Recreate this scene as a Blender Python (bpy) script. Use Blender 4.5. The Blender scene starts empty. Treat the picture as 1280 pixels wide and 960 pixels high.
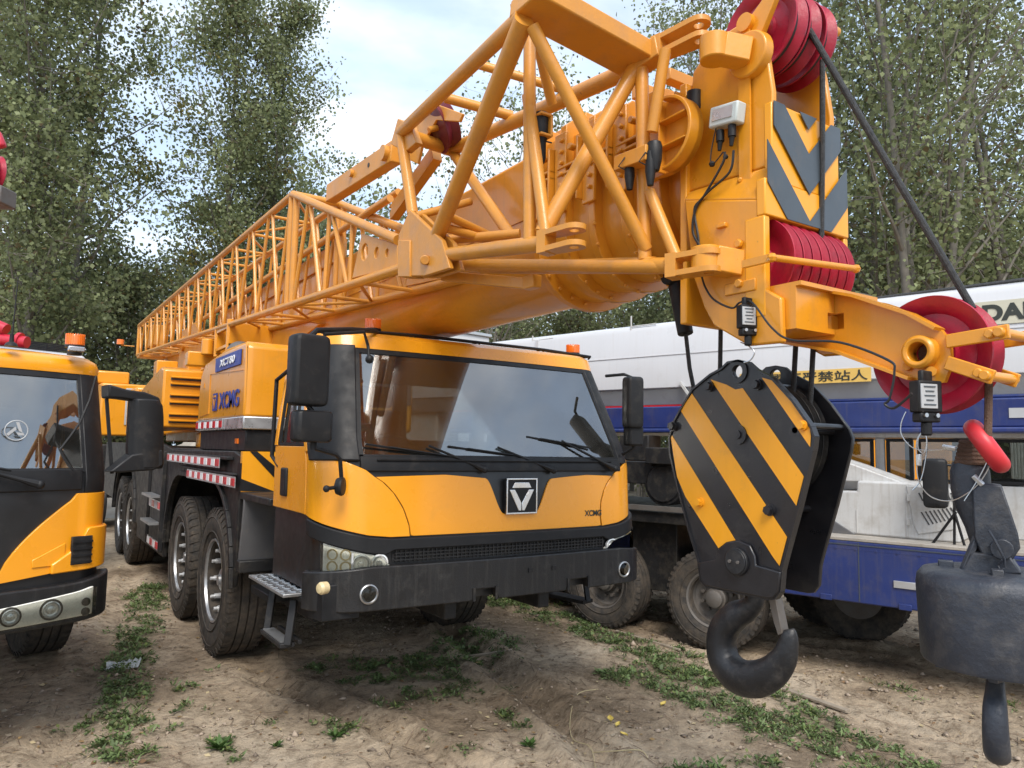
import bpy, bmesh, math, random
import numpy as np
from mathutils import Vector, Matrix
random.seed(7); rng = np.random.default_rng(7)
PI = math.pi
def R_(a): return math.radians(a)
scene = bpy.context.scene
COL = scene.collection
V = Vector
# ---------------------------------------------------------------- survey of the place: sight lines from the standing point
CAM = np.array([-2.9, -4.5, 1.96]); FPX = 927.6
_y = np.array([20-640, -(550-480.), -FPX]); _y /= np.linalg.norm(_y)
_x = np.array([2040-640, -(588-480.), -FPX]); _x /= np.linalg.norm(_x)
_x = _x-_y*_x.dot(_y); _x /= np.linalg.norm(_x)
RW = np.array([_x, _y, np.cross(_x, _y)])
def at(px, py, x=None, y=None, z=None, d=None, fr=None):
    """point where a sight line meets a real plane (x=, y=, z= of the world or of frame fr) or lies d metres away"""
    r = RW @ (np.array([px-640, -(py-480.), -FPX])/FPX); c = CAM
    if d is not None: return V(c+r*d)
    if fr is not None:
        m = np.array(fr.inverted()); r = m[:3, :3] @ r; c = m[:3, :3] @ c + m[:3, 3]
    if x is not None: t = (x-c[0])/r[0]
    elif y is not None: t = (y-c[1])/r[1]
    else: t = (z-c[2])/r[2]
    return V(c+r*t)

# ---------------------------------------------------------------- mesh builder
class MB:
    def __init__(s): s.v = []; s.f = []; s.m = []; s.cur = 0
    def add(s, vs, fs):
        o = len(s.v); s.v += [tuple(v) for v in vs]
        for f in fs: s.f.append(tuple(o+i for i in f)); s.m.append(s.cur)
        return s
    def box(s, x0, x1, y0, y1, z0, z1, M=None):
        vs = [V((x, y, z)) for x in (x0, x1) for y in (y0, y1) for z in (z0, z1)]
        if M is not None: vs = [M @ v for v in vs]
        return s.add(vs, [(0,1,3,2),(4,6,7,5),(0,4,5,1),(2,3,7,6),(0,2,6,4),(1,5,7,3)])
    def cbox(s, c, sx, sy, sz, M=None):
        m = Matrix.Translation(V(c))
        if M is not None: m = m @ M
        return s.box(-sx/2, sx/2, -sy/2, sy/2, -sz/2, sz/2, m)
    def beam(s, p, q, w, h, up=(0,0,1)):
        p = V(p); q = V(q); d = (q-p).normalized(); u = V(up); r = d.cross(u)
        if r.length < 1e-4: r = d.cross(V((1,0,0)))
        r.normalize(); u = r.cross(d)
        vs = [b+r*(i*w/2)+u*(j*h/2) for b in (p, q) for i, j in ((-1,-1),(1,-1),(1,1),(-1,1))]
        return s.add(vs, [(3,2,1,0),(4,5,6,7),(0,1,5,4),(1,2,6,5),(2,3,7,6),(3,0,4,7)])
    def ring(s, c, d, r, n):
        d = V(d).normalized(); a = d.orthogonal().normalized(); b = d.cross(a)
        return [V(c)+a*(r*math.cos(2*PI*i/n))+b*(r*math.sin(2*PI*i/n)) for i in range(n)]
    def tube(s, p, q, r, r2=None, n=14, cap=True):
        p = V(p); q = V(q); r2 = r if r2 is None else r2
        A = s.ring(p, q-p, r, n); B = s.ring(q, q-p, r2, n)
        fs = [(i, (i+1) % n, n+(i+1) % n, n+i) for i in range(n)]
        if cap: fs += [tuple(range(n-1, -1, -1)), tuple(range(n, 2*n))]
        return s.add(A+B, fs)
    def path(s, pts, r, n=10, closed=False):
        pts = [V(p) for p in pts]; N = len(pts); rs = r if isinstance(r, (list, tuple)) else [r]*N
        rings = []; a = None
        for i in range(N):
            if closed: d = pts[(i+1) % N]-pts[i-1]
            else: d = pts[min(i+1, N-1)]-pts[max(i-1, 0)]
            d.normalize()
            a = d.orthogonal() if a is None else a-d*a.dot(d)
            a.normalize(); b = d.cross(a)
            rings.append([pts[i]+a*(rs[i]*math.cos(2*PI*k/n))+b*(rs[i]*math.sin(2*PI*k/n)) for k in range(n)])
        return s.loft(rings, closed=closed)
    def loft(s, rings, closed=False, cap=True, open_ring=False):
        n = len(rings[0]); N = len(rings); fs = []
        for i in range(N if closed else N-1):
            a = i*n; b = ((i+1) % N)*n
            for k in range(n-1 if open_ring else n):
                fs.append((a+k, a+(k+1) % n, b+(k+1) % n, b+k))
        if cap and not closed and not open_ring: fs += [tuple(range(n-1, -1, -1)), tuple((N-1)*n+k for k in range(n))]
        return s.add([v for r in rings for v in r], fs)
    def prism(s, pts, vec):
        n = len(pts); vec = V(vec); A = [V(p) for p in pts]
        fs = [tuple(range(n-1, -1, -1)), tuple(range(n, 2*n))]+[(i, (i+1) % n, n+(i+1) % n, n+i) for i in range(n)]
        return s.add(A+[p+vec for p in A], fs)
    def lathe(s, prof, c, axis, n=32, close=False, cap=True):
        """prof: (radius, height along axis)"""
        c = V(c); d = V(axis).normalized(); a = d.orthogonal().normalized(); b = d.cross(a)
        rings = [[c+d*h+(a*math.cos(2*PI*k/n)+b*math.sin(2*PI*k/n))*max(r, 1e-4) for k in range(n)] for r, h in prof]
        return s.loft(rings, closed=close, cap=cap and not close)
    def sph(s, c, r, n=12, sc=(1,1,1)):
        rings = []
        for i in range(n//2+1):
            t = PI*i/(n//2); rings.append([V(c)+V((max(math.sin(t), 1e-3)*math.cos(2*PI*k/n)*r*sc[0], max(math.sin(t), 1e-3)*math.sin(2*PI*k/n)*r*sc[1], math.cos(t)*r*sc[2])) for k in range(n)])
        return s.loft(rings)
    def grid(s, fn, nu, nv, th=0.0):
        """fn(u,v) -> point; optional thickness goes inward along -normal estimate"""
        P = [[V(fn(i/nu, j/nv)) for j in range(nv+1)] for i in range(nu+1)]
        vs = [P[i][j] for i in range(nu+1) for j in range(nv+1)]; w = nv+1
        fs = [(i*w+j, (i+1)*w+j, (i+1)*w+j+1, i*w+j+1) for i in range(nu) for j in range(nv)]
        if th:
            N = []
            for i in range(nu+1):
                for j in range(nv+1):
                    du = P[min(i+1, nu)][j]-P[max(i-1, 0)][j]; dv = P[i][min(j+1, nv)]-P[i][max(j-1, 0)]
                    N.append(du.cross(dv).normalized())
            o = len(vs); vs = vs+[v-n*th for v, n in zip(vs, N)]
            fs += [tuple(o+k for k in reversed(f)) for f in fs]
            bd = [i*w for i in range(nu+1)]+[nu*w+j for j in range(1, nv+1)]+[i*w+nv for i in range(nu-1, -1, -1)]+[j for j in range(nv-1, 0, -1)]
            for a, b in zip(bd, bd[1:]+bd[:1]): fs.append((b, a, o+a, o+b))
        return s.add(vs, fs)
    def xf(s, M, i0=0):
        for i in range(i0, len(s.v)): s.v[i] = tuple(M @ V(s.v[i]))
        return s
    def build(s, name, mat, parent=None, bevel=0.0, smooth=35, seg=2, label=None):
        me = bpy.data.meshes.new(name); me.from_pydata(s.v, [], s.f); me.validate()
        mats = mat if isinstance(mat, (list, tuple)) else [mat]
        for m in mats: me.materials.append(m)
        if len(mats) > 1 and len(me.polygons) == len(s.m): me.polygons.foreach_set('material_index', s.m)
        bm = bmesh.new(); bm.from_mesh(me); bmesh.ops.recalc_face_normals(bm, faces=bm.faces); bm.to_mesh(me); bm.free()
        if smooth:
            me.polygons.foreach_set('use_smooth', [True]*len(me.polygons)); me.set_sharp_from_angle(angle=R_(smooth))
        o = bpy.data.objects.new(name, me); COL.objects.link(o)
        if parent is not None:
            o.parent = parent
            if parent.get('_abs', 0) or parent.get('_w', 0): o.matrix_parent_inverse = WM(parent).inverted()
        if bevel:
            b = o.modifiers.new('bevel', 'BEVEL'); b.width = bevel; b.segments = seg; b.limit_method = 'ANGLE'; b.angle_limit = R_(40); b.use_clamp_overlap = True
        if label: o['label'] = label
        return o
def WM(o):
    """world matrix without needing a depsgraph update"""
    m = o.matrix_basis.copy()
    if o.parent: m = WM(o.parent) @ o.matrix_parent_inverse @ m
    return m
def thing(name, label, cat, loc=(0,0,0), rz=0.0, group=None, world=True):
    """an Empty at the base of a thing; world=True: its parts are given in world coordinates, else in its own"""
    o = bpy.data.objects.new(name, None); COL.objects.link(o); o.empty_display_size = .3
    o.location = loc; o.rotation_euler = (0,0,rz); o['label'] = label; o['category'] = cat
    if group: o['group'] = group
    THINGS[o.name] = world
    return o
THINGS = {}
_b = MB.build
def _build(s, name, mat, parent=None, **k):
    o = _b(s, name, mat, None, **k)
    if parent is not None:
        o.parent = parent; root = parent
        while root.parent: root = root.parent
        if root.type != 'EMPTY' or THINGS.get(root.name, True): o.matrix_parent_inverse = WM(parent).inverted()
    return o
MB.build = _build
def tag(o, label=None, cat=None, group=None, kind=None):
    if label: o['label'] = label
    if cat: o['category'] = cat
    if group: o['group'] = group
    if kind: o['kind'] = kind
    return o
def kids(o): return [c for c in bpy.data.objects if c.parent == o]
def copy_tree(o, parent=None):
    c = o.copy(); COL.objects.link(c)
    if parent is not None: c.parent = parent
    if o.name in THINGS: THINGS[c.name] = THINGS[o.name]
    for ch in kids(o): copy_tree(ch, c)
    return c
def text_part(txt, name, mat, parent, origin, right, up, h, width=None, depth=.004, bold=0.0, shear=0.0):
    """lettering as a thin mesh; origin = lower left corner, right/up = directions, h = cap height"""
    cu = bpy.data.curves.new('t', 'FONT'); cu.body = txt; cu.size = 1; cu.extrude = .02; cu.offset = bold; cu.shear = shear
    to = bpy.data.objects.new('t', cu); COL.objects.link(to)
    dg = bpy.context.evaluated_depsgraph_get(); me = bpy.data.meshes.new_from_object(to.evaluated_get(dg))
    bpy.data.objects.remove(to); me.name = name
    n = len(me.vertices); co = np.zeros(n*3); me.vertices.foreach_get('co', co); co = co.reshape(-1, 3)
    mn = co.min(0); mx = co.max(0); co -= mn; sz = mx-mn
    sy = h/sz[1]; sx = (width/sz[0]) if width else sy
    r = V(right).normalized(); u = V(up).normalized(); nn = r.cross(u)
    M = np.array([list(r), list(u), list(nn)])
    co2 = np.stack([co[:, 0]*sx, co[:, 1]*sy, co[:, 2]/sz[2]*depth], 1) @ M + np.array(list(V(origin)))
    me.vertices.foreach_set('co', co2.ravel()); me.update(); me.materials.clear(); me.materials.append(mat)
    o = bpy.data.objects.new(name, me); COL.objects.link(o)
    if parent is not None:
        o.parent = parent; root = parent
        while root.parent: root = root.parent
        if root.type != 'EMPTY' or THINGS.get(root.name, True): o.matrix_parent_inverse = WM(parent).inverted()
    return o

def cut(o, mb):
    """bore real holes: subtract the shape in mb (same coordinates as o's mesh) from o"""
    me = bpy.data.meshes.new('c'); me.from_pydata(mb.v, [], mb.f); bm = bmesh.new(); bm.from_mesh(me); bmesh.ops.recalc_face_normals(bm, faces=bm.faces); bm.to_mesh(me); bm.free()
    c = bpy.data.objects.new('c', me); COL.objects.link(c); t = bpy.data.objects.new('t', o.data); COL.objects.link(t)
    b = t.modifiers.new('b', 'BOOLEAN'); b.object = c; b.operation = 'DIFFERENCE'; b.solver = 'EXACT'; b.use_self = True
    dg = bpy.context.evaluated_depsgraph_get(); dg.update(); new = bpy.data.meshes.new_from_object(t.evaluated_get(dg)); new.name = o.data.name
    if len(new.polygons) > 5: new.set_sharp_from_angle(angle=R_(35)); o.data = new
    bpy.data.objects.remove(t); bpy.data.objects.remove(c); return o

# ---------------------------------------------------------------- materials
def newmat(name):
    m = bpy.data.materials.new(name); m.use_nodes = True; nt = m.node_tree
    return m, nt, nt.nodes['Principled BSDF']
def N(nt, t, **k):
    n = nt.nodes.new(t)
    for a, b in k.items():
        if a in n.inputs.keys(): n.inputs[a].default_value = b
        else: setattr(n, a, b)
    return n
def rgb(c): return (c[0], c[1], c[2], 1)
def ramp(nt, fac, stops):
    n = nt.nodes.new('ShaderNodeValToRGB'); e = n.color_ramp.elements
    while len(e) < len(stops): e.new(.5)
    for i, (p, c) in enumerate(stops): e[i].position = p; e[i].color = rgb(c) if len(c) == 3 else c
    nt.links.new(fac, n.inputs[0]); return n
def mat(name, col, rough=.5, metal=0.0, coat=0.0, dirt=.0, dirtcol=(.16,.12,.085), scale=3.0, bump=0.0, bscale=60, var=.12, spec=.5, streak=0.0, chip=0.0, chipcol=(.05,.04,.035), emis=0):
    m, nt, b = newmat(name); L = nt.links.new
    tc = N(nt, 'ShaderNodeNewGeometry'); pos = tc.outputs['Position']
    n1 = N(nt, 'ShaderNodeTexNoise', Scale=scale, Detail=6, Roughness=.6); L(pos, n1.inputs['Vector'])
    d = tuple(c*(1-var) for c in col); l = tuple(min(1, c*(1+var*.7)) for c in col)
    r1 = ramp(nt, n1.outputs[0], [(.3, d), (.7, l)]); out = r1.outputs[0]
    if dirt > 0:
        n2 = N(nt, 'ShaderNodeTexNoise', Scale=scale*2.3, Detail=9, Roughness=.72); L(pos, n2.inputs['Vector'])
        r2 = ramp(nt, n2.outputs[0], [(.62-dirt*.35, (0,0,0)), (.80-dirt*.2, (1,1,1))])
        mu = N(nt, 'ShaderNodeMath', operation='MULTIPLY'); L(r2.outputs[0], mu.inputs[0]); mu.inputs[1].default_value = min(.85, .25+dirt*.7)
        mx = N(nt, 'ShaderNodeMixRGB'); L(mu.outputs[0], mx.inputs[0]); L(out, mx.inputs[1]); mx.inputs[2].default_value = rgb(dirtcol); out = mx.outputs[0]
    if streak > 0:
        mp = N(nt, 'ShaderNodeMapping'); mp.inputs['Scale'].default_value = (14, 14, .9); L(pos, mp.inputs[0])
        n3 = N(nt, 'ShaderNodeTexNoise', Scale=2.2, Detail=5, Roughness=.6); L(mp.outputs[0], n3.inputs['Vector'])
        r3 = ramp(nt, n3.outputs[0], [(.52, (0,0,0)), (.72, (streak,)*3)])
        mx = N(nt, 'ShaderNodeMixRGB'); L(r3.outputs[0], mx.inputs[0]); L(out, mx.inputs[1]); mx.inputs[2].default_value = rgb(dirtcol); out = mx.outputs[0]
    if chip > 0:
        n4 = N(nt, 'ShaderNodeTexNoise', Scale=22, Detail=8, Roughness=.8); L(pos, n4.inputs['Vector'])
        r4 = ramp(nt, n4.outputs[0], [(.70-chip*.12, (0,0,0)), (.72-chip*.12, (1,1,1))])
        mx = N(nt, 'ShaderNodeMixRGB'); L(r4.outputs[0], mx.inputs[0]); L(out, mx.inputs[1]); mx.inputs[2].default_value = rgb(chipcol); out = mx.outputs[0]
    L(out, b.inputs['Base Color'])
    nr = N(nt, 'ShaderNodeTexNoise', Scale=scale*4, Detail=5); L(pos, nr.inputs['Vector'])
    rr = ramp(nt, nr.outputs[0], [(.3, (max(0, rough-.08),)*3), (.75, (min(1, rough+.14),)*3)]); L(rr.outputs[0], b.inputs['Roughness'])
    b.inputs['Metallic'].default_value = metal; b.inputs['Coat Weight'].default_value = coat; b.inputs['Coat Roughness'].default_value = .12
    b.inputs['Specular IOR Level'].default_value = spec
    if bump:
        nb = N(nt, 'ShaderNodeTexNoise', Scale=bscale, Detail=6, Roughness=.65); L(pos, nb.inputs['Vector'])
        bp = N(nt, 'ShaderNodeBump', Strength=bump, Distance=.01); L(nb.outputs[0], bp.inputs['Height']); L(bp.outputs[0], b.inputs['Normal'])
    if emis: b.inputs['Emission Color'].default_value = rgb(col); b.inputs['Emission Strength'].default_value = emis
    return m
def glass(name, tint=(.5,.55,.55), dens=.35, rough=.01, refl=1.0, bias=.05):
    """thin tinted pane: dark see-through body with mirror-like reflection at its face"""
    m, nt, b = newmat(name); nt.nodes.remove(b); L = nt.links.new
    t = N(nt, 'ShaderNodeBsdfTransparent'); t.inputs[0].default_value = rgb(tint)
    g = N(nt, 'ShaderNodeBsdfGlossy', Roughness=rough); g.inputs[0].default_value = (refl,)*3+(1,)
    fr = N(nt, 'ShaderNodeFresnel', IOR=1.52)
    ad = N(nt, 'ShaderNodeMath', operation='MULTIPLY_ADD'); L(fr.outputs[0], ad.inputs[0]); ad.inputs[1].default_value = 1.7; ad.inputs[2].default_value = bias; ad.use_clamp = True
    mx = N(nt, 'ShaderNodeMixShader'); L(ad.outputs[0], mx.inputs[0]); L(t.outputs[0], mx.inputs[1]); L(g.outputs[0], mx.inputs[2])
    if dens:
        df = N(nt, 'ShaderNodeBsdfDiffuse'); df.inputs[0].default_value = (.10,.095,.085,1)
        tc = N(nt, 'ShaderNodeNewGeometry'); nz = N(nt, 'ShaderNodeTexNoise', Scale=2.5, Detail=6); L(tc.outputs['Position'], nz.inputs['Vector'])
        rp = ramp(nt, nz.outputs[0], [(.35, (dens*.25,)*3), (.75, (dens,)*3)])
        m2 = N(nt, 'ShaderNodeMixShader'); L(rp.outputs[0], m2.inputs[0]); L(mx.outputs[0], m2.inputs[1]); L(df.outputs[0], m2.inputs[2]); mx = m2
    L(mx.outputs[0], nt.nodes['Material Output'].inputs[0]); return m
YEL = (.84,.335,.010); YELB = (.66,.29,.035)
M_ = {}
M_['yellow'] = mat('yellow_paint', YEL, .28, coat=.5, var=.05, scale=1.2, dirt=.05, dirtcol=(.30,.17,.05))
M_['yellow_box'] = mat('yellow_paint_hood', (.74,.295,.014), .32, coat=.4, var=.07, scale=1.2, dirt=.15, dirtcol=(.34,.19,.06), streak=.12)
M_['boom'] = mat('orange_boom_paint', (.66,.265,.016), .36, coat=.3, var=.10, scale=1.0, dirt=.25, dirtcol=(.36,.17,.05), streak=.22, bump=.08, bscale=25, chip=.12, chipcol=(.20,.10,.04))
M_['jib'] = mat('orange_jib_paint', (.64,.272,.030), .42, coat=.2, var=.12, scale=2.2, dirt=.36, dirtcol=(.36,.19,.08), bump=.16, bscale=45, chip=.30, chipcol=(.22,.11,.05), streak=.15)
M_['head'] = mat('orange_head_paint', (.70,.282,.012), .34, coat=.3, var=.09, scale=2.0, dirt=.26, dirtcol=(.38,.18,.05), streak=.18, bump=.12, bscale=30, chip=.30, chipcol=(.20,.10,.04))
M_['black'] = mat('black_plastic', (.011,.0115,.013), .50, spec=.32, var=.2, scale=3, dirt=.22, dirtcol=(.07,.06,.05), bump=.1, bscale=300)
M_['black_gloss'] = mat('black_paint', (.011,.0115,.013), .36, coat=.15, var=.2, dirt=.2, dirtcol=(.06,.055,.05))
M_['bumper'] = mat('scuffed_bumper', (.010,.010,.011), .42, var=.2, scale=4, dirt=.22, dirtcol=(.07,.066,.06), streak=.30, bump=.2, bscale=90)
M_['chassis'] = mat('black_chassis', (.015,.015,.016), .5, spec=.35, var=.25, scale=3, dirt=.4, dirtcol=(.10,.085,.065), bump=.2, bscale=60)
M_['grey'] = mat('grey_mudguard', (.10,.10,.105), .45, dirt=.35, dirtcol=(.17,.15,.12))
M_['rubber'] = mat('tyre_rubber', (.035,.034,.033), .8, var=.25, scale=5, dirt=.75, dirtcol=(.115,.092,.070), bump=.5, bscale=90, spec=.25)
M_['steel'] = mat('bright_steel', (.62,.63,.64), .28, metal=1, var=.12, dirt=.15)
M_['rim'] = mat('silver_rim', (.50,.51,.52), .36, metal=.85, var=.15, dirt=.35, dirtcol=(.16,.13,.10))
M_['rim_dirty'] = mat('dusty_rim', (.16,.15,.14), .6, metal=.4, dirt=.6, dirtcol=(.13,.10,.075))
M_['red'] = mat('red_nylon_sheave', (.38,.009,.034), .38, coat=.05, var=.22, scale=5, dirt=.34, dirtcol=(.12,.02,.03), bump=.15, chip=.2, chipcol=(.08,.04,.04))
M_['grease'] = mat('greased_groove', (.022,.018,.018), .35, var=.3)
M_['red_old'] = mat('worn_red_paint', (.60,.03,.04), .4, var=.1, dirt=.25, dirtcol=(.25,.10,.09), chip=.25)
M_['dark_red'] = mat('dark_red_sheave', (.14,.012,.022), .4, var=.2, dirt=.3, dirtcol=(.06,.03,.03))
M_['hook'] = mat('hook_steel_black', (.022,.023,.026), .42, metal=.25, var=.3, scale=5, dirt=.35, dirtcol=(.12,.11,.10), bump=.3, bscale=40, chip=.05, chipcol=(.25,.24,.23))
M_['hookb'] = mat('ball_paint', (.036,.042,.056), .4, metal=.1, var=.3, scale=4, dirt=.4, dirtcol=(.13,.12,.11), bump=.45, bscale=28, chip=.12, chipcol=(.32,.30,.28))
M_['block'] = mat('hook_block_black', (.013,.013,.016), .35, coat=.2, var=.2, scale=3, dirt=.2, dirtcol=(.06,.055,.05), bump=.1, bscale=60)
M_['wire'] = mat('wire_rope', (.055,.055,.055), .45, metal=.5, var=.4, scale=60, bump=.8, bscale=220)
M_['rust'] = mat('rusty_rope', (.13,.075,.05), .8, var=.4, scale=12, bump=1, bscale=120)
M_['cable'] = mat('black_cable', (.015,.015,.016), .45)
M_['greybox'] = mat('sensor_grey', (.50,.55,.54), .4, var=.06, dirt=.12)
M_['silver'] = mat('silver_band', (.60,.61,.62), .3, metal=.7, var=.08, dirt=.2)
M_['label'] = mat('label_plate', (.42,.43,.44), .4, var=.1)
M_['white'] = mat('white_paint', (.60,.61,.63), .35, coat=.2, var=.05, dirt=.12, dirtcol=(.40,.37,.33), streak=.12, scale=1)
M_['white_old'] = mat('old_white_paint', (.54,.54,.53), .45, var=.10, dirt=.42, dirtcol=(.28,.24,.19), streak=.38, scale=1.5, chip=.22, chipcol=(.16,.10,.07))
M_['boom_grey'] = mat('grey_boom_belly', (.33,.34,.35), .5, var=.08, dirt=.2)
M_['blue'] = mat('blue_paint', (.014,.030,.145), .36, coat=.2, var=.16, scale=2, dirt=.36, dirtcol=(.085,.08,.10), streak=.30, bump=.12, bscale=8, chip=.18, chipcol=(.12,.10,.09))
M_['blue_sign'] = mat('blue_sign', (.015,.045,.26), .4, var=.05)
M_['white_sign'] = mat('white_lettering', (.8,.8,.8), .5, var=.02)
M_['red_reflect'] = mat('red_reflector', (.55,.02,.03), .3, var=.1)
M_['amber'] = mat('amber_lens', (.85,.19,.02), .18, coat=.6, var=.1, emis=0)
M_['red_dark'] = mat('red_seat', (.22,.02,.02), .7)
M_['interior'] = mat('cab_interior', (.07,.07,.072), .7)
M_['beige'] = mat('cab_interior_trim', (.20,.19,.17), .7)
M_['checker'] = mat('tread_plate', (.38,.385,.39), .38, metal=.7, var=.15, dirt=.3)
M_['deckplate'] = mat('dusty_deck', (.34,.31,.27), .75, var=.2, dirt=.4, dirtcol=(.20,.16,.11), scale=6, bump=.3)
M_['stripe_y'] = mat('stripe_yellow', (.85,.36,.014), .38, coat=.25, var=.05, dirt=.16, dirtcol=(.36,.19,.05), chip=.28, chipcol=(.06,.05,.04), streak=.08)
M_['slate'] = mat('slate_chevron', (.055,.07,.085), .4, coat=.2, var=.1, dirt=.2)
M_['sign_yellow'] = mat('warning_strip_yellow', (.72,.47,.12), .5, var=.06, dirt=.2)
M_['cream'] = mat('cream_decal', (.55,.53,.42), .5, var=.08, dirt=.2)
M_['decal_dark'] = mat('decal_dark', (.03,.035,.03), .5)
M_['glass'] = glass('windscreen_glass', (.50,.54,.53), .24, bias=.17)
M_['glass_side'] = glass('side_window_glass', (.45,.48,.46), .12)
M_['glass_dark'] = glass('dark_window', (.13,.14,.14), .25)
M_['lens'] = glass('lamp_lens', (.94,.95,.92), .0, refl=.22)
M_['chrome'] = mat('chrome', (.78,.79,.80), .24, metal=1, var=.03)
M_['reflector'] = mat('lamp_reflector', (.82,.81,.74), .30, metal=.05, var=.10, scale=14)
M_['bowl'] = mat('lamp_bowl', (.80,.80,.78), .18, metal=.35, var=.06)
M_['nut'] = mat('bright_nuts', (.66,.67,.68), .3, metal=.45, var=.1)
M_['lampdark'] = mat('lamp_surround', (.09,.09,.085), .25, metal=.5)
M_['lamp_cream'] = mat('yellowed_lamp', (.62,.50,.28), .35, var=.1)
M_['red_crane'] = mat('red_pink_paint', (.50,.02,.045), .4, coat=.2, dirt=.2)
# ================================================================ SKY AND LIGHT
SUN_EL, SUN_AZ = R_(48), R_(205)       # high, hazy, from behind the camera's right shoulder
w = bpy.data.worlds.new('World'); scene.world = w; w.use_nodes = True; nt = w.node_tree
bg = nt.nodes['Background']; bg.inputs[1].default_value = .118
sk = nt.nodes.new('ShaderNodeTexSky'); sk.sky_type = 'NISHITA'; sk.sun_disc = False; sk.sun_elevation = SUN_EL; sk.sun_rotation = SUN_AZ
sk.air_density = 1.3; sk.dust_density = 2.5; sk.ozone_density = 1.6; sk.altitude = 50
tc = nt.nodes.new('ShaderNodeTexCoord')
mp = nt.nodes.new('ShaderNodeMapping'); mp.inputs['Scale'].default_value = (1.0, 1.0, 2.6); nt.links.new(tc.outputs['Generated'], mp.inputs[0])
cn = nt.nodes.new('ShaderNodeTexNoise'); cn.inputs['Scale'].default_value = 2.1; cn.inputs['Detail'].default_value = 7; cn.inputs['Roughness'].default_value = .52; cn.inputs['Distortion'].default_value = .35
nt.links.new(mp.outputs[0], cn.inputs['Vector'])
cr = ramp(nt, cn.outputs[0], [(.30, (.48,.48,.48)), (.50, (.80,.80,.80)), (.66, (1,1,1))])
cn2 = nt.nodes.new('ShaderNodeTexNoise'); cn2.inputs['Scale'].default_value = 3.3; cn2.inputs['Detail'].default_value = 6; nt.links.new(mp.outputs[0], cn2.inputs['Vector'])
cc = ramp(nt, cn2.outputs[0], [(.30, (2.9,3.7,4.8)), (.47, (3.6,4.4,5.5)), (.60, (4.9,5.4,6.0)), (.74, (6.3,6.5,6.7))])
mx = nt.nodes.new('ShaderNodeMixRGB'); nt.links.new(cr.outputs[0], mx.inputs[0]); nt.links.new(sk.outputs[0], mx.inputs[1]); nt.links.new(cc.outputs[0], mx.inputs[2])
nt.links.new(mx.outputs[0], bg.inputs[0])
sl = bpy.data.lights.new('sun', 'SUN'); sl.energy = 1.7; sl.angle = R_(28); sl.color = (1, .94, .86)
so = bpy.data.objects.new('sun', sl); COL.objects.link(so)
# sky texture rotation is measured clockwise from +Y
sd = V((math.sin(SUN_AZ)*math.cos(SUN_EL), math.cos(SUN_AZ)*math.cos(SUN_EL), math.sin(SUN_EL)))
so.rotation_euler = sd.to_track_quat('Z', 'Y').to_euler(); so.location = (0, 0, 40)

# ================================================================ NOISE FOR TERRAIN
def vnoise(x, y, seed):
    r = np.random.default_rng(seed); T = r.random((256, 256))
    xi = np.floor(x).astype(int); yi = np.floor(y).astype(int); fx = x-xi; fy = y-yi
    fx = fx*fx*(3-2*fx); fy = fy*fy*(3-2*fy)
    g = lambda a, b: T[a % 256, b % 256]
    return (g(xi, yi)*(1-fx)+g(xi+1, yi)*fx)*(1-fy)+(g(xi, yi+1)*(1-fx)+g(xi+1, yi+1)*fx)*fy
def fbm(x, y, f, o, seed, gain=.5):
    s = 0; a = 1; t = 0
    for i in range(o): s = s+a*vnoise(x*f, y*f, seed+i); t += a; a *= gain; f *= 2.03
    return s/t-.5
def seg_dist(x, y, pts):
    best = np.full(np.shape(x), 1e9); side = np.zeros(np.shape(x)); al = np.zeros(np.shape(x)); acc = 0
    for (ax, ay), (bx, by) in zip(pts, pts[1:]):
        dx, dy = bx-ax, by-ay; L2 = dx*dx+dy*dy; t = np.clip(((x-ax)*dx+(y-ay)*dy)/L2, 0, 1)
        qx = ax+t*dx-x; qy = ay+t*dy-y; d = np.hypot(qx, qy); s = np.sign(dx*(y-ay)-dy*(x-ax))
        m = d < best; best = np.where(m, d, best); side = np.where(m, s, side); al = np.where(m, acc+t*math.sqrt(L2), al); acc += math.sqrt(L2)
    return best, side, al
def gpts(l): return [tuple(at(a, b, z=0)[:2]) for a, b in l]
RUTS = [(gpts([(250,700),(330,850),(470,905),(640,985),(760,1060)]), .17, .055), (gpts([(560,790),(640,850),(720,910),(790,990)]), .19, .085),
        (gpts([(1290,850),(1120,815),(980,800),(800,775),(640,765)]), .16, .06), (gpts([(1280,960),(1130,880),(1000,835),(860,800),(760,770)]), .15, .03),
        (gpts([(60,1000),(90,900),(150,780),(170,705)]), .18, .04), (gpts([(400,960),(480,980)]), .14, .03)]
def hgt(x, y):
    x = np.asarray(x, float); y = np.asarray(y, float)
    near = np.exp(-((x-0)**2+(y-3)**2)/60.0**2)
    h = fbm(x, y, .35, 3, 11)*.10+fbm(x, y, 1.3, 3, 21)*.06+np.maximum(fbm(x, y, 5.0, 3, 31), -.1)*.030+np.maximum(fbm(x, y, 13, 2, 41), -.05)*.034+fbm(x, y, 27, 2, 43)*.014
    for pts, w_, dp in RUTS:
        d, s, al = seg_dist(x, y, pts); d = d+fbm(x, y, 2.2, 2, 51)*.10
        q = np.clip(1-d/w_, 0, 1); q = q*q*(3-2*q)
        tread = (np.abs(((al+s*d*.7)/.085) % 1-.5)*2)
        h = h-q*dp+np.exp(-((d-w_*1.25)/.07)**2)*dp*.6+q*(tread-.5)*.036
    for (wx, wy) in ((-1.15,3),(-1.15,4.7),(-1.15,9.2),(-1.15,10.5)): h = h*(1-.8*np.exp(-((x-wx)**2+(y-wy)**2)/.5))
    h = h+np.clip((np.hypot(x, y-3)-22)/40, 0, 1)*.4
    return h
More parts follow.
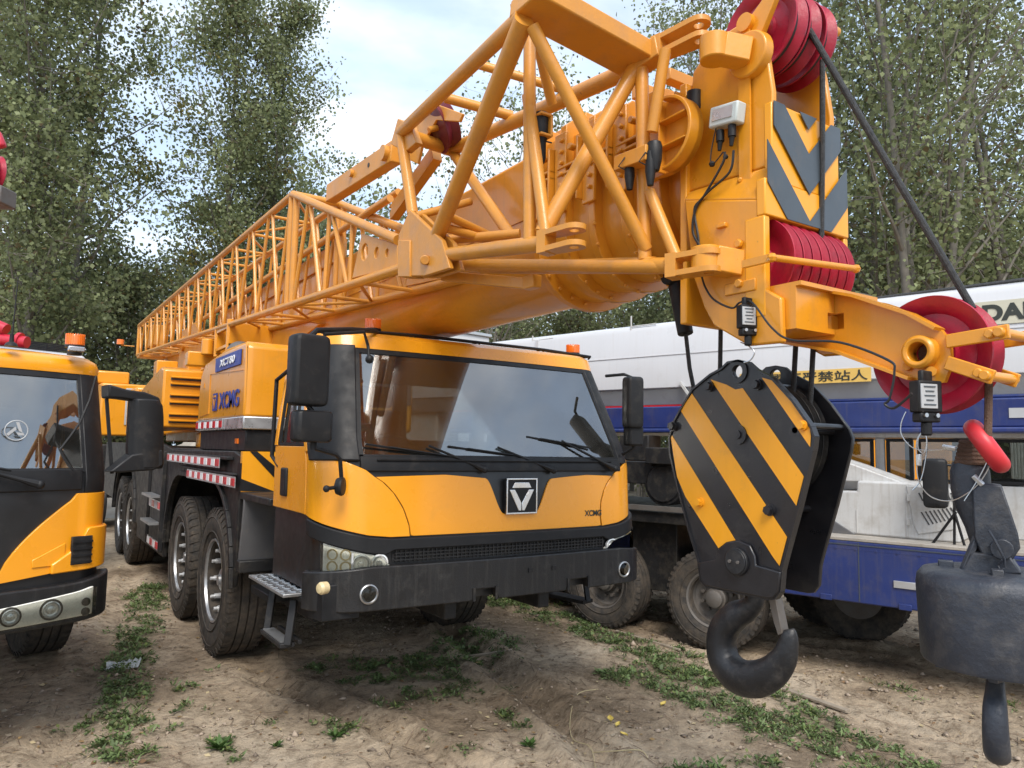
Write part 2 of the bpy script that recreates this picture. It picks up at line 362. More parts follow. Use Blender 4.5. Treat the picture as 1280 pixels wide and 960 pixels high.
def axis(lo, hi, a, b, st, g=1.12):
    mid = list(np.arange(a, b, st)); up = []; s = st; v = mid[-1]
    while v < hi: s *= g; v += s; up.append(v)
    dn = []; s = st; v = mid[0]
    while v > lo: s *= g; v -= s; dn.append(v)
    return np.array(dn[::-1]+mid+up)
def fast_mesh(name, co, quads, mats, attr=None, smooth=False, tri=False):
    me = bpy.data.meshes.new(name); k = 3 if tri else 4
    me.vertices.add(len(co)); me.vertices.foreach_set('co', np.asarray(co, np.float32).ravel())
    nf = len(quads); me.loops.add(nf*k); me.loops.foreach_set('vertex_index', np.asarray(quads, np.int32).ravel())
    me.polygons.add(nf); me.polygons.foreach_set('loop_start', np.arange(nf, dtype=np.int32)*k); me.polygons.foreach_set('loop_total', np.full(nf, k, np.int32))
    if smooth: me.polygons.foreach_set('use_smooth', np.ones(nf, bool))
    me.update(calc_edges=True)
    if attr:
        for an, av in attr.items():
            av = np.asarray(av, np.float32)
            if av.ndim == 1:
                a = me.attributes.new(an, 'FLOAT', 'POINT'); a.data.foreach_set('value', av)
            else:
                a = me.attributes.new(an, 'FLOAT_COLOR', 'POINT'); a.data.foreach_set('color', np.concatenate([av, np.ones((len(av), 1), np.float32)], 1).ravel())
    for m in (mats if isinstance(mats, (list, tuple)) else [mats]): me.materials.append(m)
    return me
def link_me(me, parent=None):
    o = bpy.data.objects.new(me.name, me); COL.objects.link(o); o.parent = parent; return o

# ---------------------------------------------------------------- where weeds grow
WEED = []   # (polyline, radius, strength)
for l, r, s in [([(190,735),(160,830),(150,900),(150,950)], .28, 1.0), ([(360,820),(345,760)], .2, .3), ([(440,835),(520,850),(600,800)], .55, .85), ([(600,745),(700,775),(800,812),(870,845)], .38, 1.0),
                ([(790,845),(900,880),(1040,930),(1180,985)], .30, 1.15), ([(940,860),(1040,900),(1150,960)], .18, 1.0), ([(270,925),(290,945)], .10, 1.0), ([(400,905),(430,915)], .13, .7),
                ([(625,885),(660,925)], .06, .8), ([(640,760),(760,760),(860,790)], .3, .6), ([(840,960),(960,955)], .12, .9), ([(350,870),(330,960)], .1, .3), ([(540,840),(600,870)], .2, .35), ([(1260,880),(1290,900)], .12, .8), ([(860,835),(960,900),(1000,950)], .35, .55), ([(480,880),(560,930)], .25, .4), ([(230,860),(200,950)], .2, .5), ([(1100,850),(1180,880)], .2, .45)]:
    WEED.append((gpts(l), r, s))
def weed_density(x, y):
    d0 = np.zeros(np.shape(x))
    for pts, r, s in WEED:
        d, _, _ = seg_dist(x, y, pts); d0 = np.maximum(d0, s*np.exp(-(d/r)**2))
    n = fbm(x, y, 3.2, 4, 71)*2.6+.5; n2 = fbm(x, y, 11, 3, 171)*2.4+.5
    return np.clip((d0*1.15-(1-n)*.55-(1-n2)*.42-.10)*2.0, 0, 1)*(n2 > .32)

# ---------------------------------------------------------------- ground: one sheet to the horizon
gx = axis(-400, 400, -5.4, 6.2, .034); gy = axis(-60, 500, -2.2, 7.6, .034)
GX, GY = np.meshgrid(gx, gy, indexing='ij'); GZ = hgt(GX, GY)
co = np.stack([GX.ravel(), GY.ravel(), GZ.ravel()], 1); nx, ny = GX.shape
idx = np.arange(nx*ny).reshape(nx, ny)
quads = np.stack([idx[:-1, :-1].ravel(), idx[1:, :-1].ravel(), idx[1:, 1:].ravel(), idx[:-1, 1:].ravel()], 1)
wd = weed_density(GX, GY).ravel()
def soil():
    m, nt, b = newmat('trodden_soil'); L = nt.links.new
    g = N(nt, 'ShaderNodeNewGeometry'); p = g.outputs['Position']
    n1 = N(nt, 'ShaderNodeTexNoise', Scale=.55, Detail=8, Roughness=.62, Distortion=.4); L(p, n1.inputs['Vector'])
    c1 = ramp(nt, n1.outputs[0], [(.32, (.15,.112,.075)), (.43, (.27,.207,.143)), (.53, (.42,.333,.237)), (.66, (.52,.43,.32))])
    n2 = N(nt, 'ShaderNodeTexNoise', Scale=9, Detail=10, Roughness=.75); L(p, n2.inputs['Vector'])
    c2 = ramp(nt, n2.outputs[0], [(.34, (.36,.32,.28)), (.50, (1,1,1)), (.66, (1.30,1.27,1.22))])
    mu = N(nt, 'ShaderNodeMixRGB', blend_type='MULTIPLY'); mu.inputs[0].default_value = .85; L(c1.outputs[0], mu.inputs[1]); L(c2.outputs[0], mu.inputs[2])
    n3 = N(nt, 'ShaderNodeTexVoronoi', Scale=38); n3.inputs['Randomness'].default_value = 1; L(p, n3.inputs['Vector'])
    c3 = ramp(nt, n3.outputs['Distance'], [(.0, (1,1,1)), (.16, (1,1,1)), (.24, (0,0,0))])
    n4 = N(nt, 'ShaderNodeTexNoise', Scale=3.4, Detail=3); L(p, n4.inputs['Vector']); c4 = ramp(nt, n4.outputs[0], [(.5, (0,0,0)), (.62, (.55,.55,.55))])
    mm = N(nt, 'ShaderNodeMath', operation='MULTIPLY'); L(c3.outputs[0], mm.inputs[0]); L(c4.outputs[0], mm.inputs[1])
    mx = N(nt, 'ShaderNodeMixRGB'); L(mm.outputs[0], mx.inputs[0]); L(mu.outputs[0], mx.inputs[1]); mx.inputs[2].default_value = (.40,.345,.28,1)
    # soil tinted a darker greenish brown where weeds grow
    at_ = N(nt, 'ShaderNodeAttribute', attribute_name='weed'); ma = N(nt, 'ShaderNodeMath', operation='MULTIPLY'); L(at_.outputs['Fac'], ma.inputs[0]); ma.inputs[1].default_value = .55
    m2 = N(nt, 'ShaderNodeMixRGB'); L(ma.outputs[0], m2.inputs[0]); L(mx.outputs[0], m2.inputs[1]); m2.inputs[2].default_value = (.085,.085,.045,1)
    # damp dark strips where trucks drip and stand
    sx = N(nt, 'ShaderNodeSeparateXYZ'); L(p, sx.inputs[0])
    L(m2.outputs[0], b.inputs['Base Color']); b.inputs['Roughness'].default_value = .93; b.inputs['Specular IOR Level'].default_value = .2
    nb = N(nt, 'ShaderNodeTexNoise', Scale=26, Detail=10, Roughness=.72); L(p, nb.inputs['Vector'])
    b1 = N(nt, 'ShaderNodeBump', Strength=1.0, Distance=.035); L(nb.outputs[0], b1.inputs['Height'])
    b2 = N(nt, 'ShaderNodeBump', Strength=.5, Distance=.012); L(mm.outputs[0], b2.inputs['Height']); L(b1.outputs[0], b2.inputs['Normal']); L(b2.outputs[0], b.inputs['Normal'])
    return m
me = fast_mesh('ground', co, quads, soil(), {'weed': wd}, smooth=True); ground = link_me(me); tag(ground, kind='structure')

# ---------------------------------------------------------------- leaf-sized faces
def leafmat(name, trans=.3, rough=.5, attr='lc', spec=.35):
    m, nt, b = newmat(name); L = nt.links.new
    a = N(nt, 'ShaderNodeAttribute', attribute_name=attr); L(a.outputs['Color'], b.inputs['Base Color']); b.inputs['Roughness'].default_value = rough; b.inputs['Specular IOR Level'].default_value = spec
    t = N(nt, 'ShaderNodeBsdfTranslucent'); L(a.outputs['Color'], t.inputs[0]); mx = N(nt, 'ShaderNodeMixShader'); mx.inputs[0].default_value = trans
    L(b.outputs[0], mx.inputs[1]); L(t.outputs[0], mx.inputs[2]); L(mx.outputs[0], nt.nodes['Material Output'].inputs[0]); return m
LEAF = leafmat('poplar_leaf', .45); WEEDM = leafmat('weed_leaf', .25); DEAD = leafmat('dead_leaf', .12, .7)
def leaves(c, size, colr, r, up=.0, asp=.62, norm=None, dirs=None):
    """rhombic leaves at points c (n,3)"""
    n = len(c); d = r.normal(size=(n, 3)) if dirs is None else dirs
    d /= np.linalg.norm(d, axis=1)[:, None]
    nn = r.normal(size=(n, 3)) if norm is None else norm
    nn = nn-d*(nn*d).sum(1)[:, None]; nn /= np.linalg.norm(nn, axis=1)[:, None]+1e-9
    s = np.cross(d, nn); sz = size*(.65+.7*r.random(n)) if np.isscalar(size) else size
    a = c; b = c+d*(sz*.45)[:, None]+s*(sz*asp*.5)[:, None]; e = c+d*sz[:, None]-nn*(sz*.12)[:, None]; f = c+d*(sz*.45)[:, None]-s*(sz*asp*.5)[:, None]
    co = np.stack([a, b, e, f], 1).reshape(-1, 3); q = np.arange(n*4).reshape(n, 4)
    return co, q, np.repeat(colr, 4, 0)

# ---------------------------------------------------------------- weeds, litter, stones
r = np.random.default_rng(5)
def sample_ground(n, x0, x1, y0, y1, dens, pw=1.0):
    x = r.uniform(x0, x1, n); y = r.uniform(y0, y1, n)
    # more samples near the standing point so that near growth stays fine
    k = r.random(n) < dens(x, y)**pw; return x[k], y[k]
wx, wy = sample_ground(85000, -5, 6.5, -2.2, 7.5, weed_density, 1.4)
cs, qs, ls = [], [], []; off = 0
nl = 7
cx = np.repeat(wx, nl); cy = np.repeat(wy, nl); n = len(cx)
ang = r.random(n)*2*PI; el = r.uniform(.15, 1.1, n); dirs = np.stack([np.cos(ang)*np.cos(el), np.sin(ang)*np.cos(el), np.sin(el)], 1)
broad = np.repeat(r.random(len(wx)) < .62, nl); sc = np.repeat(r.uniform(.45, 1.3, len(wx)), nl)
size = np.where(broad, .028, .048)*sc*(.7+.6*r.random(n))
cc_ = np.stack([cx+r.normal(0, .022, n), cy+r.normal(0, .022, n), hgt(cx, cy)+r.uniform(0, .022, n)*sc], 1)
tone = np.repeat(r.random((len(wx), 1)), nl, 0)
col = np.array([.120,.170,.062])*(.5+1.0*tone)+np.array([.05,.03,.0])*(r.random((n, 1)) < .10)
asp = np.where(broad, .75, .22)
nn = np.zeros((n, 3)); nn[:, 2] = 1; nn += r.normal(0, .35, (n, 3))
d = dirs; nn = nn-d*(nn*d).sum(1)[:, None]; nn /= np.linalg.norm(nn, axis=1)[:, None]; s = np.cross(d, nn)
A = cc_; B = A+d*(size*.5)[:, None]+s*(size*asp*.5)[:, None]; Cc = A+d*size[:, None]-nn*(size*.2)[:, None]; D = A+d*(size*.5)[:, None]-s*(size*asp*.5)[:, None]
me = fast_mesh('weeds', np.stack([A, B, Cc, D], 1).reshape(-1, 3), np.arange(n*4).reshape(n, 4), WEEDM, {'lc': np.repeat(col, 4, 0)})
tag(link_me(me), 'low green weeds and clover growing in patches on the trodden soil', 'weeds', kind='stuff')
# fallen leaves and crumbs of litter
lx = r.uniform(-5, 7, 7500); ly = r.uniform(-2.2, 9, 7500); n = len(lx)
ang = r.random(n)*2*PI; d = np.stack([np.cos(ang), np.sin(ang), r.normal(.05, .15, n)], 1); nn = np.stack([r.normal(0, .25, n), r.normal(0, .25, n), np.ones(n)], 1)
pal = np.array([[.30,.20,.09],[.20,.12,.06],[.42,.34,.20],[.15,.10,.06],[.36,.30,.22]])
col = pal[r.integers(0, 5, n)]*(.7+.5*r.random((n, 1)))
co, q, lc = leaves(np.stack([lx, ly, hgt(lx, ly)+.010], 1), r.uniform(.012, .055, n), col, r, norm=nn, dirs=d, asp=.6)
tag(link_me(fast_mesh('fallen_leaves', co, q, DEAD, {'lc': lc})), 'dry brown fallen leaves scattered over the soil', 'leaves', kind='stuff')
# pebbles and clods
n = 16000; lx = r.uniform(-5, 6.5, n); ly = r.uniform(-2.2, 7.5, n); kp = fbm(lx, ly, 1.1, 3, 301)*2+.5 > r.random(n); lx = lx[kp]; ly = ly[kp]; n = len(lx); sz = r.exponential(.0055, n)+.004; sz = np.minimum(sz, .034)
oct_ = np.array([[1,0,0],[.3,.9,0],[-.8,.6,0],[-.7,-.7,0],[.4,-.9,0],[.1,0,.75],[0,0,-.4]])
of = np.array([[0,1,5],[1,2,5],[2,3,5],[3,4,5],[4,0,5],[1,0,6],[2,1,6],[3,2,6],[4,3,6],[0,4,6]])
th = r.random(n)*2*PI; base = oct_[None]*(1+.35*r.normal(size=(n, 7, 3)))*sz[:, None, None]
ct, st = np.cos(th)[:, None], np.sin(th)[:, None]
bx = base[:, :, 0]*ct-base[:, :, 1]*st+lx[:, None]; by = base[:, :, 0]*st+base[:, :, 1]*ct+ly[:, None]; bz = base[:, :, 2]+hgt(lx, ly)[:, None]+.004
col = np.array([.27,.215,.165])*(.55+.9*r.random((n, 1)))
tag(link_me(fast_mesh('pebbles', np.stack([bx, by, bz], 2).reshape(-1, 3), (np.arange(n)[:, None, None]*7+of[None]).reshape(-1, 3), leafmat('pebble', 0, .9), {'lc': np.repeat(col, 7, 0)}, tri=True)), 'small stones and clods of soil lying on the ground', 'stones', kind='stuff')
# twigs and dry stems
n = 2200; lx = r.uniform(-4, 6, n); ly = r.uniform(-2.2, 7, n); L_ = r.uniform(.04, .22, n); ang = r.random(n)*2*PI
d = np.stack([np.cos(ang), np.sin(ang), np.zeros(n)], 1); s = np.stack([-np.sin(ang), np.cos(ang), np.zeros(n)], 1)*.0022
p0 = np.stack([lx, ly, hgt(lx, ly)+.006], 1); p1 = p0+d*L_[:, None]; p1[:, 2] = hgt(p1[:, 0], p1[:, 1])+.008+r.random(n)*.02
up = np.array([0,0,.004])
V8 = np.stack([p0-s, p0+s, p1+s, p1-s, p0+up, p1+up], 1)
fq = np.array([[0,3,5,4],[4,5,2,1]])
col = np.array([.20,.145,.10])*(.5+.9*r.random((n, 1)))
tag(link_me(fast_mesh('dry_twigs', V8.reshape(-1, 3), (np.arange(n)[:, None, None]*6+fq[None]).reshape(-1, 4), DEAD, {'lc': np.repeat(col, 6, 0)})), 'thin dry twigs and stems strewn on the soil', 'twigs', kind='stuff')

# ================================================================ TREES
BARK = mat('poplar_bark', (.17,.155,.13), .9, var=.35, scale=4, bump=.6, bscale=14)
def make_tree(h, rad, nleaf, size, seed, lo=.1, sparse_top=.0, limbs=34, yellow=.0, tone=1.0, lean=.0, trunk_r=.2, multi=1):
    r = np.random.default_rng(seed); rr = random.Random(seed)
    tr = MB(); tips = []
    for mi in range(multi):
        ph = rr.random()*6.28; off = V((rr.uniform(-.5, .5), rr.uniform(-.5, .5), 0))*(multi > 1); tl = V((rr.uniform(-1, 1), rr.uniform(-1, 1), 0))*(.12 if multi > 1 else .03)*h
        pts = [off+tl*(t**1.2)+V((math.sin(t*5+ph)*.014*h*t+lean*t*h, math.cos(t*4+ph)*.012*h*t, t*h)) for t in [i/14 for i in range(15)]]
        tr.path(pts, [trunk_r*(1-.93*(i/14))/(1 if multi == 1 else 1.35) for i in range(15)], n=9)
        for k in range(limbs//multi):
            t = lo+(1-lo)*((k+rr.random())/(limbs//multi))*.96; i = min(int(t*14), 13); p = pts[i].lerp(pts[i+1], t*14-i)
            prof = rad*(math.sin(PI*min(1, .14+.86*(t-lo)/(1-lo)))**.6)*rr.uniform(.65, 1.15)
            a = rr.random()*6.28; el = R_(rr.uniform(28, 62)); dd = V((math.cos(a)*math.cos(el), math.sin(a)*math.cos(el), math.sin(el)))
            L = prof/math.cos(el); q = [p]; dcur = dd.copy()
            for j in range(5):
                dcur = (dcur+V((rr.uniform(-.2, .2), rr.uniform(-.2, .2), .12))).normalized(); q.append(q[-1]+dcur*(L/5))
            r0 = max(.018, trunk_r*(1-.9*t)*.42)
            tr.path(q, [r0*(1-j/5.6) for j in range(6)], n=5)
            for j in range(1, 6):
                tips.append((q[j], .55+.2*j, t))
                for s_ in range(2):
                    e = q[j]+V((rr.uniform(-1, 1), rr.uniform(-1, 1), rr.uniform(-.3, 1)))*L*.24
                    tr.tube(q[j], e, r0*.3, r0*.1, n=4, cap=False); tips.append((e, 1.0, t))
    P_ = np.array([list(t[0]) for t in tips]); wgt = np.array([t[1]*(1-sparse_top*t[2]) for t in tips]); wgt *= r.uniform(.05, 1.7, len(wgt)); wgt = np.maximum(wgt, .02); wgt /= wgt.sum()
    ci = r.choice(len(P_), nleaf, p=wgt); sg = rad*.095
    c = P_[ci]+r.normal(0, sg, (nleaf, 3))*np.array([1, 1, .9])
    c[:, 2] = np.maximum(c[:, 2], lo*h*.5)
    ctone = r.uniform(.6, 1.4, len(P_))[ci][:, None]
    col = np.array([.215,.245,.118])*ctone*tone*(.75+.5*r.random((nleaf, 1)))
    ymask = (r.uniform(0, 1, len(P_)) < yellow)[ci][:, None]; col = np.where(ymask, np.array([.30,.25,.06])*(.5+.9*r.random((nleaf, 1))), col)
    br = r.random((nleaf, 1)) < .05; col = np.where(br, np.array([.13,.10,.05]), col)
    nn = r.normal(size=(nleaf, 3)); d = r.normal(size=(nleaf, 3)); d[:, 2] -= .6
    co, q, lc = leaves(c, size*(.6+.8*r.random(nleaf)), col, r, norm=nn, dirs=d, asp=.85)
    me = fast_mesh('crown', co, q, LEAF, {'lc': lc})
    return tr, me
KINDS = {}
def tree_kind(key, **k): KINDS[key] = make_tree(**k)
tree_kind('poplar', h=23, rad=3.6, nleaf=27000, size=.145, seed=3, lo=.10, limbs=46)
tree_kind('poplar2', h=24, rad=3.9, nleaf=26000, size=.15, seed=14, lo=.08, limbs=44, yellow=.06)
tree_kind('airy', h=20, rad=4.6, nleaf=17000, size=.125, seed=25, lo=.14, limbs=48, sparse_top=.55, multi=3)
tree_kind('airy2', h=18, rad=4.4, nleaf=15500, size=.125, seed=36, lo=.12, limbs=44, sparse_top=.4, multi=3, tone=1.1)
tree_kind('bush', h=8.5, rad=4.2, nleaf=15000, size=.16, seed=47, lo=.05, limbs=36, tone=.85, trunk_r=.16, multi=2)
tree_kind('twiggy', h=18, rad=4.2, nleaf=2600, size=.16, seed=58, lo=.15, limbs=42, sparse_top=.2, multi=2, trunk_r=.15)
_made = {}
def tree(kind, px, dist, sc, rz, label, name='poplar_tree', group=None, zs=None):
    p = at(px, 560, d=1.0)-V(CAM); p.z = 0; p = V((CAM[0], CAM[1], 0))+p*dist
    z = float(hgt(p.x, p.y))-.1
    t = thing(name, label, 'tree', (p.x, p.y, z), rz, group=group, world=False); t.scale = (sc, sc, zs or sc)
    if kind not in _made:
        mb, me = KINDS[kind]; tr = mb.build('trunk', BARK, t, smooth=60); cr = link_me(me, t); _made[kind] = (tr.data, cr.data)
    else:
        a, b = _made[kind]; tr = bpy.data.objects.new('trunk', a); COL.objects.link(tr); tr.parent = t; cr = bpy.data.objects.new('crown', b); COL.objects.link(cr); cr.parent = t
    return t
tree('poplar', 22, 24, 1.0, 0.4, 'tall dense poplar at the left edge, its trunk rising behind the red sheave')
tree('poplar2', 76, 27, 1.0, 1.9, 'tall poplar with a few yellowing clumps above the orange beacon of the left cab')
tree('poplar', 165, 45, .8, 4.2, 'dark green poplar standing farther back between the two tall leafy masses on the left', zs=.52)
tree('poplar2', 280, 33, 1.0, 3.3, 'tall poplar rising straight behind the tail of the yellow lattice jib')
tree('poplar', 330, 34, 1.0, 5.2, 'tall poplar whose right edge stands against the open sky')
tree('bush', 396, 46, 1.7, 1.2, 'shorter poplar top peeping out against the sky just above the bend of the lattice jib', zs=1.75)
tree('poplar2', -40, 29, 1.0, 5.0, 'poplar cut off by the left edge of the photo')
tree('twiggy', 590, 30, .95, .6, 'nearly bare tree with a few small leaves seen through the jib frame against the sky', name='bare_tree')
tree('twiggy', 745, 33, 1.0, 2.6, 'thinly leaved tree showing above the main boom between the frame tubes', name='bare_tree')
tree('airy', 800, 36, .8, 2.2, 'loose leafy tree rising just behind the boom collars')
tree('airy', 915, 26, 1.0, 4.0, 'loose branching tree behind the boom head and its grey junction box')
tree('airy', 1080, 21, 1.0, .7, 'multi stemmed tree with pale upright branches just right of the striped boom head')
tree('airy2', 1175, 18, 1.0, 2.4, 'airy tree crossed by the slanting wire rope on the right')
tree('airy', 1290, 20, 1.0, 5.5, 'airy tree at the right edge of the photo above the white boom')
tree('airy2', 1015, 28, 1.1, 1.0, 'background tree filling the gap behind the red top sheaves')
tree('airy2', 1230, 28, 1.1, 4.4, 'background tree behind the airy ones in the upper right')
for px, d, s, rz, lb in [(640, 40, 1.0, .3, 'dark bushy tree behind the white cabin roof under the boom'), (720, 34, .9, 2.0, 'leafy bush behind the middle of the white boom top, left of the hanging socket'), (800, 30, .85, 4.0, 'leafy bush just left of the hanging rope socket, above the white boom'),
                         (900, 34, 1.0, 1.1, 'bushy tree low behind the boom head'), (1090, 27, 1.0, 3.0, 'bushy tree low behind the red row of sheaves'), (1200, 25, 1.0, 5.0, 'bushy tree just above the dark lettering of the white boom'), (1300, 27, 1.0, .5, 'bushy tree low at the right edge'),
                         (40, 34, 1.1, 2.7, 'bushy tree low at the far left behind the roof rack'), (150, 33, 1.05, 1.6, 'bushy dark tree right behind the big black mirror'), (232, 44, 1.2, 5.8, 'bushy tree behind the tail end of the jib'), (330, 48, 1.2, 3.6, 'far bushy tree behind the lattice bars of the jib'), (500, 60, 1.2, 3.9, 'far bushy tree hidden mostly behind the jib')]:
    tree('bush', px, d, s, rz, lb, name='bushy_tree')
# ================================================================ THE YELLOW TRUCK CRANE
crane = thing('truck_crane', 'big yellow all terrain crane in the middle, lattice jib stowed beside its telescopic boom', 'crane', (.08, 3, 0))
XC = .08; YB = 1.12
def lerp(a, b, t): return a+(b-a)*max(0, min(1, t))
def yf(z): return lerp(0, .03, (z-1.2)/.65) if z < 1.85 else .03+(z-1.85)*.47
def hwf(z): return lerp(1.34, 1.25, (z-2.0)/.7)
def S(q, z, off=0.0, Rc=.28):
    hw = hwf(z)+off; y0 = yf(z)-off; R = Rc+off; w0 = hw-R; a = abs(q); sg = 1 if q >= 0 else -1; ye = y0+.035+R
    if a <= 1: x = w0*a; y = y0+.035*a*a
    elif a <= 2:
        th = (a-1)*PI/2; x = w0+R*math.sin(th); y = y0+.035+R*(1-math.cos(th))
    else: x = hw; y = ye+(a-2)*(YB-ye)
    return V((XC+sg*x, y, z))
def call(f, *a): return f(*a) if callable(f) else f
def patch(mb, q0, q1, z0, z1, off=0.0, th=.012, nq=None, nz=4):
    nq = nq or max(2, int(abs(q1-q0)*9))
    def fn(u, v):
        q = q0+(q1-q0)*u; a = call(z0, q); b = call(z1, q); return S(q, a+(b-a)*v, off)
    mb.grid(fn, nq, nz, th)
    return mb
Y_, BK = M_['yellow'], M_['black']
# ---- cab: black lower shell with everything fixed to it
cab = MB()
patch(cab, -3, 3, lambda q: 1.02 if abs(q) > 2.05 else .94, 1.885, 0, .02, nq=60, nz=8)
cab = cab.build('cab_shell', M_['black_gloss'], crane)
# yellow panels
def ybot(q): a = abs(q); return 1.375+(.0 if a < .86 else lerp(0, .135, (a-.86)/1.2))
def front_top(q):
    c = q-.097; a = abs(c)                     # notch for the badge
    t = 1.795-.035*abs(q)
    e = .13; ww = .15
    if a < e: return 1.50
    if a < e+ww:
        k = (a-e)/ww; k = k*k*(3-2*k); return lerp(1.50, t-.035, k)
    return lerp(t-.035, t, (a-e-ww)/.3)
def qb(z):
    T_ = [(1.30, .715), (1.45, .735), (1.56, .775), (1.66, .84), (1.73, .91), (1.79, 1.0), (1.86, 1.15)]
    if z <= T_[0][0]: return T_[0][1]
    for (a, b), (c, d) in zip(T_, T_[1:]):
        if z <= c: return b+(d-b)*(z-a)/(c-a)
    return T_[-1][1]
def qbr(z): return qb(z)+.14*max(0, min(1, 1-(z-1.3)/.5))
def fpan(u, v):
    q = -.90+1.80*u; a = ybot(q); z = a+(min(front_top(q), 1.785)-a)*v; k = qb(z)-.006-.90; k2 = qbr(z)-.006-.90
    q += (-k)*max(0, 1-(q+.90)/.35)+k2*max(0, 1-(.90-q)/.35); return S(q, z, .012)
m = MB(); m.grid(fpan, 120, 10, .014); m.build('front_panel', Y_, crane, bevel=.003)
for sg in (-1, 1):
    m = MB()
    def ctop(q, sg=sg):
        a = abs(q); return lerp(1.72, 1.90, math.sin(min(1, (a-.87)/.75)*PI/2))
    def cpan(u, v, sg=sg):
        q = 2.02; z = 1.4; bf = qb if sg < 0 else qbr
        for _ in range(6):
            q = (bf(z)+.006)+(2.02-bf(z)-.006)*u; zt_q = lerp(1.80, 1.905, (q-1.0)/.55); zb_q = ybot(q); z = zb_q+(zt_q-zb_q)*v
        return S(sg*q, z, .012)
    m.grid(cpan, 30, 12, .016); m.build('corner_panel', Y_, crane, bevel=.003)
# lip above the grille
def lipt(q): return ybot(q)-.008
m = MB(); patch(m, -1.95, 1.95, lambda q: lipt(q)-.075-(.03 if abs(q) > .85 else 0), lipt, .04, .05, nq=70, nz=3); m.build('lower_lip', M_['black'], crane, bevel=.008)
# grille slot
g = MB(); patch(g, -.84, .86, 1.215, 1.305, .006, .01, nq=40, nz=1)
g = g.build('grille', M_['chassis'], crane)
m = MB()
for k in range(4): patch(m, -.83, .85, 1.222+k*.022, 1.229+k*.022, .02, .012, nq=30, nz=1)
for k in range(56):
    q = -.82+1.66*k/55; p = S(q, 1.255, .016); m.cbox(p, .005, .012, .085)
m.build('grille_slats', M_['bumper'], g)
# bumper, with two cut-outs for the tow pins
def bbot(q):
    z = .925
    if -.30 < q < -.13: z = 1.0
    if .47 < q < .66: z = 1.0
    return z
b = MB(); patch(b, -1.88, 1.92, bbot, lambda q: 1.20-.05*max(0, abs(q)-1), .075, .085, nq=150, nz=4); bumper = b.build('bumper', M_['bumper'], crane, bevel=.008)
m = MB()
for q in (.14, .34): m.cbox(S(q, 1.10, .077), .035, .012, .03)
for q in (-.30, .47, .66, -.13): m.cbox(S(q, .97, .079), .02, .01, .09)
m.build('tow_socket', M_['chassis'], bumper)
# head lamps and fog lamps
for sg in (-1, 1):
    hl = MB(); patch(hl, sg*.80, sg*1.62, lambda q: 1.125+.045*(abs(q)-.8), lambda q: lipt(q)-.11-(0 if abs(q) > .95 else .10*(.95-abs(q))/.15), .012, .01, nq=18, nz=3)
    hl = hl.build('headlight', M_['reflector'], crane)
    for q, r_, c in ((.93, .058, 'chrome'), (1.10, .062, 'chrome')):
        l = MB(); p = S(sg*q, 1.215, .014); nrm = (S(sg*q, 1.215, .1)-p).normalized()
        l.lathe([(r_, 0), (r_*1.02, .02), (r_*.85, .022), (r_*.7, .008), (.02, .004), (.018, .02), (.001, .022)], p, nrm, 22)
        l.build('bulb_reflector', M_['bowl'], hl)
    l = MB()
    for q in (1.30, 1.48):
        for dz in (-.035, .04):
            p = S(sg*q, 1.235+dz, .014); nrm = (S(sg*q, 1.2, .1)-S(sg*q, 1.2, 0)).normalized(); l.lathe([(.036, 0), (.036, .015), (.024, .006), (.001, .004)], p, nrm, 16)
    l.build('turn_signal', M_['lamp_cream'], hl)
    l = MB(); p0 = S(sg*1.21, 1.2, .016); patch(l, sg*1.20, sg*1.225, 1.14, lambda q: lipt(q)-.118, .03, .02, nq=1, nz=1); l.build('divider', M_['label'], hl)
    l = MB(); patch(l, sg*.80, sg*1.62, lambda q: 1.125+.045*(abs(q)-.8), lambda q: lipt(q)-.11-(0 if abs(q) > .95 else .10*(.95-abs(q))/.15), .045, .004, nq=18, nz=3)
    l.build('lens', M_['lens'], hl)
    f = MB(); q = sg*1.02; p = S(q, 1.035, .074); nrm = (S(q, 1.03, .2)-S(q, 1.03, 0)).normalized()
    f.lathe([(.058, -.02), (.062, .012), (.054, .016), (.047, .006), (.03, -.004), (.001, -.008)], p, nrm, 24); fo = f.build('fog_light', M_['rim'], crane)
    l = MB(); l.lathe([(.047, 0), (.03, .006), (.001, .009)], p+nrm*.010, nrm, 20); l.build('lens', M_['lens'], fo)
# ---- badge: square frame with an inverted triangle made of three bars
bp = S(-.012, 1.61, .0); cx, cz = at(652, 620, y=-.02)[0], at(652, 620, y=-.02)[2]; h_ = .128; w_ = .135
fr = MB(); yv = -.022
fr.box(cx-w_, cx+w_, yv, yv+.03, cz-h_, cz+h_); bd = fr.build('badge', M_['black'], crane, bevel=.006)
fr = MB(); t_ = .011
for a in ((cx-w_, cx+w_, cz+h_-t_, cz+h_), (cx-w_, cx+w_, cz-h_, cz-h_+t_), (cx-w_, cx-w_+t_, cz-h_+t_, cz+h_-t_), (cx+w_-t_, cx+w_, cz-h_+t_, cz+h_-t_)):
    fr.box(a[0], a[1], yv-.008, yv+.002, a[2], a[3])
fr.build('badge_frame', M_['chrome'], bd, bevel=.002)
def P2(x, z, y=yv-.004): return V((cx+x, y, cz+z))
em = MB()
em.prism([P2(-.062,.098), P2(.062,.098), P2(.085,.058), P2(-.085,.058)], (0,.012,0))
em.prism([P2(-.108,.046), P2(-.060,.046), P2(-.003,-.048), P2(-.003,-.104), P2(-.026,-.104)], (0,.012,0))
em.prism([P2(.108,.046), P2(.060,.046), P2(.003,-.048), P2(.003,-.104), P2(.026,-.104)], (0,.012,0))
em.build('badge_emblem', M_['chrome'], bd, bevel=.003)
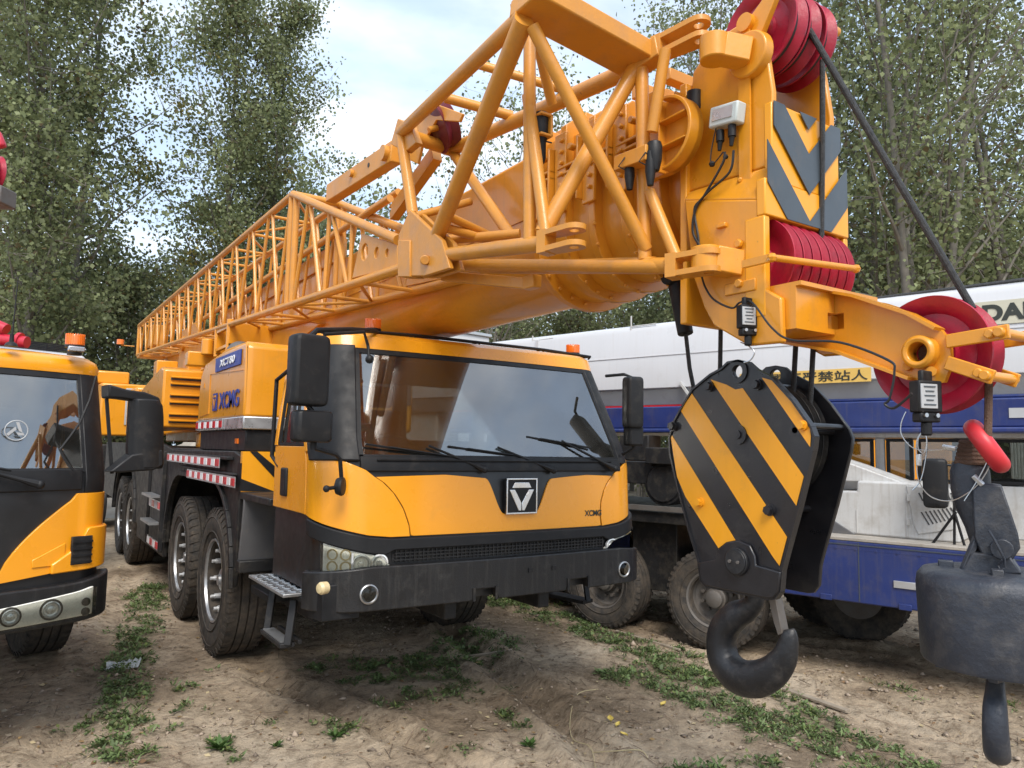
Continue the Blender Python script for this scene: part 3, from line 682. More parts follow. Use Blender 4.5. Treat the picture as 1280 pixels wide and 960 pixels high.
text_part('XCMG', 'front_lettering', M_['decal_dark'], crane, S(.80, 1.455, .016)+V((-.13,0,0)), (1,.02,0), (0,0,1), .045, .17, .004, bold=.02)
# ---- cowl, windscreen, pillars, roof
m = MB(); patch(m, -1.12, 1.12, 1.80, 1.90, .018, .02, nq=30, nz=2); m.build('cowl', M_['black'], crane, bevel=.006)
fsu = MB(); fsu2 = MB()
ws = MB(); patch(ws, -1.10, 1.10, 1.895, 2.635, .0, .006, nq=24, nz=10); ws = ws.build('windscreen', M_['glass'], crane)
rb = MB(); e_ = .02
patch(rb, -1.14, 1.14, 1.88, 1.91, .008, .02, nq=24, nz=1); patch(rb, -1.14, 1.14, 2.62, 2.655, .008, .02, nq=24, nz=1)
for sg in (-1, 1): patch(rb, sg*1.07, sg*1.14, 1.90, 2.63, .008, .02, nq=1, nz=8)
rb.build('rubber_seal', M_['black'], ws)
for sg in (-1, 1):
    m = MB(); patch(m, sg*1.13, sg*1.92, 1.86, 2.66, .012, .03, nq=8, nz=10); m.build('windscreen_pillar', M_['black'], crane, bevel=.008)
# side walls and doors
for sg in (-1, 1):
    d = MB(); patch(d, sg*2.03, sg*2.95, ybot, 1.955, .012, .02, nq=10, nz=5); door = d.build('door', Y_, crane, bevel=.005)
    m = MB(); patch(m, sg*1.95, sg*2.95, 2.60, 2.67, .010, .03, nq=8, nz=1); patch(m, sg*2.86, sg*2.95, 1.955, 2.60, .010, .03, nq=1, nz=4); patch(m, sg*1.93, sg*2.02, 1.92, 2.60, .010, .03, nq=1, nz=6)
    m.build('window_frame', Y_, door, bevel=.004)
    m = MB(); patch(m, sg*2.04, sg*2.84, 1.975, 2.585, .0, .006, nq=6, nz=4); m.build('side_window', M_['glass_dark'], door)
    m = MB()
    for a, b2, c, e in ((2.02, 2.86, 1.957, 1.98), (2.02, 2.86, 2.578, 2.60), (2.02, 2.05, 1.98, 2.58), (2.83, 2.86, 1.98, 2.58), (2.42, 2.445, 1.98, 2.58)): patch(m, sg*a, sg*b2, c, e, .013, .02, nq=2, nz=2)
    m.build('window_seal', M_['black'], door)
    m = MB(); patch(m, sg*2.52, sg*2.68, 1.60, 1.80, .022, .03, nq=3, nz=3); hnd = m.build('door_handle', M_['black'], door, bevel=.012)
    m = MB(); patch(m, sg*2.55, sg*2.65, 1.63, 1.77, .026, .006, nq=2, nz=2); m.build('handle_recess', M_['chassis'], hnd)
    if sg < 0:
        x = XC+sg*1.36
        m = MB(); p0 = at(362, 462, x=x); p1 = at(346, 475, x=x); p2 = at(340, 570, x=x); p3 = at(349, 583, x=x)
        m.path([p0+V((.06,0,0)), p0, p1, p1.lerp(p2, .5), p2, p3, p3+V((.06,0,0))], .016, 8); m.build('grab_handle', M_['black'], crane)
        m = MB(); p = S(-2.93, 1.66, .014); patch(m, -2.945, -2.90, 1.60, 1.70, .014, .004, nq=1, nz=1); m.build('caution_label', M_['white_sign'], door)
        m = MB(); patch(m, -2.94, -2.905, 1.62, 1.66, .016, .004, nq=1, nz=1); m.build('caution_print', M_['red_reflect'], door)
# roof: rounded shell
rf = MB(); rings = []
for z, off, dy in ((2.655, .012, 0), (2.70, .02, 0), (2.745, .005, .0), (2.775, -.04, .02), (2.79, -.12, .06), (2.795, -.4, .25)):
    ring = []
    for q in [i*.1 for i in range(-30, 31)]:
        p = S(q, min(z, 2.70), off); p.z = z; ring.append(p)
    rings.append(ring)
rf.loft(rings, cap=True); roof = rf.build('roof', Y_, crane, bevel=.0)
# back wall with an opening, floor, dash, seats
bw = MB(); Yb = YB-.02
bw.box(XC-1.28, XC+1.28, Yb, Yb+.03, 1.05, 2.02); bw.box(XC-1.22, XC+1.22, Yb, Yb+.03, 2.48, 2.70)
for x0, x1 in ((-1.24, -1.0), (-.42, -.30), (.34, .46), (1.0, 1.24)): bw.box(XC+x0, XC+x1, Yb, Yb+.03, 2.02, 2.48)
bw.build('rear_wall', M_['beige'], crane)
m = MB(); m.box(XC-1.2, XC+1.2, .10, YB-.03, 1.30, 1.34); m.build('cab_floor', M_['interior'], crane)
m = MB(); m.prism([(XC-1.1, .10, 1.80), (XC-1.1, .42, 1.86), (XC-1.1, .55, 1.78), (XC-1.1, .50, 1.50), (XC-1.1, .10, 1.50)], (2.2, 0, 0)); m.build('dashboard', M_['interior'], crane, bevel=.02)
for sx in (-.62, .78):
    m = MB(); m.box(XC+sx-.24, XC+sx+.24, .58, 1.0, 1.55, 1.70); m.box(XC+sx-.22, XC+sx+.22, .94, 1.05, 1.70, 2.25); m.box(XC+sx-.14, XC+sx+.14, .96, 1.04, 2.27, 2.44)
    m.build('seat', M_['red_dark'] if sx < 0 else M_['interior'], crane, bevel=.04, seg=3)
m = MB(); c = V((XC-.62, .58, 1.93)); ax = V((0, -.55, .8)).normalized(); a = ax.orthogonal().normalized(); b_ = ax.cross(a)
m.path([c+(a*math.cos(t)+b_*math.sin(t))*.2 for t in [i*PI/12 for i in range(24)]], .014, 6, closed=True); m.beam(c-a*.19, c+a*.19, .03, .02); m.tube(c, c-ax*.3, .03); m.build('steering_wheel', M_['interior'], crane)
m = MB(); m.box(XC-.95, XC-.90, .9, 1.08, 1.9, 2.5); m.box(XC+.1, XC+.9, 1.0, 1.07, 1.8, 2.02); m.build('cab_locker', M_['beige'], crane, bevel=.01)
m = MB(); m.box(XC-.15, XC+.2, .3, .42, 1.86, 1.93); m.cbox((XC+.55, .35, 1.88), .3, .16, .05); m.cbox((XC-.62, .40, 1.90), .42, .1, .1); m.build('instrument_panel', M_['black'], crane, bevel=.01)
m = MB(); m.cbox((XC+.95, .36, 1.90), .22, .17, .03, Matrix.Rotation(.3, 4, 'Z')); m.cbox((XC+.30, .40, 1.95), .06, .06, .12); m.build('dash_papers', M_['white_old'], crane)
m = MB(); z_ = 2.38; p = S(.36, z_, -.012); m.prism([S(.34, 2.30, -.01), S(.40, 2.30, -.01), S(.40, 2.47, -.01), S(.34, 2.47, -.01)], (0, .002, 0)); m.build('glass_sticker', M_['greybox'], ws)
m = MB(); [m.tube((XC+x, .62, 2.62), (XC+x, .56, 2.50), .012) for x in (-.05, .05)]; m.box(XC-1.1, XC-.25, .50, .54, 2.42, 2.60); m.box(XC+.3, XC+1.1, .50, .54, 2.46, 2.60); m.build('sun_visor', M_['interior'], crane, bevel=.01)
# wipers lie just above the glass
def onws(px, py, off=.03):
    z = 2.0
    for _ in range(12): p = at(px, py, y=yf(z)+.02-off); z = p.z
    return p
for (bx0, by0, bx1, by1, hx, hy, ex, ey, mx_, my_) in ((457,555,600,577, 606,587, 536,557, 0,0), (560,558,672,574, 692,588, 622,559, 0,0), (658,546,738,560, 769,586, 702,551, 0,0)):
    w_o = MB(); A = onws(hx, hy, .05); B = onws(ex, ey, .035)
    w_o.path([A, A.lerp(B, .12), A.lerp(B, .2), B], [.022, .020, .011, .008], 8); w_o.sph(A, .026, 10)
    wo = w_o.build('wiper', M_['black'], crane)
    m = MB(); m.path([onws(bx0+(bx1-bx0)*t, by0+(by1-by0)*t, .018) for t in (0, .25, .5, .75, 1)], .008, 6); m.path([onws(bx0+(bx1-bx0)*t, by0+(by1-by0)*t-1, .033) for t in (.22, .4, .6, .78)], .006, 5); m.build('wiper_blade', M_['black'], wo)
m = MB(); m.path([S(-.95+1.9*t, 1.875, .03) for t in [i/20 for i in range(21)]], .007, 6); m.build('washer_hose', M_['black'], crane)
# roof rail, beacons
m = MB(); rp = [at(x, y, y=.62) for x, y in ((404, 417), (440, 413), (520, 419), (600, 428), (680, 437), (738, 446))]
m.path(rp, .011, 8); m.path([p+V((0, .10, .01)) for p in rp], .009, 8)
for i in range(6): m.tube(rp[i], rp[i]+V((0, .1, 0)), .008); m.tube(rp[i], V((rp[i].x, rp[i].y+.03, 2.78)), .008)
m.build('roof_rail', M_['black'], crane)
def beacon(par, p, r, h, name='beacon'):
    o = MB(); o.lathe([(r*.8, -.05), (r*.8, 0), (r*1.08, 0), (r*1.08, .018), (r*.9, .02)], p, (0,0,1), 20); o = o.build(name, M_['black'], par)
    l = MB(); l.lathe([(r, .018), (r, h*.92), (r*.94, h), (.001, h)], p, (0,0,1), 28)
    for i in range(24): a = 2*PI*i/24; l.cbox(p+V((math.cos(a)*r, math.sin(a)*r, .02+h*.45)), .007, .007, h*.8, Matrix.Rotation(a, 4, 'Z'))
    l.build('lens', M_['amber'], o); return o
beacon(crane, at(466, 414, y=.75), .058, .085); beacon(crane, at(716, 444, y=.75), .058, .085)
# left mirrors with their arm
mp_ = MB()
def rbox(mb, c, sx, sy, sz, rz=0, tap=0):
    M = Matrix.Translation(V(c)) @ Matrix.Rotation(rz, 4, 'Z'); rings = []
    for k, (f, zz) in enumerate(((.80, -.5), (.96, -.46), (1, -.40), (1, .40), (.96, .46), (.80, .5))):
        rings.append([M @ V((x*sx*f/2, y*sy*f/2, zz*sz)) for x, y in ((-1,-.55),(-.85,-1),(.85,-1),(1,-.55),(1,.7),(.9,1),(-.9,1),(-1,.7))])
    mb.loft(rings)
A = at(386, 463, y=-.12); B = at(390, 533, y=-.13)
m = MB(); rbox(m, A, .235, .13, .43, .12); m1 = m.build('main_mirror', BK, crane, bevel=.012)
m = MB(); rbox(m, B, .235, .11, .19, .1); m2 = m.build('wide_angle_mirror', BK, crane, bevel=.012)
m = MB(); m.tube(A+V((0,0,-.21)), B+V((0,0,.09)), .014); top = at(403, 416, y=-.08)
m.path([at(383, 425, y=-.05), at(396, 413, y=-.02), at(440, 412, y=.2), at(470, 414, y=.5)], .018, 8)
m.path([at(405, 418, y=-.02), at(455, 415, y=.1), at(460, 432, y=.12), at(461, 447, y=.1)], .011, 8); m.sph(at(462, 449, y=.1), .03, 10)
m.path([at(392, 548, y=-.12), at(395, 561, y=-.12), at(420, 568, y=-.08), at(425, 574, y=-.05), at(427, 600, y=-.03)], .013, 8)
m.tube(at(391, 545, y=-.12), at(391, 562, y=-.12), .018)
m.build('mirror_arm', BK, crane)
m = MB(); p = at(427, 608, y=-.06); m.lathe([(.001, -.05), (.05, -.03), (.06, 0), (.055, .012), (.001, .014)], p, (.75, -.6, 0), 18); m.sph(at(408, 611, y=-.1), .022, 10); m.tube(at(408, 611, y=-.1), p, .012); m.build('kerb_mirror', BK, crane)
# right mirror
A = at(789, 503, y=-.02)+V((.02,0,0)); m = MB(); rbox(m, A, .15, .12, .42, -.2); m.build('main_mirror', BK, crane, bevel=.012)
m = MB(); rbox(m, at(792, 545, y=.0), .14, .11, .16, -.2); m.build('wide_angle_mirror', BK, crane, bevel=.012)
m = MB(); m.path([at(757, 470, y=.2), at(780, 468, y=.05), at(792, 472, y=.0), at(792, 560, y=.0), at(778, 568, y=.1)], .013, 8); m.build('mirror_arm', BK, crane)

# ---- body behind the cab
BODY = M_['chassis']; XL = -1.30; XR = 2*XC+1.30
m = MB(); m.box(XC-.45, XC-.35, .1, 13, .78, 1.15); m.box(XC+.35, XC+.45, .1, 13, .78, 1.15)
for y in (1.6, 3.8, 5.6, 8, 9.8, 12): m.box(XC-.35, XC+.35, y, y+.12, .84, 1.08)
m.build('chassis_frame', BODY, crane, bevel=.01)
def side_body(xo, xi):
    """outer body wall with two arched wheel openings"""
    mb = MB(); pts = []
    def arch(yc0, yc1, r=.84, zc=.74):
        out = []
        for i in range(9): a = PI-i*(PI/2)/8; out.append((yc0+r*math.cos(a), zc+r*math.sin(a)*1.02))
        for i in range(9): a = PI/2-i*(PI/2)/8; out.append((yc1+r*math.cos(a), zc+r*math.sin(a)*1.02))
        return out
    prof = [(2.10, .98), (2.10, .98)]
    prof = [(2.06, 1.0)]+arch(3.0, 4.7)+[(5.62, .74), (5.64, .55), (8.05, .55), (8.05, .74)]+arch(9.2, 10.5, .80)+[(11.45, .74), (11.5, .9), (13.4, .9), (13.4, 1.95), (6.2, 1.95), (5.4, 1.88), (2.30, 1.90), (2.06, 1.86)]
    n = len(prof)
    mb.prism([V((xo, a, b)) for a, b in prof], (xi-xo, 0, 0)); return mb
m = side_body(XL, XL+.05); sb = m.build('body_side', BODY, crane, bevel=.01, smooth=25)
m = side_body(XR, XR-.05); m.build('body_side', BODY, crane, bevel=.01, smooth=25)
m = MB(); m.box(XL+.05, XR-.05, 2.1, 13.4, 1.86, 1.90); m.box(XL+.05, XR-.05, 2.06, 2.10, 1.2, 1.86); m.box(XL+.05, XR-.05, 5.62, 5.66, .6, 1.86); m.box(XL+.05, XR-.05, 8.0, 8.04, .6, 1.86); m.box(XL+.06, XR-.06, 13.34, 13.4, .9, 1.86)
m.build('deck', BODY, crane, bevel=.01)
# flared arch trims, ledges
m = MB()
for y0, y1 in ((3.0, 4.7), (9.2, 10.5)):
    pts = [V((XL-.012, y0+.86*math.cos(PI-i*PI/16), .74+.88*math.sin(PI-i*PI/16))) for i in range(9)]+[V((XL-.012, y1+.86*math.cos(PI/2-i*PI/16), .74+.88*math.sin(PI/2-i*PI/16))) for i in range(9)]
    for a, b2 in zip(pts, pts[1:]): m.beam(a, b2, .05, .035, up=(1,0,0))
m.beam((XL-.03, 2.3, 1.835), (XL-.03, 5.4, 1.835), .06, .03); m.beam((XL-.02, 2.1, 1.70), (XL-.02, 4.6, 1.70), .05, .02)
m.box(XL-.05, XL, 5.7, 5.76, .6, 1.85); m.box(XL-.04, XL, 6.9, 6.95, .6, 1.85)
m.build('fender_trim', BODY, crane, bevel=.006)
def refl(par, p, q, h, n, nrm=(-1,0,0), name='reflective_strip'):
    p = V(p); q = V(q); nn = V(nrm)*.006; bs = MB(); d = (q-p).normalized(); up = V((0,0,1))
    bs.beam(p, q, .008, h+.03, up=up)
    for i in range(n):
        a = p.lerp(q, (i+.08)/n)+nn; b2 = p.lerp(q, (i+.92)/n)+nn; bs.cur = 1+i % 2; bs.beam(a, b2, .006, h, up=up)
    return bs.build(name, [M_['silver'], M_['red_reflect'], M_['white_sign']], par)
refl(crane, (XL-.064, 2.55, 1.79), (XL-.064, 5.3, 1.79), .062, 17); refl(crane, (XL-.05, 2.0, 1.64), (XL-.05, 4.1, 1.64), .062, 15)
# chevron board and mudguard facing forward behind the cab
def quad_prism(mb, pts, vec): mb.prism(pts, vec)
m = MB(); m.box(XL, -.98, 2.0, 2.06, 1.56, 1.90); cb = m.build('chevron_board', M_['stripe_y'], crane)
m = MB()
for k in range(2):
    o_ = k*.19; m.prism([(XL+.0, 1.994, 1.86-o_), (XL+.0, 1.994, 1.76-o_), (-1.10+k*.0, 1.994, 1.56), (-1.02, 1.994, 1.56)] if k else [(XL+.06, 1.994, 1.90), (-1.18, 1.994, 1.90), (-.98, 1.994, 1.74), (-.98, 1.994, 1.63)], (0,.008,0))
m.prism([(XL, 2.0, 1.80), (XL-.006, 2.1, 1.80), (XL-.006, 2.1, 1.56), (XL, 2.0, 1.56)], (-.006,0,0))
m.build('chevron_stripe', M_['black'], cb)
m = MB(); m.grid(lambda u, v: V((-1.30+.30*u, 1.97-.10*math.sin(v*1.2), .98+.53*v)), 6, 8, .03); mg = m.build('mudguard', M_['grey'], crane, bevel=.008)
m = MB(); m.box(XL, -1.0, 1.15, 2.04, 1.50, 1.56); m.box(XL-.01, -1.0, 1.9, 2.0, .9, 1.0); m.build('mudguard_bracket', BODY, crane, bevel=.01)
# step well under the door
m = MB(); m.box(XL+.02, -1.0, .35, 1.35, .93, .965); m.box(-1.0, -.97, .25, 1.95, .80, 1.52); m.box(XL+.02, -1.0, .30, .35, .90, 1.15)
m.prism([(XL+.03, .28, 1.10), (XL+.03, .28, .86), (XL+.03, .02, .88), (XL+.03, .02, 1.10)], (.25,0,0))
m.box(XL+.1, -.6, 1.40, 1.92, .74, .80); m.box(XL+.25, -.95, .8, 1.9, .70, .90); m.build('step_well', BK, crane, bevel=.008)
st = MB(); st.box(XL-.09, -1.02, .42, 1.28, .968, .99); st = st.build('cab_step', M_['checker'], crane, bevel=.004)
m = MB()
for i in range(12):
    for j in range(5): m.cbox((XL-.06+j*.06, .48+i*.066, .992), .022, .04, .008, Matrix.Rotation(R_(45 if (i+j) % 2 else -45), 4, 'Z'))
m.build('tread_studs', M_['steel'], st)
st = MB(); yA, yB, zt, zb = .50, .98, .92, .64
for y in (yA, yB): st.beam((XL+.03, y+.06, zt), (XL-.02, y, zb), .05, .035)
st.beam((XL-.02, yA, zb), (XL-.02, yB, zb), .10, .03); st.beam((XL+.08, yA+.05, zb+.0), (XL+.08, yB+.05, zb+.0), .03, .03)
st = st.build('lower_step', M_['chassis'], crane, bevel=.005); m = MB(); m.box(XL-.06, XL+.02, yA+.03, yB-.03, zb+.016, zb+.022); m.build('step_tread', M_['checker'], st)
m = MB(); p = at(402, 735, x=XL-.02); m.lathe([(.001, .0), (.036, 0), (.038, .04), (.028, .055), (.001, .06)], p+V((.03,0,0)), (-1,-.3,0), 18); m.build('side_marker', M_['lamp_cream'], crane)
# right side folding step seen under the bumper
m = MB(); a, b2 = at(688, 742, x=1.25), at(735, 752, x=1.35); m.beam(a, b2, .14, .03); m.beam(b2, b2+V((.02,.1,.3)), .04, .03); m.beam(a, a+V((.02,.1,.3)), .04, .03); m.build('lower_step', BK, crane)
# ---- engine cover box carrying the lettering
hb = MB(); y0, y1, z0, z1 = 2.03, 3.97, 2.20, 2.85; ch = .05
prof = [(y0, z0), (y0, z1-.05), (y0+.05, z1), (y1-1.1, z1+.02), (y1-.25, z1-.06), (y1-.07, z1-.18), (y1, z1-.42), (y1+.02, z0)]
rings = []
for x, ins in ((XL, .035), (XL+.02, .01), (XL+.06, 0), (-.47, 0), (-.42, .03)):
    rings.append([V((x, min(max(a, y0+ins*.8), y1-ins*.8+.02), min(b_, z1-ins+.02))) for a, b_ in prof])
hb.loft(rings); hood = hb.build('engine_cover', M_['yellow_box'], crane, bevel=.018, seg=3)
m = MB(); m.box(XL-.004, -.45, y0-.006, y1+.0, 2.09, 2.2); m.build('silver_band', M_['silver'], hood, bevel=.01)
refl(hood, (XL-.012, 2.75, 2.145), (XL-.012, 3.95, 2.145), .062, 9)
m = MB(); m.box(XL+.03, -.47, y0+.03, y1-.05, 1.90, 2.09); m.build('hood_base', BK, hood, bevel=.01)
m = MB(); m.box(XL+.015, XL+.03, 2.28, 2.36, 1.965, 2.01); m.build('side_marker', M_['amber'], hood)
# panel seams on the cover
m = MB()
for a, b2 in (((3.42, 2.26), (3.42, 2.66)), ((3.42, 2.66), (2.10, 2.60)), ((3.42, 2.26), (3.85, 2.24))): m.beam((XL-.001, a[0], a[1]), (XL-.001, b2[0], b2[1]), .004, .012, up=(1,0,0))
m.cbox((XL-.003, 3.72, 2.56), .01, .05, .05); m.build('panel_seam', M_['boom'], hood)
sg_ = MB(); q4 = [at(x, y, x=XL-.004) for x, y in ((271,448), (302.5,436.5), (302,455), (270.5,466))]
ya, yb_ = 3.30, 2.14; zt0 = q4[0].z; zb0 = q4[3].z
sg_.box(XL-.014, XL-.004, q4[1].y, q4[0].y, (q4[2].z+q4[3].z)/2, (q4[0].z+q4[1].z)/2); sp = sg_.build('model_plate', M_['blue_sign'], hood, bevel=.003)
ylen = q4[0].y-q4[1].y; zz0 = (q4[2].z+q4[3].z)/2; zh = (q4[0].z+q4[1].z)/2-zz0
text_part('XCT80', 'model_lettering', M_['white_sign'], sp, (XL-.018, q4[0].y-ylen*.22, zz0+zh*.25), (0,-1,0), (0,0,1), zh*.5, ylen*.60, .005, bold=.02, shear=.15)
l0 = at(284, 522, x=XL-.006); l1 = at(300, 515, x=XL-.006); lt = at(300, 494, x=XL-.006)
text_part('XCMG', 'brand_lettering', M_['blue_sign'], hood, (XL-.006, 2.95, 2.29), (0,-1,0), (0,0,1), .155, .76, .005, bold=.018)
m = MB(); yy, zz = 3.13, 2.365; m.prism([(XL-.006, yy+.09, zz+.085), (XL-.006, yy-.09, zz+.085), (XL-.006, yy-.09, zz-.085), (XL-.006, yy+.09, zz-.085)], (-.005,0,0)); lg = m.build('brand_emblem', M_['blue_sign'], hood)
m = MB(); m.prism([(XL-.013, yy+.06, zz+.03), (XL-.013, yy+.035, zz+.03), (XL-.013, yy, zz-.03), (XL-.013, yy-.035, zz+.03), (XL-.013, yy-.06, zz+.03), (XL-.013, yy, zz-.07)], (-.003,0,0)); m.prism([(XL-.013, yy+.045, zz+.065), (XL-.013, yy-.045, zz+.065), (XL-.013, yy-.055, zz+.045), (XL-.013, yy+.055, zz+.045)], (-.003,0,0)); m.build('emblem_mark', M_['yellow_box'], lg)

# ---- wheels
def make_wheel(par, R=.68, W=.38, style='bright', rim='rim', name='wheel'):
    """axis +X is outward; centre of the tread at the origin of the wheel's own empty"""
    o = bpy.data.objects.new(name, None); COL.objects.link(o); o.parent = par; o.empty_display_size = .2
    t = MB(); w2 = W/2; prof = [(R*.56, -w2*.80), (R*.60, -w2*.92), (R*.78, -w2), (R*.92, -w2*.97), (R*.975, -w2*.86)]
    for k in range(5):
        x0 = -w2*.80+k*w2*.4-.0
        xa = -w2*.78+k*(w2*1.56/4); prof += [(R*.995, xa-.012), (R*.965, xa-.010), (R*.965, xa+.002), (R*.995, xa+.004)] if 0 < k < 4 else [(R*.99, xa)]
    prof += [(R*.975, w2*.86), (R*.92, w2*.97), (R*.78, w2), (R*.60, w2*.92), (R*.56, w2*.80)]
    t.lathe(prof+[(R*.5, w2*.7), (R*.5, -w2*.7)], (0,0,0), (1,0,0), 72, close=True)
    nb = 46
    for i in range(nb):
        a = 2*PI*i/nb
        M = Matrix.Rotation(a, 4, 'X')
        for sx in (-1, 1):
            t.add([M @ V(p) for p in ((sx*w2*.99, -.016, R*.93), (sx*w2*.99, .020, R*.93), (sx*w2*.88, .022, R*1.002), (sx*w2*.88, -.018, R*1.002), (sx*w2*.52, .006, R*1.003), (sx*w2*.52, -.026, R*1.003), (sx*w2*.9, 0, R*.9))], [(0,1,2,3), (3,2,4,5), (0,6,1), (0,3,6), (1,6,2)])
    for rr in (.66, .86): t.lathe([(R*rr, w2*.96), (R*rr+.006, w2*1.01), (R*rr+.012, w2*.98)], (0,0,0), (1,0,0), 64, close=True)
    ty = t.build('tyre', M_['rubber'], o, smooth=50)
    r = MB(); ri = R*.555
    if style == 'bright': prof = [(ri+.012, w2*.80), (ri+.006, w2*.90), (ri-.010, w2*.88), (ri-.016, w2*.70), (ri-.020, w2*.20), (ri-.028, -w2*.05), (ri-.10, -w2*.10), (ri-.15, -w2*.05), (.155, -w2*.02), (.15, w2*.30), (.12, w2*.42), (.001, w2*.44)]
    else: prof = [(ri+.012, w2*.80), (ri+.004, w2*.87), (ri-.012, w2*.82), (ri-.02, w2*.4), (ri-.04, -w2*.1), (ri-.10, -w2*.2), (.11, -w2*.15), (.105, w2*.35), (.075, w2*.45), (.001, w2*.46)]
    r.lathe(prof, (0,0,0), (1,0,0), 48, cap=False); r.lathe([(ri+.01, w2*.7), (ri+.01, -w2*.75), (.001, -w2*.7)], (0,0,0), (1,0,0), 48, cap=False); rm = r.build('rim', M_[rim], o, smooth=40)
    n = MB()
    for i in range(10):
        a = 2*PI*i/10; p = V((0, math.cos(a)*(ri-.095 if style == 'bright' else ri-.12), math.sin(a)*(ri-.095 if style == 'bright' else ri-.12)))
        if style == 'bright': n.tube(p+V((-w2*.10,0,0)), p+V((w2*.52,0,0)), .028, .024, n=8); n.tube(p+V((w2*.52,0,0)), p+V((w2*.70,0,0)), .016, n=8)
        else: n.tube(p+V((-w2*.18,0,0)), p+V((w2*.15,0,0)), .02, n=6)
    rn = ri-.095 if style == 'bright' else ri-.12; xr = -w2*.085 if style == 'bright' else -w2*.17
    n.lathe([(rn-.03, xr-.006), (rn-.03, xr+.004), (rn+.03, xr+.004), (rn+.03, xr-.006)], (0,0,0), (1,0,0), 40, close=True)
    n.build('wheel_nuts', M_['nut' if style == 'bright' else rim], o, smooth=30)
    h = MB(); h.lathe([(.10, w2*.42), (.098, w2*.50), (.07, w2*.56), (.05, w2*.56), (.048, w2*.66), (.001, w2*.68)] if style == 'bright' else [(.09, w2*.42), (.085, w2*.7), (.06, w2*.78), (.001, w2*.8)], (0,0,0), (1,0,0), 24); h.build('hub_cap', M_['rim_dirty'] if style != 'bright' else M_['rim'], o, smooth=40)
    return o
THINGS['truck_crane'] = True
def place_wheel(src, par, loc, rz, tilt=0):
    """copy of a wheel with its parts"""
    c = src.copy(); COL.objects.link(c); c.parent = par
    root = par
    c.matrix_parent_inverse = Matrix.Identity(4)
    base = WM(par) if THINGS.get(root.name, True) else Matrix.Identity(4)
    if THINGS.get(root.name, True): c.matrix_parent_inverse = base.inverted()
    c.location = loc; c.rotation_euler = (tilt, 0, rz)
    for ch in kids(src):
        d = ch.copy(); COL.objects.link(d); d.parent = c; d.matrix_parent_inverse = Matrix.Identity(4)
    return c
class _W: pass
def wheel_proto(par, loc, rz, tilt=0, **k):
    o = make_wheel(None, **k)
    o.parent = par
    if THINGS.get(par.name, True): o.matrix_parent_inverse = WM(par).inverted()
    for ch in kids(o): ch.matrix_parent_inverse = Matrix.Identity(4)
    o.location = loc; o.rotation_euler = (tilt, 0, rz); return o
WZ = .675
w1 = wheel_proto(crane, (XL+.20, 3.0, WZ), PI, .1)
for i, y in enumerate((4.7, 9.2, 10.5)): place_wheel(w1, crane, (XL+.20, y, WZ), PI, .3+i*.4)
for i, y in enumerate((3.0, 4.7, 9.2, 10.5)): place_wheel(w1, crane, (XR-.20, y, WZ), 0, .2+i*.5)
m = MB()
for y in (3.0, 4.7, 9.2, 10.5): m.tube((XL+.3, y, WZ), (XR-.3, y, WZ), .09); m.sph((XC, y, WZ), .26, 12)
m.build('axle', BODY, crane)
# outrigger boxes and side steps
m = MB(); m.box(XL-.02, XL+.4, 5.75, 6.75, .62, 1.80); m.box(XL+.02, XL+.35, 7.0, 7.95, .62, 1.75); m.box(XR-.4, XR+.02, 5.75, 6.75, .62, 1.80); m.build('outrigger_box', BODY, crane, bevel=.02)
for z in (.66, 1.16): refl(crane, (XL-.03, 5.85, z), (XL-.03, 6.75, z), .08, 4)
m = MB(); m.box(XL-.14, XL-.01, 5.9, 6.7, .92, .95); m.box(XL-.14, XL-.01, 5.9, 6.7, 1.26, 1.29); m.build('side_step', M_['checker'], crane)

# ---- slewing superstructure with louvred hood
SX = XL-.06
sup = MB(); prof = [(6.0, 2.16), (6.0, 2.92), (6.25, 2.97), (8.4, 2.72), (9.6, 2.5), (9.6, 2.16)]
sup.prism([V((SX, a, b_)) for a, b_ in prof], (.62, 0, 0)); su = sup.build('machinery_hood', M_['yellow_box'], crane, bevel=.03, seg=3)
m = MB()
for z in (2.78, 2.70, 2.55, 2.46, 2.30, 2.22): m.box(SX+.09, SX+.56, 5.985, 6.0, z, z+.034)
for k in range(6): m.box(SX-.008, SX, 7.9+.02, 8.9, 2.24+k*.06, 2.27+k*.06)
m.build('louvre_slot', M_['interior'], su)
m = MB()
for z in (2.82, 2.735, 2.59, 2.495, 2.34, 2.255): m.beam((SX+.09, 5.97, z), (SX+.56, 5.97, z), .05, .012, up=(0,-.4,1))
m.build('louvre_blade', M_['yellow_box'], su)
m = MB(); m.box(-.75, 1.2, 5.2, 9.5, 1.98, 2.14); m.lathe([(.95, 1.90), (.95, 2.10), (.8, 2.12)], (XC, 6.2, 0), (0,0,1), 40); m.build('slewing_table', M_['yellow_box'], crane, bevel=.02)
m = MB()
for x in (-.62, .48):
    m.prism([V((x, a, b_)) for a, b_ in ((4.6, 2.14), (4.9, 2.75), (6.6, 3.05), (8.2, 3.9), (9.4, 3.9), (9.8, 2.14))], (.06, 0, 0))
m.tube((-.66, 9.1, 3.65), (.58, 9.1, 3.65), .13, n=20); m.tube((-.66, 5.0, 2.4), (.58, 5.0, 2.4), .11, n=20); m.build('boom_tower', M_['boom'], crane, bevel=.01)
m = MB(); m.tube((XC-.1, 5.0, 2.4), (XC-.1, 7.0, 2.72), .15, n=20); m.build('lift_cylinder', M_['boom'], crane)
m = MB(); m.lathe([(.42, -.45), (.42, -.42), (.26, -.40), (.26, .40), (.42, .42), (.42, .45)], (.0, 10.3, 2.9), (1,0,0), 28); m.build('winch_drum', M_['dark_red'], crane)
m = MB(); m.box(-1.1, 1.2, 10.9, 12.1, 2.1, 3.0); m.build('counterweight', M_['yellow_box'], crane, bevel=.05)
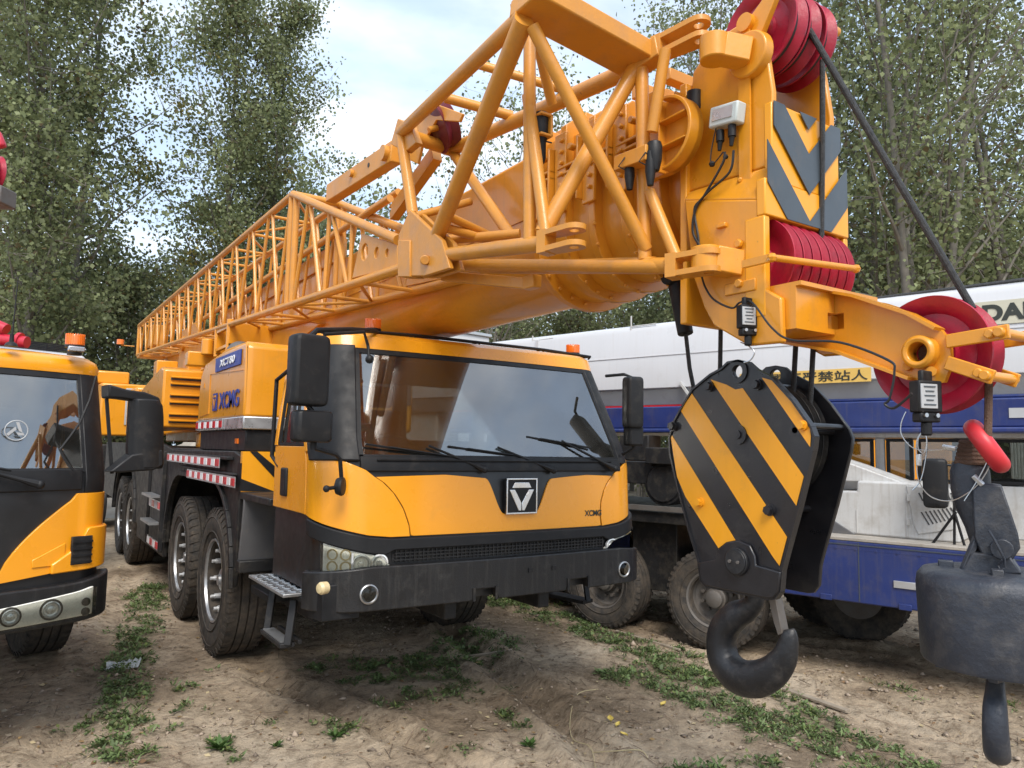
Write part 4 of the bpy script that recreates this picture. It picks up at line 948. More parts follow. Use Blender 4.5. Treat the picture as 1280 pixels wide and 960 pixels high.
m = MB(); m.box(.62, 1.35, 4.2, 6.1, 2.14, 3.45); oc = m.build('operator_cab', M_['yellow_box'], crane, bevel=.05)
m = MB(); m.box(.66, 1.31, 4.185, 4.2, 2.5, 3.35); m.build('pane', M_['glass_dark'], oc)
# small fittings seen between the hood and the jib
m = MB(); m.box(-1.2, -.72, 5.3, 5.5, 2.92, 3.10); m.box(-.95, -.85, 5.6, 5.8, 2.9, 3.3); m.tube((-1.0, 5.2, 3.05), (-1.0, 5.2, 3.25), .07); m.box(-1.28, -1.0, 7.2, 7.5, 2.8, 3.15); m.box(-.9, -.62, 7.0, 7.4, 2.8, 3.2); m.build('hydraulic_block', M_['yellow_box'], crane, bevel=.015)
m = MB(); m.sph(at(209, 456, x=-1.1), .075, 12); m.build('work_lamp', M_['black'], crane)
m = MB(); p = at(295, 434, x=-1.0); m.sph(p+V((.05,0,-.09)), .16, 18); m.build('air_cleaner', M_['rim_dirty'], crane)

# ================================================================ MAIN BOOM
BX0, BX1 = -.40, .28; BCX = (BX0+BX1)/2
ztop = at(700, 167, x=BX0).z; zbot = 2.86
def bsec(y, dx=0, dz=0, flat=.45):
    hw = (BX1-BX0)/2+dx; zt = ztop+dz; zb = zbot-dz; zs = zb+.40; pts = [(-hw, zt-.04), (-hw+.05, zt), (hw-.05, zt), (hw, zt-.04), (hw, zs)]
    for i in range(1, 12):
        a = i*PI/12; pts.append((hw*math.cos(a)*(1 if i not in () else 1), zs-(zs-zb)*math.sin(a)**.8))
    pts.append((-hw, zs))
    return [V((BCX+x, y, z)) for x, z in pts]
BY0 = -1.05
m = MB(); m.loft([bsec(BY0), bsec(12.6)]); mb_ = m.build('boom_section', M_['boom'], crane, bevel=.012)
m = MB(); m.beam((BX0-.004, BY0+.1, ztop-.42), (BX0-.004, 12.4, ztop-.42), .006, .012); m.build('weld_seam', M_['boom'], mb_)
colr = [( -1.05, .02, .055), (-1.28, .0, .05), (-1.50, -.022, .05), (-1.72, -.045, .05), (-1.94, -.065, .055)]
for k, (y, dd, ww) in enumerate(colr):
    c = MB()
    c.loft([bsec(y-ww/2, dd+.045, dd+.04), bsec(y+ww/2, dd+.045, dd+.04)])
    c.loft([bsec(y-.20, dd-.01, dd-.012), bsec(y-.0, dd-.01, dd-.012)])
    # side stiffener plate with ribs
    x = BX0-dd-.045
    c.box(x-.022, x, y-.05, y+.05, zbot+.42, ztop-.05)
    c.box(x-.035, x+.03, y-.17, y-.155, zbot+.45, ztop-.12)
    c.box(x-.03, x+.03, y-.17, y+.02, zbot+.66, zbot+.675); c.box(x-.03, x+.03, y-.17, y+.02, ztop-.30, ztop-.285)
    c.box(BCX-.25, BCX+.25, y-.03, y+.03, ztop+.03, ztop+.09+.02*(k % 2))
    b = c
    for z in np.linspace(zbot+.50, ztop-.10, 6): b.tube((x-.02, y-.02, z), (x-.042, y-.02, z), .014, n=6)
    for i in range(1, 12, 2):
        a = i*PI/24; hw = (BX1-BX0)/2+dd+.045; b.tube((BCX-hw*math.cos(a), y-ww/2, zbot+.38-.40*math.sin(a)**.8), (BCX-hw*math.cos(a)*1.02, y-ww/2-.015, zbot+.38-.41*math.sin(a)**.8), .012, n=6)
    b.tube((x-.0, y-.10, ztop-.16), (x-.04, y-.10, ztop-.16), .02, n=8)
    c.build('boom_collar', M_['boom'], crane, bevel=.005)
# half-round side bracket with ribs near the head
m = MB(); c = at(838, 175, x=BX0-.03); RB = .175; pts = [c+V((0, .10, RB)), c+V((0, .0, RB))]+[c+V((0, -.03-RB*math.sin(t), RB*math.cos(t))) for t in [i*PI/20 for i in range(21)]]+[c+V((0, .10, -RB))]
m.prism(pts, (-.035, 0, 0)); m.prism([p+V((0, .005, 0)) for p in pts[1:-1]], (-.11, 0, 0)) if False else None
ar = pts[2:23]; arc2 = [p+(c-p)*(.016/RB) for p in ar]
m.loft([[a, a+V((-.085,0,0)), b2+V((-.085,0,0)), b2] for a, b2 in zip(ar, arc2)])
for dz in (-.06, .06): m.beam(c+V((-.045, .0, dz)), c+V((-.045, -RB*.93, dz+.005)), .07, .010)
m.beam(c+V((-.045,.0,-RB)), c+V((-.045,.0,RB)), .010, .07, up=(1,0,0)); sbk = m.build('side_bracket', M_['boom'], crane, bevel=.004)
m = MB()
m.box(c.x-.010, c.x-.002, c.y+.03, c.y+.07, c.z-RB, c.z+RB)
for z in (-.14, -.05, .05, .14): m.tube(c+V((-.0, .05, z)), c+V((-.03, .05, z)), .013, n=6)
m.build('bolts', M_['boom'], sbk)
m = MB(); m.tube(at(868, 115, x=-.36), at(868, 138, x=-.36), .035); m.build('rubber_stop', BK, crane)

# ================================================================ BOOM HEAD
HX0, HX1 = -.355, .085; HC = (HX0+HX1)/2; HM = M_['head']
def hy(l, x): return [at(a, b_, x=x) for a, b_ in l]
up_pts = hy([(866,90),(880,69),(905,42),(932,25),(950,29),(958,60),(966,114),(964,206),(860,240),(856,200),(862,135)], HX0)
for p in up_pts: pass
hd = MB(); hd.prism(up_pts, (.03, 0, 0)); hd.prism([p+V((HX1-HX0-.03, 0, 0)) for p in up_pts], (.03, 0, 0))
LX = HX0-.055
lo_pts = hy([(855,250),(951,249),(953,290),(954,360),(976,372),(978,428),(935,432),(892,407),(880,385),(866,345)], LX)
hd.prism(lo_pts, (.03, 0, 0)); hd.prism([p+V((HX1-LX+.02, 0, 0)) for p in lo_pts], (.03, 0, 0))
# sloping shoulder between the upper and lower cheek
a0, a1 = at(860, 240, x=HX0), at(964, 206, x=HX0); b0, b1 = lo_pts[0], lo_pts[1]
hd.prism([a0, a1, b1, b0], (.02, 0, -.01))
head = hd.build('boom_head', HM, crane, bevel=.008)
yF = at(964, 160, x=HX0).y-.005
zA, zB, zC = at(964, 117, y=yF).z, at(966, 271, y=yF).z, at(966, 225, y=yF).z
m = MB(); m.box(HX0-.003, HX1+.03, yF, yF+.04, zC, zA-.03); m.box(LX-.003, HX1+.09, yF-.005, yF+.04, zB, zC)
m.box(LX-.003, LX+.033, yF-.0, yF+.10, zB-.42, zB); m.box(HX1+.06, HX1+.09, yF, yF+.10, zB-.40, zB)
m.box(LX+.03, HX1+.06, -2.14, -2.10, 2.55, 3.7)
m.box(LX+.03, HX1+.06, yF+.05, yF+.3, zB+.05, zB+.08)
fp = m.build('front_plate', M_['stripe_y'], head, bevel=.006)
# chevron: dark V stripes on the front plate, their points on the centre line
m = MB(); yS = yF-.011; hw = (HX1+.03-HX0)/2; cxh = (HX0+HX1+.03)/2
def vstripe(ztip, th, zclip_top, zclip_bot, hw=hw):
    sl = 1.06
    for s_ in (-1, 1):
        pts = [(0, ztip), (0, ztip-th), (hw, ztip-th+hw*sl), (hw, ztip+hw*sl)]
        # clip to the plate
        out = []
        def clip(P_, f, k):
            r_ = []
            for i in range(len(P_)):
                a, b_ = P_[i], P_[(i+1) % len(P_)]; fa, fb = f(a), f(b_)
                if fa >= 0: r_.append(a)
                if (fa >= 0) != (fb >= 0): t = fa/(fa-fb); r_.append((a[0]+(b_[0]-a[0])*t, a[1]+(b_[1]-a[1])*t))
            return r_
        P_ = clip(pts, lambda p: zclip_top-p[1], 0); P_ = clip(P_, lambda p: p[1]-zclip_bot, 0) if P_ else P_
        if len(P_) > 2: m.prism([V((cxh+s_*a, yS, b_)) for a, b_ in P_], (0, .004, 0))
zt_ = at(1006, 241, y=yS).z
vstripe(zt_+.18, .18, zA-.032, zB+.0); vstripe(zt_+.47, .18, zA-.032, zB)
vstripe(zt_-.12, .18, zt_+.2, zB+.004, hw=hw+.045)
m.build('chevron_stripe', M_['slate'], fp)
# inner box top, row of sheaves
def sheave(mb, c, R, w, gro=.035, hub=.05):
    mb.cur = 1; mb.lathe([(R-gro-.004, -w*.16), (R-gro+.004, -w*.14), (R-gro+.002, 0), (R-gro+.004, w*.14), (R-gro-.004, w*.16)], c, (1,0,0), 56, close=True); mb.cur = 0
    """pulley with a rope groove, axis X"""
    mb.lathe([(hub, -w*.35), (hub*1.5, -w*.35), (hub*1.6, -w*.16), (R*.70, -w*.14), (R*.76, -w*.30), (R*.99, -w*.5), (R, -w*.42), (R-gro, -w*.1), (R-gro, w*.1), (R, w*.42), (R*.99, w*.5), (R*.76, w*.30), (R*.70, w*.14), (hub*1.6, w*.16), (hub*1.5, w*.35), (hub, w*.35)], c, (1,0,0), 56, close=True)
for i in range(7):
    s_ = MB(); x = HX0+.05+i*.062; sheave(s_, V((x, -2.485, 2.765)), .195, .054, .03); s_.build('lower_sheave', [M_['red'], M_['grease']], head, smooth=40)
for i, x in enumerate((HX0+.11, HX0+.205, HX0+.32)):
    s_ = MB(); sheave(s_, V((x, -2.48, 3.83)), .195, .085, .035, .045); s_.build('top_sheave', [M_['red'], M_['grease']], head, smooth=40)
m = MB(); m.tube((HX0-.03, -2.485, 2.765), (HX1+.05, -2.485, 2.765), .045, n=20); m.tube((HX0-.03, -2.48, 3.83), (HX1+.04, -2.48, 3.83), .04, n=20); m.box(HX0-.02, HX0-.01, -2.5, -2.44, 2.8, 3.85); m.build('sheave_pin', HM, head)
# guard rods
m = MB(); a, b2 = at(965, 322, y=-2.68), at(1070, 336, y=-2.72); m.tube(a, b2, .014, n=12); m.sph(b2, .02, 8); m.sph(a, .02, 8); m.beam(a, a+V((0,.14,.0)), .02, .03)
m.build('guard_rod', HM, head)
m = MB(); a, b2 = at(962, 0, x=-.28), at(1042, 40, x=HX1+.02); m.tube(a+(a-b2)*.08, b2, .015, n=12); m.tube(b2+V((-.02,0,0)), b2+V((.02,0,0)), .026, n=12); m.prism([at(925, 38, x=-.36), at(958, -8, x=-.36), at(970, -6, x=-.36), at(950, 45, x=-.36)], (.03,0,0)); m.build('rope_keeper', HM, head, bevel=.003)
# pin lugs for the jib forks
def lug(cpx, r=.055, ln=.13):
    l = MB(); p = at(*cpx, x=HX0-.03); l.tube(p+V((.04,0,0)), p+V((-.01,0,0)), r*1.9, r*1.8, n=24)
    l.beam(p+V((0,0,0)), p+V((-.10,.06,.02)), .10, .11); e = p+V((-.12,.08,.02)); l.tube(e-V((0,0,.055)), e+V((0,0,.055)), r*1.15, n=20); l.tube(e+V((0,0,.05)), e+V((0,0,.062)), r*.6, n=14)
    l.build('jib_lug', HM, head, bevel=.006)
lug((935, 68)); lug((925, 332))
# bolt plates, label handles
m = MB(); p = at(925, 330, x=LX-.004)
for a, b_ in ((.0, .085), (.0, -.085)): m.tube(p+V((0, a, b_)), p+V((-.02, a, b_)), .02, n=6)
m.cbox(p+V((0,0,-.1)), .012, .16, .05); m.cbox(at(902, 282, x=LX-.006), .02, .05, .02); m.tube(at(925, 225, x=HX0-.01), at(925, 225, x=HX0-.03), .012, n=6); m.build('bolt_plate', HM, head, bevel=.004)
# grey junction box with plugs and cables
m = MB(); jb = at(909, 145, x=HX0-.05); m.cbox(jb, .06, .155, .092, Matrix.Rotation(R_(8), 4, 'X')); jb_o = m.build('junction_box', M_['greybox'], head, bevel=.008)
m = MB(); m.cbox(jb+V((-.032, .0, .005)), .004, .11, .05, Matrix.Rotation(R_(8), 4, 'X')); m.build('printed_label', M_['silver'], jb_o)
m = MB()
for dy in (-.03, .035): p = jb+V((-.005, dy, -.055)); m.tube(p, p+V((0, 0, -.05)), .018, n=12); m.tube(p+V((0,0,-.05)), p+V((0,.005,-.09)), .013, .008, n=10)
m.build('cable_plug', BK, jb_o)
def cable(pts, r=.006, nm='control_cable', par=None, mt='cable', x=None):
    P_ = [at(a[0], a[1], x=(a[2] if len(a) > 2 else x)) for a in pts]
    out = []
    for i in range(len(P_)-1):
        p0 = P_[max(i-1, 0)]; p1 = P_[i]; p2 = P_[i+1]; p3 = P_[min(i+2, len(P_)-1)]
        for k in range(6):
            t = k/6; out.append(.5*((2*p1)+(p2-p0)*t+(2*p0-5*p1+4*p2-p3)*t*t+(3*p1-p0-3*p2+p3)*t**3))
    out.append(P_[-1]); m = MB(); m.path(out, r, 6); return m.build(nm, M_[mt], par or crane)
cable([(906,190),(903,205),(880,245),(868,262),(873,300),(870,318)], .006, par=head, x=HX0-.06)
cable([(917,188),(912,215),(885,240),(870,260),(866,290),(878,312)], .006, par=head, x=HX0-.065)
cable([(895,160),(889,190),(890,206),(904,190)], .003, par=head, x=HX0-.06)
m = MB(); m.sph(at(890, 205, x=HX0-.06), .014, 8); m.sph(at(907, 196, x=HX0-.05), .012, 8); m.build('cable_bead', BK, head)
# single-top arm with its big sheave
AX = HX0+.235
arm_pts = hy([(960,360),(978,355),(1072,371),(1140,393),(1176,412),(1187,426),(1189,455),(1180,478),(1162,480),(1143,474),(1050,440),(978,428),(962,424)], AX)
ar_ = MB(); ar_.prism(arm_pts, (.022, 0, 0)); ar_.prism([p+V((.20, 0, 0)) for p in arm_pts], (.022, 0, 0))
# root box and flanges
ar_.box(AX-.10, AX+.3, -2.60, -2.5, 2.47, 2.57); ar_.box(LX+.03, HX1+.07, -2.74, -2.5, 2.625, 2.642); ar_.box(LX+.03, AX-.003, -2.715, -2.5, 2.455, 2.626); ar_.box(AX+.225, HX1+.07, -2.70, -2.5, 2.455, 2.626)
for i in (1, 2, 3): ar_.beam(arm_pts[i]+V((-.01,0,0)), arm_pts[i+1]+V((-.01,0,0)), .075, .012)
for i in (9, 10): ar_.beam(arm_pts[i]+V((-.01,0,0)), arm_pts[i+1]+V((-.01,0,0)), .075, .012)
ar_.beam(at(1100, 385, x=AX), at(1080, 445, x=AX), .02, .02) if False else None
aux = ar_.build('auxiliary_arm', HM, crane)
_h = at(1154, 441, x=AX); _s = at(1045, 402, x=AX); cm = MB(); cm.tube(_h+V((-.05,0,0)), _h+V((.3,0,0)), .036, n=28)
cm.box(AX-.05, AX+.05, _s.y-.035, _s.y+.035, _s.z-.033, _s.z+.033); cut(aux, cm); _bv = aux.modifiers.new('bevel', 'BEVEL'); _bv.width = .004; _bv.segments = 2; _bv.limit_method = 'ANGLE'; _bv.angle_limit = R_(50)
hc = at(1154, 441, x=AX)
m = MB(); m.lathe([(.036, .02), (.036, -.045), (.050, -.05), (.062, -.04), (.062, .02)], hc, (1,0,0), 28, cap=False); m.build('hub_ring', HM, aux, bevel=.003)
m = MB(); m.tube(hc+V((.03,0,0)), hc+V((.26,0,0)), .0355, n=16); m.build('arm_pin', M_['rust'], aux)
m = MB(); sheave(m, V((AX+.095, hc.y+.005, hc.z)), .222, .095, .045, .06); m.build('auxiliary_sheave', [M_['red'], M_['grease']], aux, smooth=40)
for (p0, p1) in (((1183,427),(1262,414)), ((1183,453),(1242,472))):
    a, b2 = at(*p0, x=AX-.01), at(*p1, x=AX-.01); m = MB(); m.beam(a, b2, .016, .05, up=(0,0,1)); m.beam(a+V((.185,0,0)), b2+V((.185,0,0)), .016, .05, up=(0,0,1)); bb = a.lerp(b2, .72)
    m.tube(b2.lerp(a, .12)+V((-.03,0,0)), b2.lerp(a, .12)+V((.205,0,0)), .018, n=14); m.tube(bb+V((-.022,0,0)), bb+V((0,0,0)), .018, n=6); m.build('sheave_guard', HM, aux, bevel=.004)
m = MB(); m.tube(at(1133, 458, x=AX-.02), at(1133, 458, x=AX+.01), .016, n=6); m.tube(at(1164, 464, x=AX-.02), at(1164, 464, x=AX+.01), .018, n=14); m.build('bolts', HM, aux)
# limit switches
def switch(c, s_=1.0, par=None):
    o = MB(); o.cbox(c, .10*s_, .05*s_, .115*s_, Matrix.Rotation(R_(-20), 4, 'Z')); o.cbox(c+V((0,0,-.075*s_)), .085*s_, .045*s_, .035*s_, Matrix.Rotation(R_(-20), 4, 'Z')); o.tube(c+V((0,0,-.09*s_)), c+V((0,0,-.14*s_)), .018*s_, n=10); o.cbox(c+V((0,.0,.07*s_)), .07*s_, .02, .05*s_)
    so_ = o.build('limit_switch', BK, par or crane, bevel=.006)
    l = MB(); M = Matrix.Rotation(R_(-20), 4, 'Z'); l.cbox(c+M @ V((-.012*s_, -.029*s_, .0)), .07*s_, .006, .088*s_, M); lp = l.build('rating_plate', M_['label'], so_, bevel=.002)
    for k, ww in enumerate((.05, .04, .045, .05)): 
        l = MB(); 
    l = MB()
    for k, ww in enumerate((.048, .036, .044, .030, .05)): l.cbox(c+M @ V((-.012*s_, -.0335*s_, (.034-k*.016)*s_)), ww*s_, .003, .004*s_, M)
    l.build('printed_lines', M_['slate'], lp)
    l = MB(); [l.tube(c+M @ V((dx, -.02*s_, -.068*s_)), c+M @ V((dx, -.034*s_, -.068*s_)), .008*s_, n=8) for dx in (-.028*s_, .02*s_)]; l.build('screws', M_['steel'], so_)
    return so_
switch(at(1157, 496, x=AX-.06), 1.0, aux); switch(at(925, 398, x=LX-.02)+V((0,-.04,0)), .85, head)
cable([(877,345),(882,360),(893,375),(915,385),(925,378),(940,378),(965,410),(990,425),(1050,428),(1110,450),(1118,465),(1112,498),(1106,505),(1118,510),(1140,492)], .0045, 'control_cable', aux, x=LX-.03)
# short chain under the first switch
cable([(926,428),(935,432),(943,440),(938,450),(930,453)], .003, par=head, mt='steel', x=LX-.02)
# hanging rope socket
m = MB(); p = at(845, 352, x=BCX+.0); q = at(857, 418, x=BCX); m.tube(p+V((-.07,0,.02)), p+V((.07,0,.02)), .045, n=18); m.tube(p, q, .045, .040, n=12); m.beam(p+V((0,0,.02)), p+V((0,0,.16)), .05, .10); m.build('rope_socket', BK, crane, bevel=.006)
# ropes of the hoist
def rope(pts, r=.011, mt='wire', par=None): m = MB(); m.path(pts, r, 10); return m.build('hoist_rope', M_[mt], par or crane)
rope([at(857, 415, x=BCX), at(862, 460, x=BCX), at(869, 495, x=BCX)], .011)
rope([at(901, 400, x=-.12), at(900, 470, x=-.12)], .011); rope([at(995, 425, x=.06), at(991, 500, x=.06)], .012); rope([at(1017, 425, x=.1), at(1012, 520, x=.08)], .012)
rope([at(1028, 75, x=HX0+.32), at(1028, 180, x=HX0+.32), at(1026, 362, x=HX0+.32)], .012)
ra = at(1012, 38, x=HX0+.21); rope([ra, at(1216, 386, x=AX+.11)], .0135)
rope([at(1236, 478, x=AX+.11), at(1235, 545, x=AX+.11)], .013, 'rust')

# ================================================================ LATTICE JIB, stowed along the left of the boom
jib = MB(); JO, JI = -.92, -.47; JM = M_['jib']
jb0 = thing  # name reserved
J = bpy.data.objects.new('lattice_jib', None); COL.objects.link(J); J.parent = crane; J.matrix_parent_inverse = WM(crane).inverted(); J.location = (JO, 3, 3.3)
def T(mb, a, b2, r, **k): mb.tube(a, b2, r, **k); return mb
apO = at(367, 243, x=JO); tlO = at(174, 407, x=JO); frO = at(498, 300, x=JO); boF = at(525, 328, x=JO); boT = at(174, 443, x=JO)
def inn(p, f=1.0): return V((JI, p.y, p.z))
slope = lambda p, q, y: p+(q-p)*((y-p.y)/(q.y-p.y))
rC = .034
yT = tlO.y
boT = slope(boF, boT, yT)
for nm, (a, b2) in {'upper_chord': (tlO, apO), 'lower_chord': (boT, boF)}.items():
    for f in (0, 1):
        A, B = (a, b2) if not f else (inn(a), inn(b2)); m = MB(); m.tube(A, B, rC, n=16); m.build(nm, JM, J)
for f in (0, 1):
    m = MB(); A, B = (apO, frO) if not f else (inn(apO), inn(frO)); m.tube(A, B, rC*1.05, n=16); m.sph(A, rC*1.06, 12); m.build('upper_chord', JM, J)
m = MB(); m.tube(apO, inn(apO), rC, n=14); m.build('cross_tube', JM, J)
def top_at(y): return slope(tlO, apO, y) if y > apO.y else slope(apO, frO, y)
def bot_at(y): return slope(boT, boF, y)
ys = list(np.linspace(apO.y, yT-.15, 15)); n_ = len(ys)
for f in (0, 1):
    m = MB(); sh = (lambda p: p) if not f else inn
    for i in range(n_-1):
        ym = (ys[i]+ys[i+1])/2; rr_ = .017
        m.tube(sh(top_at(ys[i]+.06)), sh(bot_at(ym)), rr_, n=8); m.tube(sh(bot_at(ym)), sh(top_at(ys[i+1]-.06)), rr_, n=8)
    # doubled posts at the bend, fan of braces towards the hinge
    m.tube(sh(top_at(apO.y+.04)), sh(bot_at(apO.y+.04)), .030, n=12); m.tube(sh(top_at(apO.y-.10)), sh(bot_at(apO.y-.10)), .030, n=12)
    yy = [apO.y-.2, apO.y-.75, apO.y-.95, apO.y-1.45, apO.y-1.6, frO.y+.35]
    m.tube(sh(top_at(apO.y-.45)), sh(bot_at(apO.y-.15)), .018, n=8); m.tube(sh(top_at(apO.y-.5)), sh(bot_at(apO.y-.85)), .020, n=8); m.tube(sh(top_at(apO.y-1.0)), sh(bot_at(apO.y-.95)), .018, n=8)
    m.tube(sh(top_at(apO.y-1.05)), sh(bot_at(apO.y-1.45)), .018, n=8); m.tube(sh(top_at(apO.y-1.5)), sh(bot_at(apO.y-1.5)), .016, n=8)
    m.tube(sh(top_at(yT-.02)), sh(bot_at(yT-.02)), .03, n=10)
    m.build('side_lacing', JM, J)
for nm, fn in (('top_lacing', top_at), ('bottom_lacing', bot_at)):
    m = MB(); yl = list(np.arange(apO.y if nm[0] == 't' else .5, yT, .82))
    for i in range(len(yl)-1):
        p, q = fn(yl[i]), fn(yl[i+1]); m.tube(p, inn(p), .017, n=8); m.tube(inn(p) if i % 2 else p, q if i % 2 else inn(q), .014, n=8)
    m.tube(fn(yT-.02), inn(fn(yT-.02)), .028, n=10); m.build(nm, JM, J)
# heel plate with three holes
m = MB(); hp = [at(a, b_, x=JO-.0) for a, b_ in ((452,292),(497,306),(497,333),(440,348))]; m.prism(hp, (.02,0,0)); m.prism([inn(p) for p in hp], (-.02,0,0)); hpo = m.build('heel_plate', JM, J, bevel=.004)
m = MB()
for (a, b_), rr_ in (((455,315), .062), ((470,316), .040), ((483,316), .028)): c = at(a, b_, x=JO-.003); m.tube(c, c+V((.06,0,0)), rr_, n=22)
cut(hpo, m)
# tail fittings and tail lamp
m = MB(); p = bot_at(yT); m.box(JO-.02, JI+.02, yT-.5, yT-.1, p.z-.08, p.z-.02); m.box(JO+.1, JI-.1, yT-1.2, yT-.5, p.z+.1, p.z+.5); m.build('jib_head_block', JM, J, bevel=.01)
m = MB(); p = at(168, 433, x=JO); m.tube(p, p+V((-.25,0,0)), .012); tl_ = m.build('lamp_bracket', JM, J); beacon(tl_, p+V((-.25, 0, .02)), .07, .10, 'tail_beacon') if False else None
m = MB(); m.lathe([(.07, .0), (.07, .1), (.001, .1)], p+V((-.27,0,.02)), (0,0,1), 16); m.build('tail_lamp', M_['amber'], J)
# stays under the jib carrying it on the hood side
m = MB(); p0, p1 = at(248, 447, x=JO+.05), at(280, 420, x=JO+.05)
m.box(JO-.02, JI+.05, 4.35, 4.45, 3.06, 3.36); m.box(JO-.02, JI+.05, 5.0, 5.1, 3.06, 3.36); m.box(JO-.02, JO+.02, 4.35, 5.1, 3.08, 3.12); m.box(JO-.02, JO+.02, 4.35, 5.1, 3.30, 3.34); m.box(JI, -.3, 4.4, 5.05, 3.05, 3.15); m.tube((JO, 4.4, 2.95), (JO, 4.4, 3.40), .04)
m.tube((JO, 5.05, 3.02), (JO, 5.05, 3.40), .035); m.build('jib_rest', M_['yellow_box'], crane, bevel=.006)
m = MB(); m.prism([at(a, b_, x=JI+.02) for a, b_ in ((295,428),(330,403),(372,398),(400,405),(352,440),(300,440))], (.08, 0, 0)); m.build('jib_bracket', M_['boom'], crane, bevel=.01)
# ---------------- front frame (heel section) with four forks
FO, FI = -.96, -.56
F = lambda a, b_, x: at(a, b_, x=x)
nA, nB, nC, nD, nE, nF = F(501,166,FO), F(530,322,FO), F(656,8,FO), F(797,80,FI), F(682,304,FO), F(838,332,FI)
nAi = V((FI, nA.y+.05, nA.z)); nBi = V((FI, nB.y, nB.z)); 
nC = V((FO, nD.y, nC.z)); nC = at(662, 5, y=nD.y)
FRM = bpy.data.objects.new('heel_frame', None); COL.objects.link(FRM); FRM.parent = crane; FRM.matrix_parent_inverse = WM(crane).inverted(); FRM.location = (FO, -1, 3)
def ft(a, b2, r, nm='frame_tube', n=18): m = MB(); m.tube(a, b2, r*.88, n=n); return m.build(nm, JM, FRM)
ft(nA, nC+V((0,.05,-.03)), .043); ft(nA, F(516,268,FO), .040); ft(F(548,292,FO), nC+V((0,.04,-.05)), .050); ft(F(662,302,FO), F(662,40,FO), .034); ft(F(683,298,FO), F(660,120,FO), .034)
ft(F(668,30,FO).lerp(nC, .5), F(735,310,FI-.1), .001) if False else None
ft(nC+V((.03,.02,-.08)), F(808,312,FI), .034); ft(nD, F(678,292,FO), .044); ft(F(802,80,FI), F(806,325,FI), .036); ft(F(832,62,FI-.02), F(815,165,FI-.02), .030); ft(F(812,240,FI), F(848,328,FI), .030)
ft(nD+V((.01,.05,0)), nAi, .048); ft(nAi, F(640,297,FI), .040); ft(nA, nAi, .05); ft(F(596,80,FO+.02), F(705,112,FI+.0), .028); ft(F(556,122,FO+.02), F(640,145,FI), .034)
ft(F(664,20,FO), F(690,130,FI-.15), .03)
ft(nB, nE, .044, 'lower_tube'); ft(nB, nBi, .04, 'lower_tube'); ft(F(553,283,FO), V((FI, F(553,283,FO).y, nB.z+.10)), .030, 'lower_tube'); ft(F(560,270,FO), V((FI, F(560,270,FO).y+.15, nB.z+.16)), .028, 'lower_tube')
ft(nBi, nF, .042, 'lower_tube'); ft(F(555,330,FO+.1), nF+V((0,.03,0)), .036, 'lower_tube'); ft(nBi+V((.05,.6,.12)), nF+V((0,.1,.03)), .036, 'lower_tube'); ft(F(520,270,FO), F(588,252,FI), .028, 'lower_tube'); ft(nB+V((0,.02,.1)), F(650,292,FI), .032, 'lower_tube')
m = MB(); m.beam(F(555,345,FO+.15), F(660,355,FI-.1), .05, .06); m.cbox(F(665,353,FI-.1), .06, .1, .07); m.build('stop_bar', JM, FRM, bevel=.006)
# the flat box beam across the top
m = MB(); a, b2 = nC+V((-.03, 0, 0)), nD+V((.02, 0, 0)); d_ = .16
m.beam(a+V((0,-.0,.02)), b2+V((0,0,.02)), .22, .085); m.build('top_beam', JM, FRM, bevel=.008)
m = MB(); m.prism([F(637,5,FO-.03), F(700,-40,FO-.03), F(700,-16,FO-.03), F(668,8,FO-.03), F(640,28,FO-.03)], (.03,0,0)); m.build('gusset', JM, FRM, bevel=.005)
# corner plate
m = MB(); pl = [F(a, b_, FO-.04) for a, b_ in ((497,345),(498,293),(512,262),(552,300),(562,335),(530,345))]; m.prism(pl, (.03,0,0)); m.prism([p+V((.07,0,0)) for p in pl], (.03,0,0)); m.prism([F(497,346,FO-.05), F(497,300,FO-.05), F(512,300,FO-.05), F(512,346,FO-.05)], (.10,0,0)); m.tube(F(531,325,FO-.065), F(531,325,FO+.0), .028, n=16)
pl2 = [F(a, b_, FO) for a, b_ in ((488,180),(497,148),(512,155),(520,178),(506,190))]; m.prism(pl2, (.34,0,0)) if False else m.prism(pl2, (.05,0,0)); m.build('corner_plate', JM, FRM, bevel=.005)
# forks
def fork(base, dirv, up=V((0,0,1)), ln=.15, gap=.075, w=.085, nm='fork'):
    d = V(dirv).normalized(); u = V(up); s = d.cross(u).normalized(); u = s.cross(d); m = MB()
    for k in (-1, 1):
        c = base+u*(gap/2*k); pts = [c-s*w*.5, c+s*w*.5, c+s*w*.55+d*ln*.6]
        pts = [c-s*w*.45, c-s*w*.55+d*ln*.55]
        e = c+d*ln
        rim_ = [e+(d*math.cos(t)+s*math.sin(t))*w*.62 for t in [(-100+i*25)*PI/180 for i in range(9)]]
        poly = [c-s*w*.45]+rim_+[c+s*w*.45]
        m.prism([p-u*.012 for p in poly], u*.024)
        pass
    m.beam(base-d*.035, base+d*.015, w*.95, gap+.03, up=u)
    o = m.build(nm, JM, FRM, bevel=.004); h = MB()
    e0 = base+d*ln; h.tube(e0-u*(gap), e0+u*(gap), w*.27, n=20); cut(o, h); return o
fork(F(685,303,FO), V((.25,-1,0))); fork(F(845,333,FI), V((.35,-1,0))); fork(nD+V((.03,-.13,.03)), V((.25,-1,.05)), ln=.19); 
m = MB(); m.beam(nD+V((0,.02,0)), nD+V((.03,-.13,.03)), .09, .10); m.build('fork_arm', JM, FRM, bevel=.006)
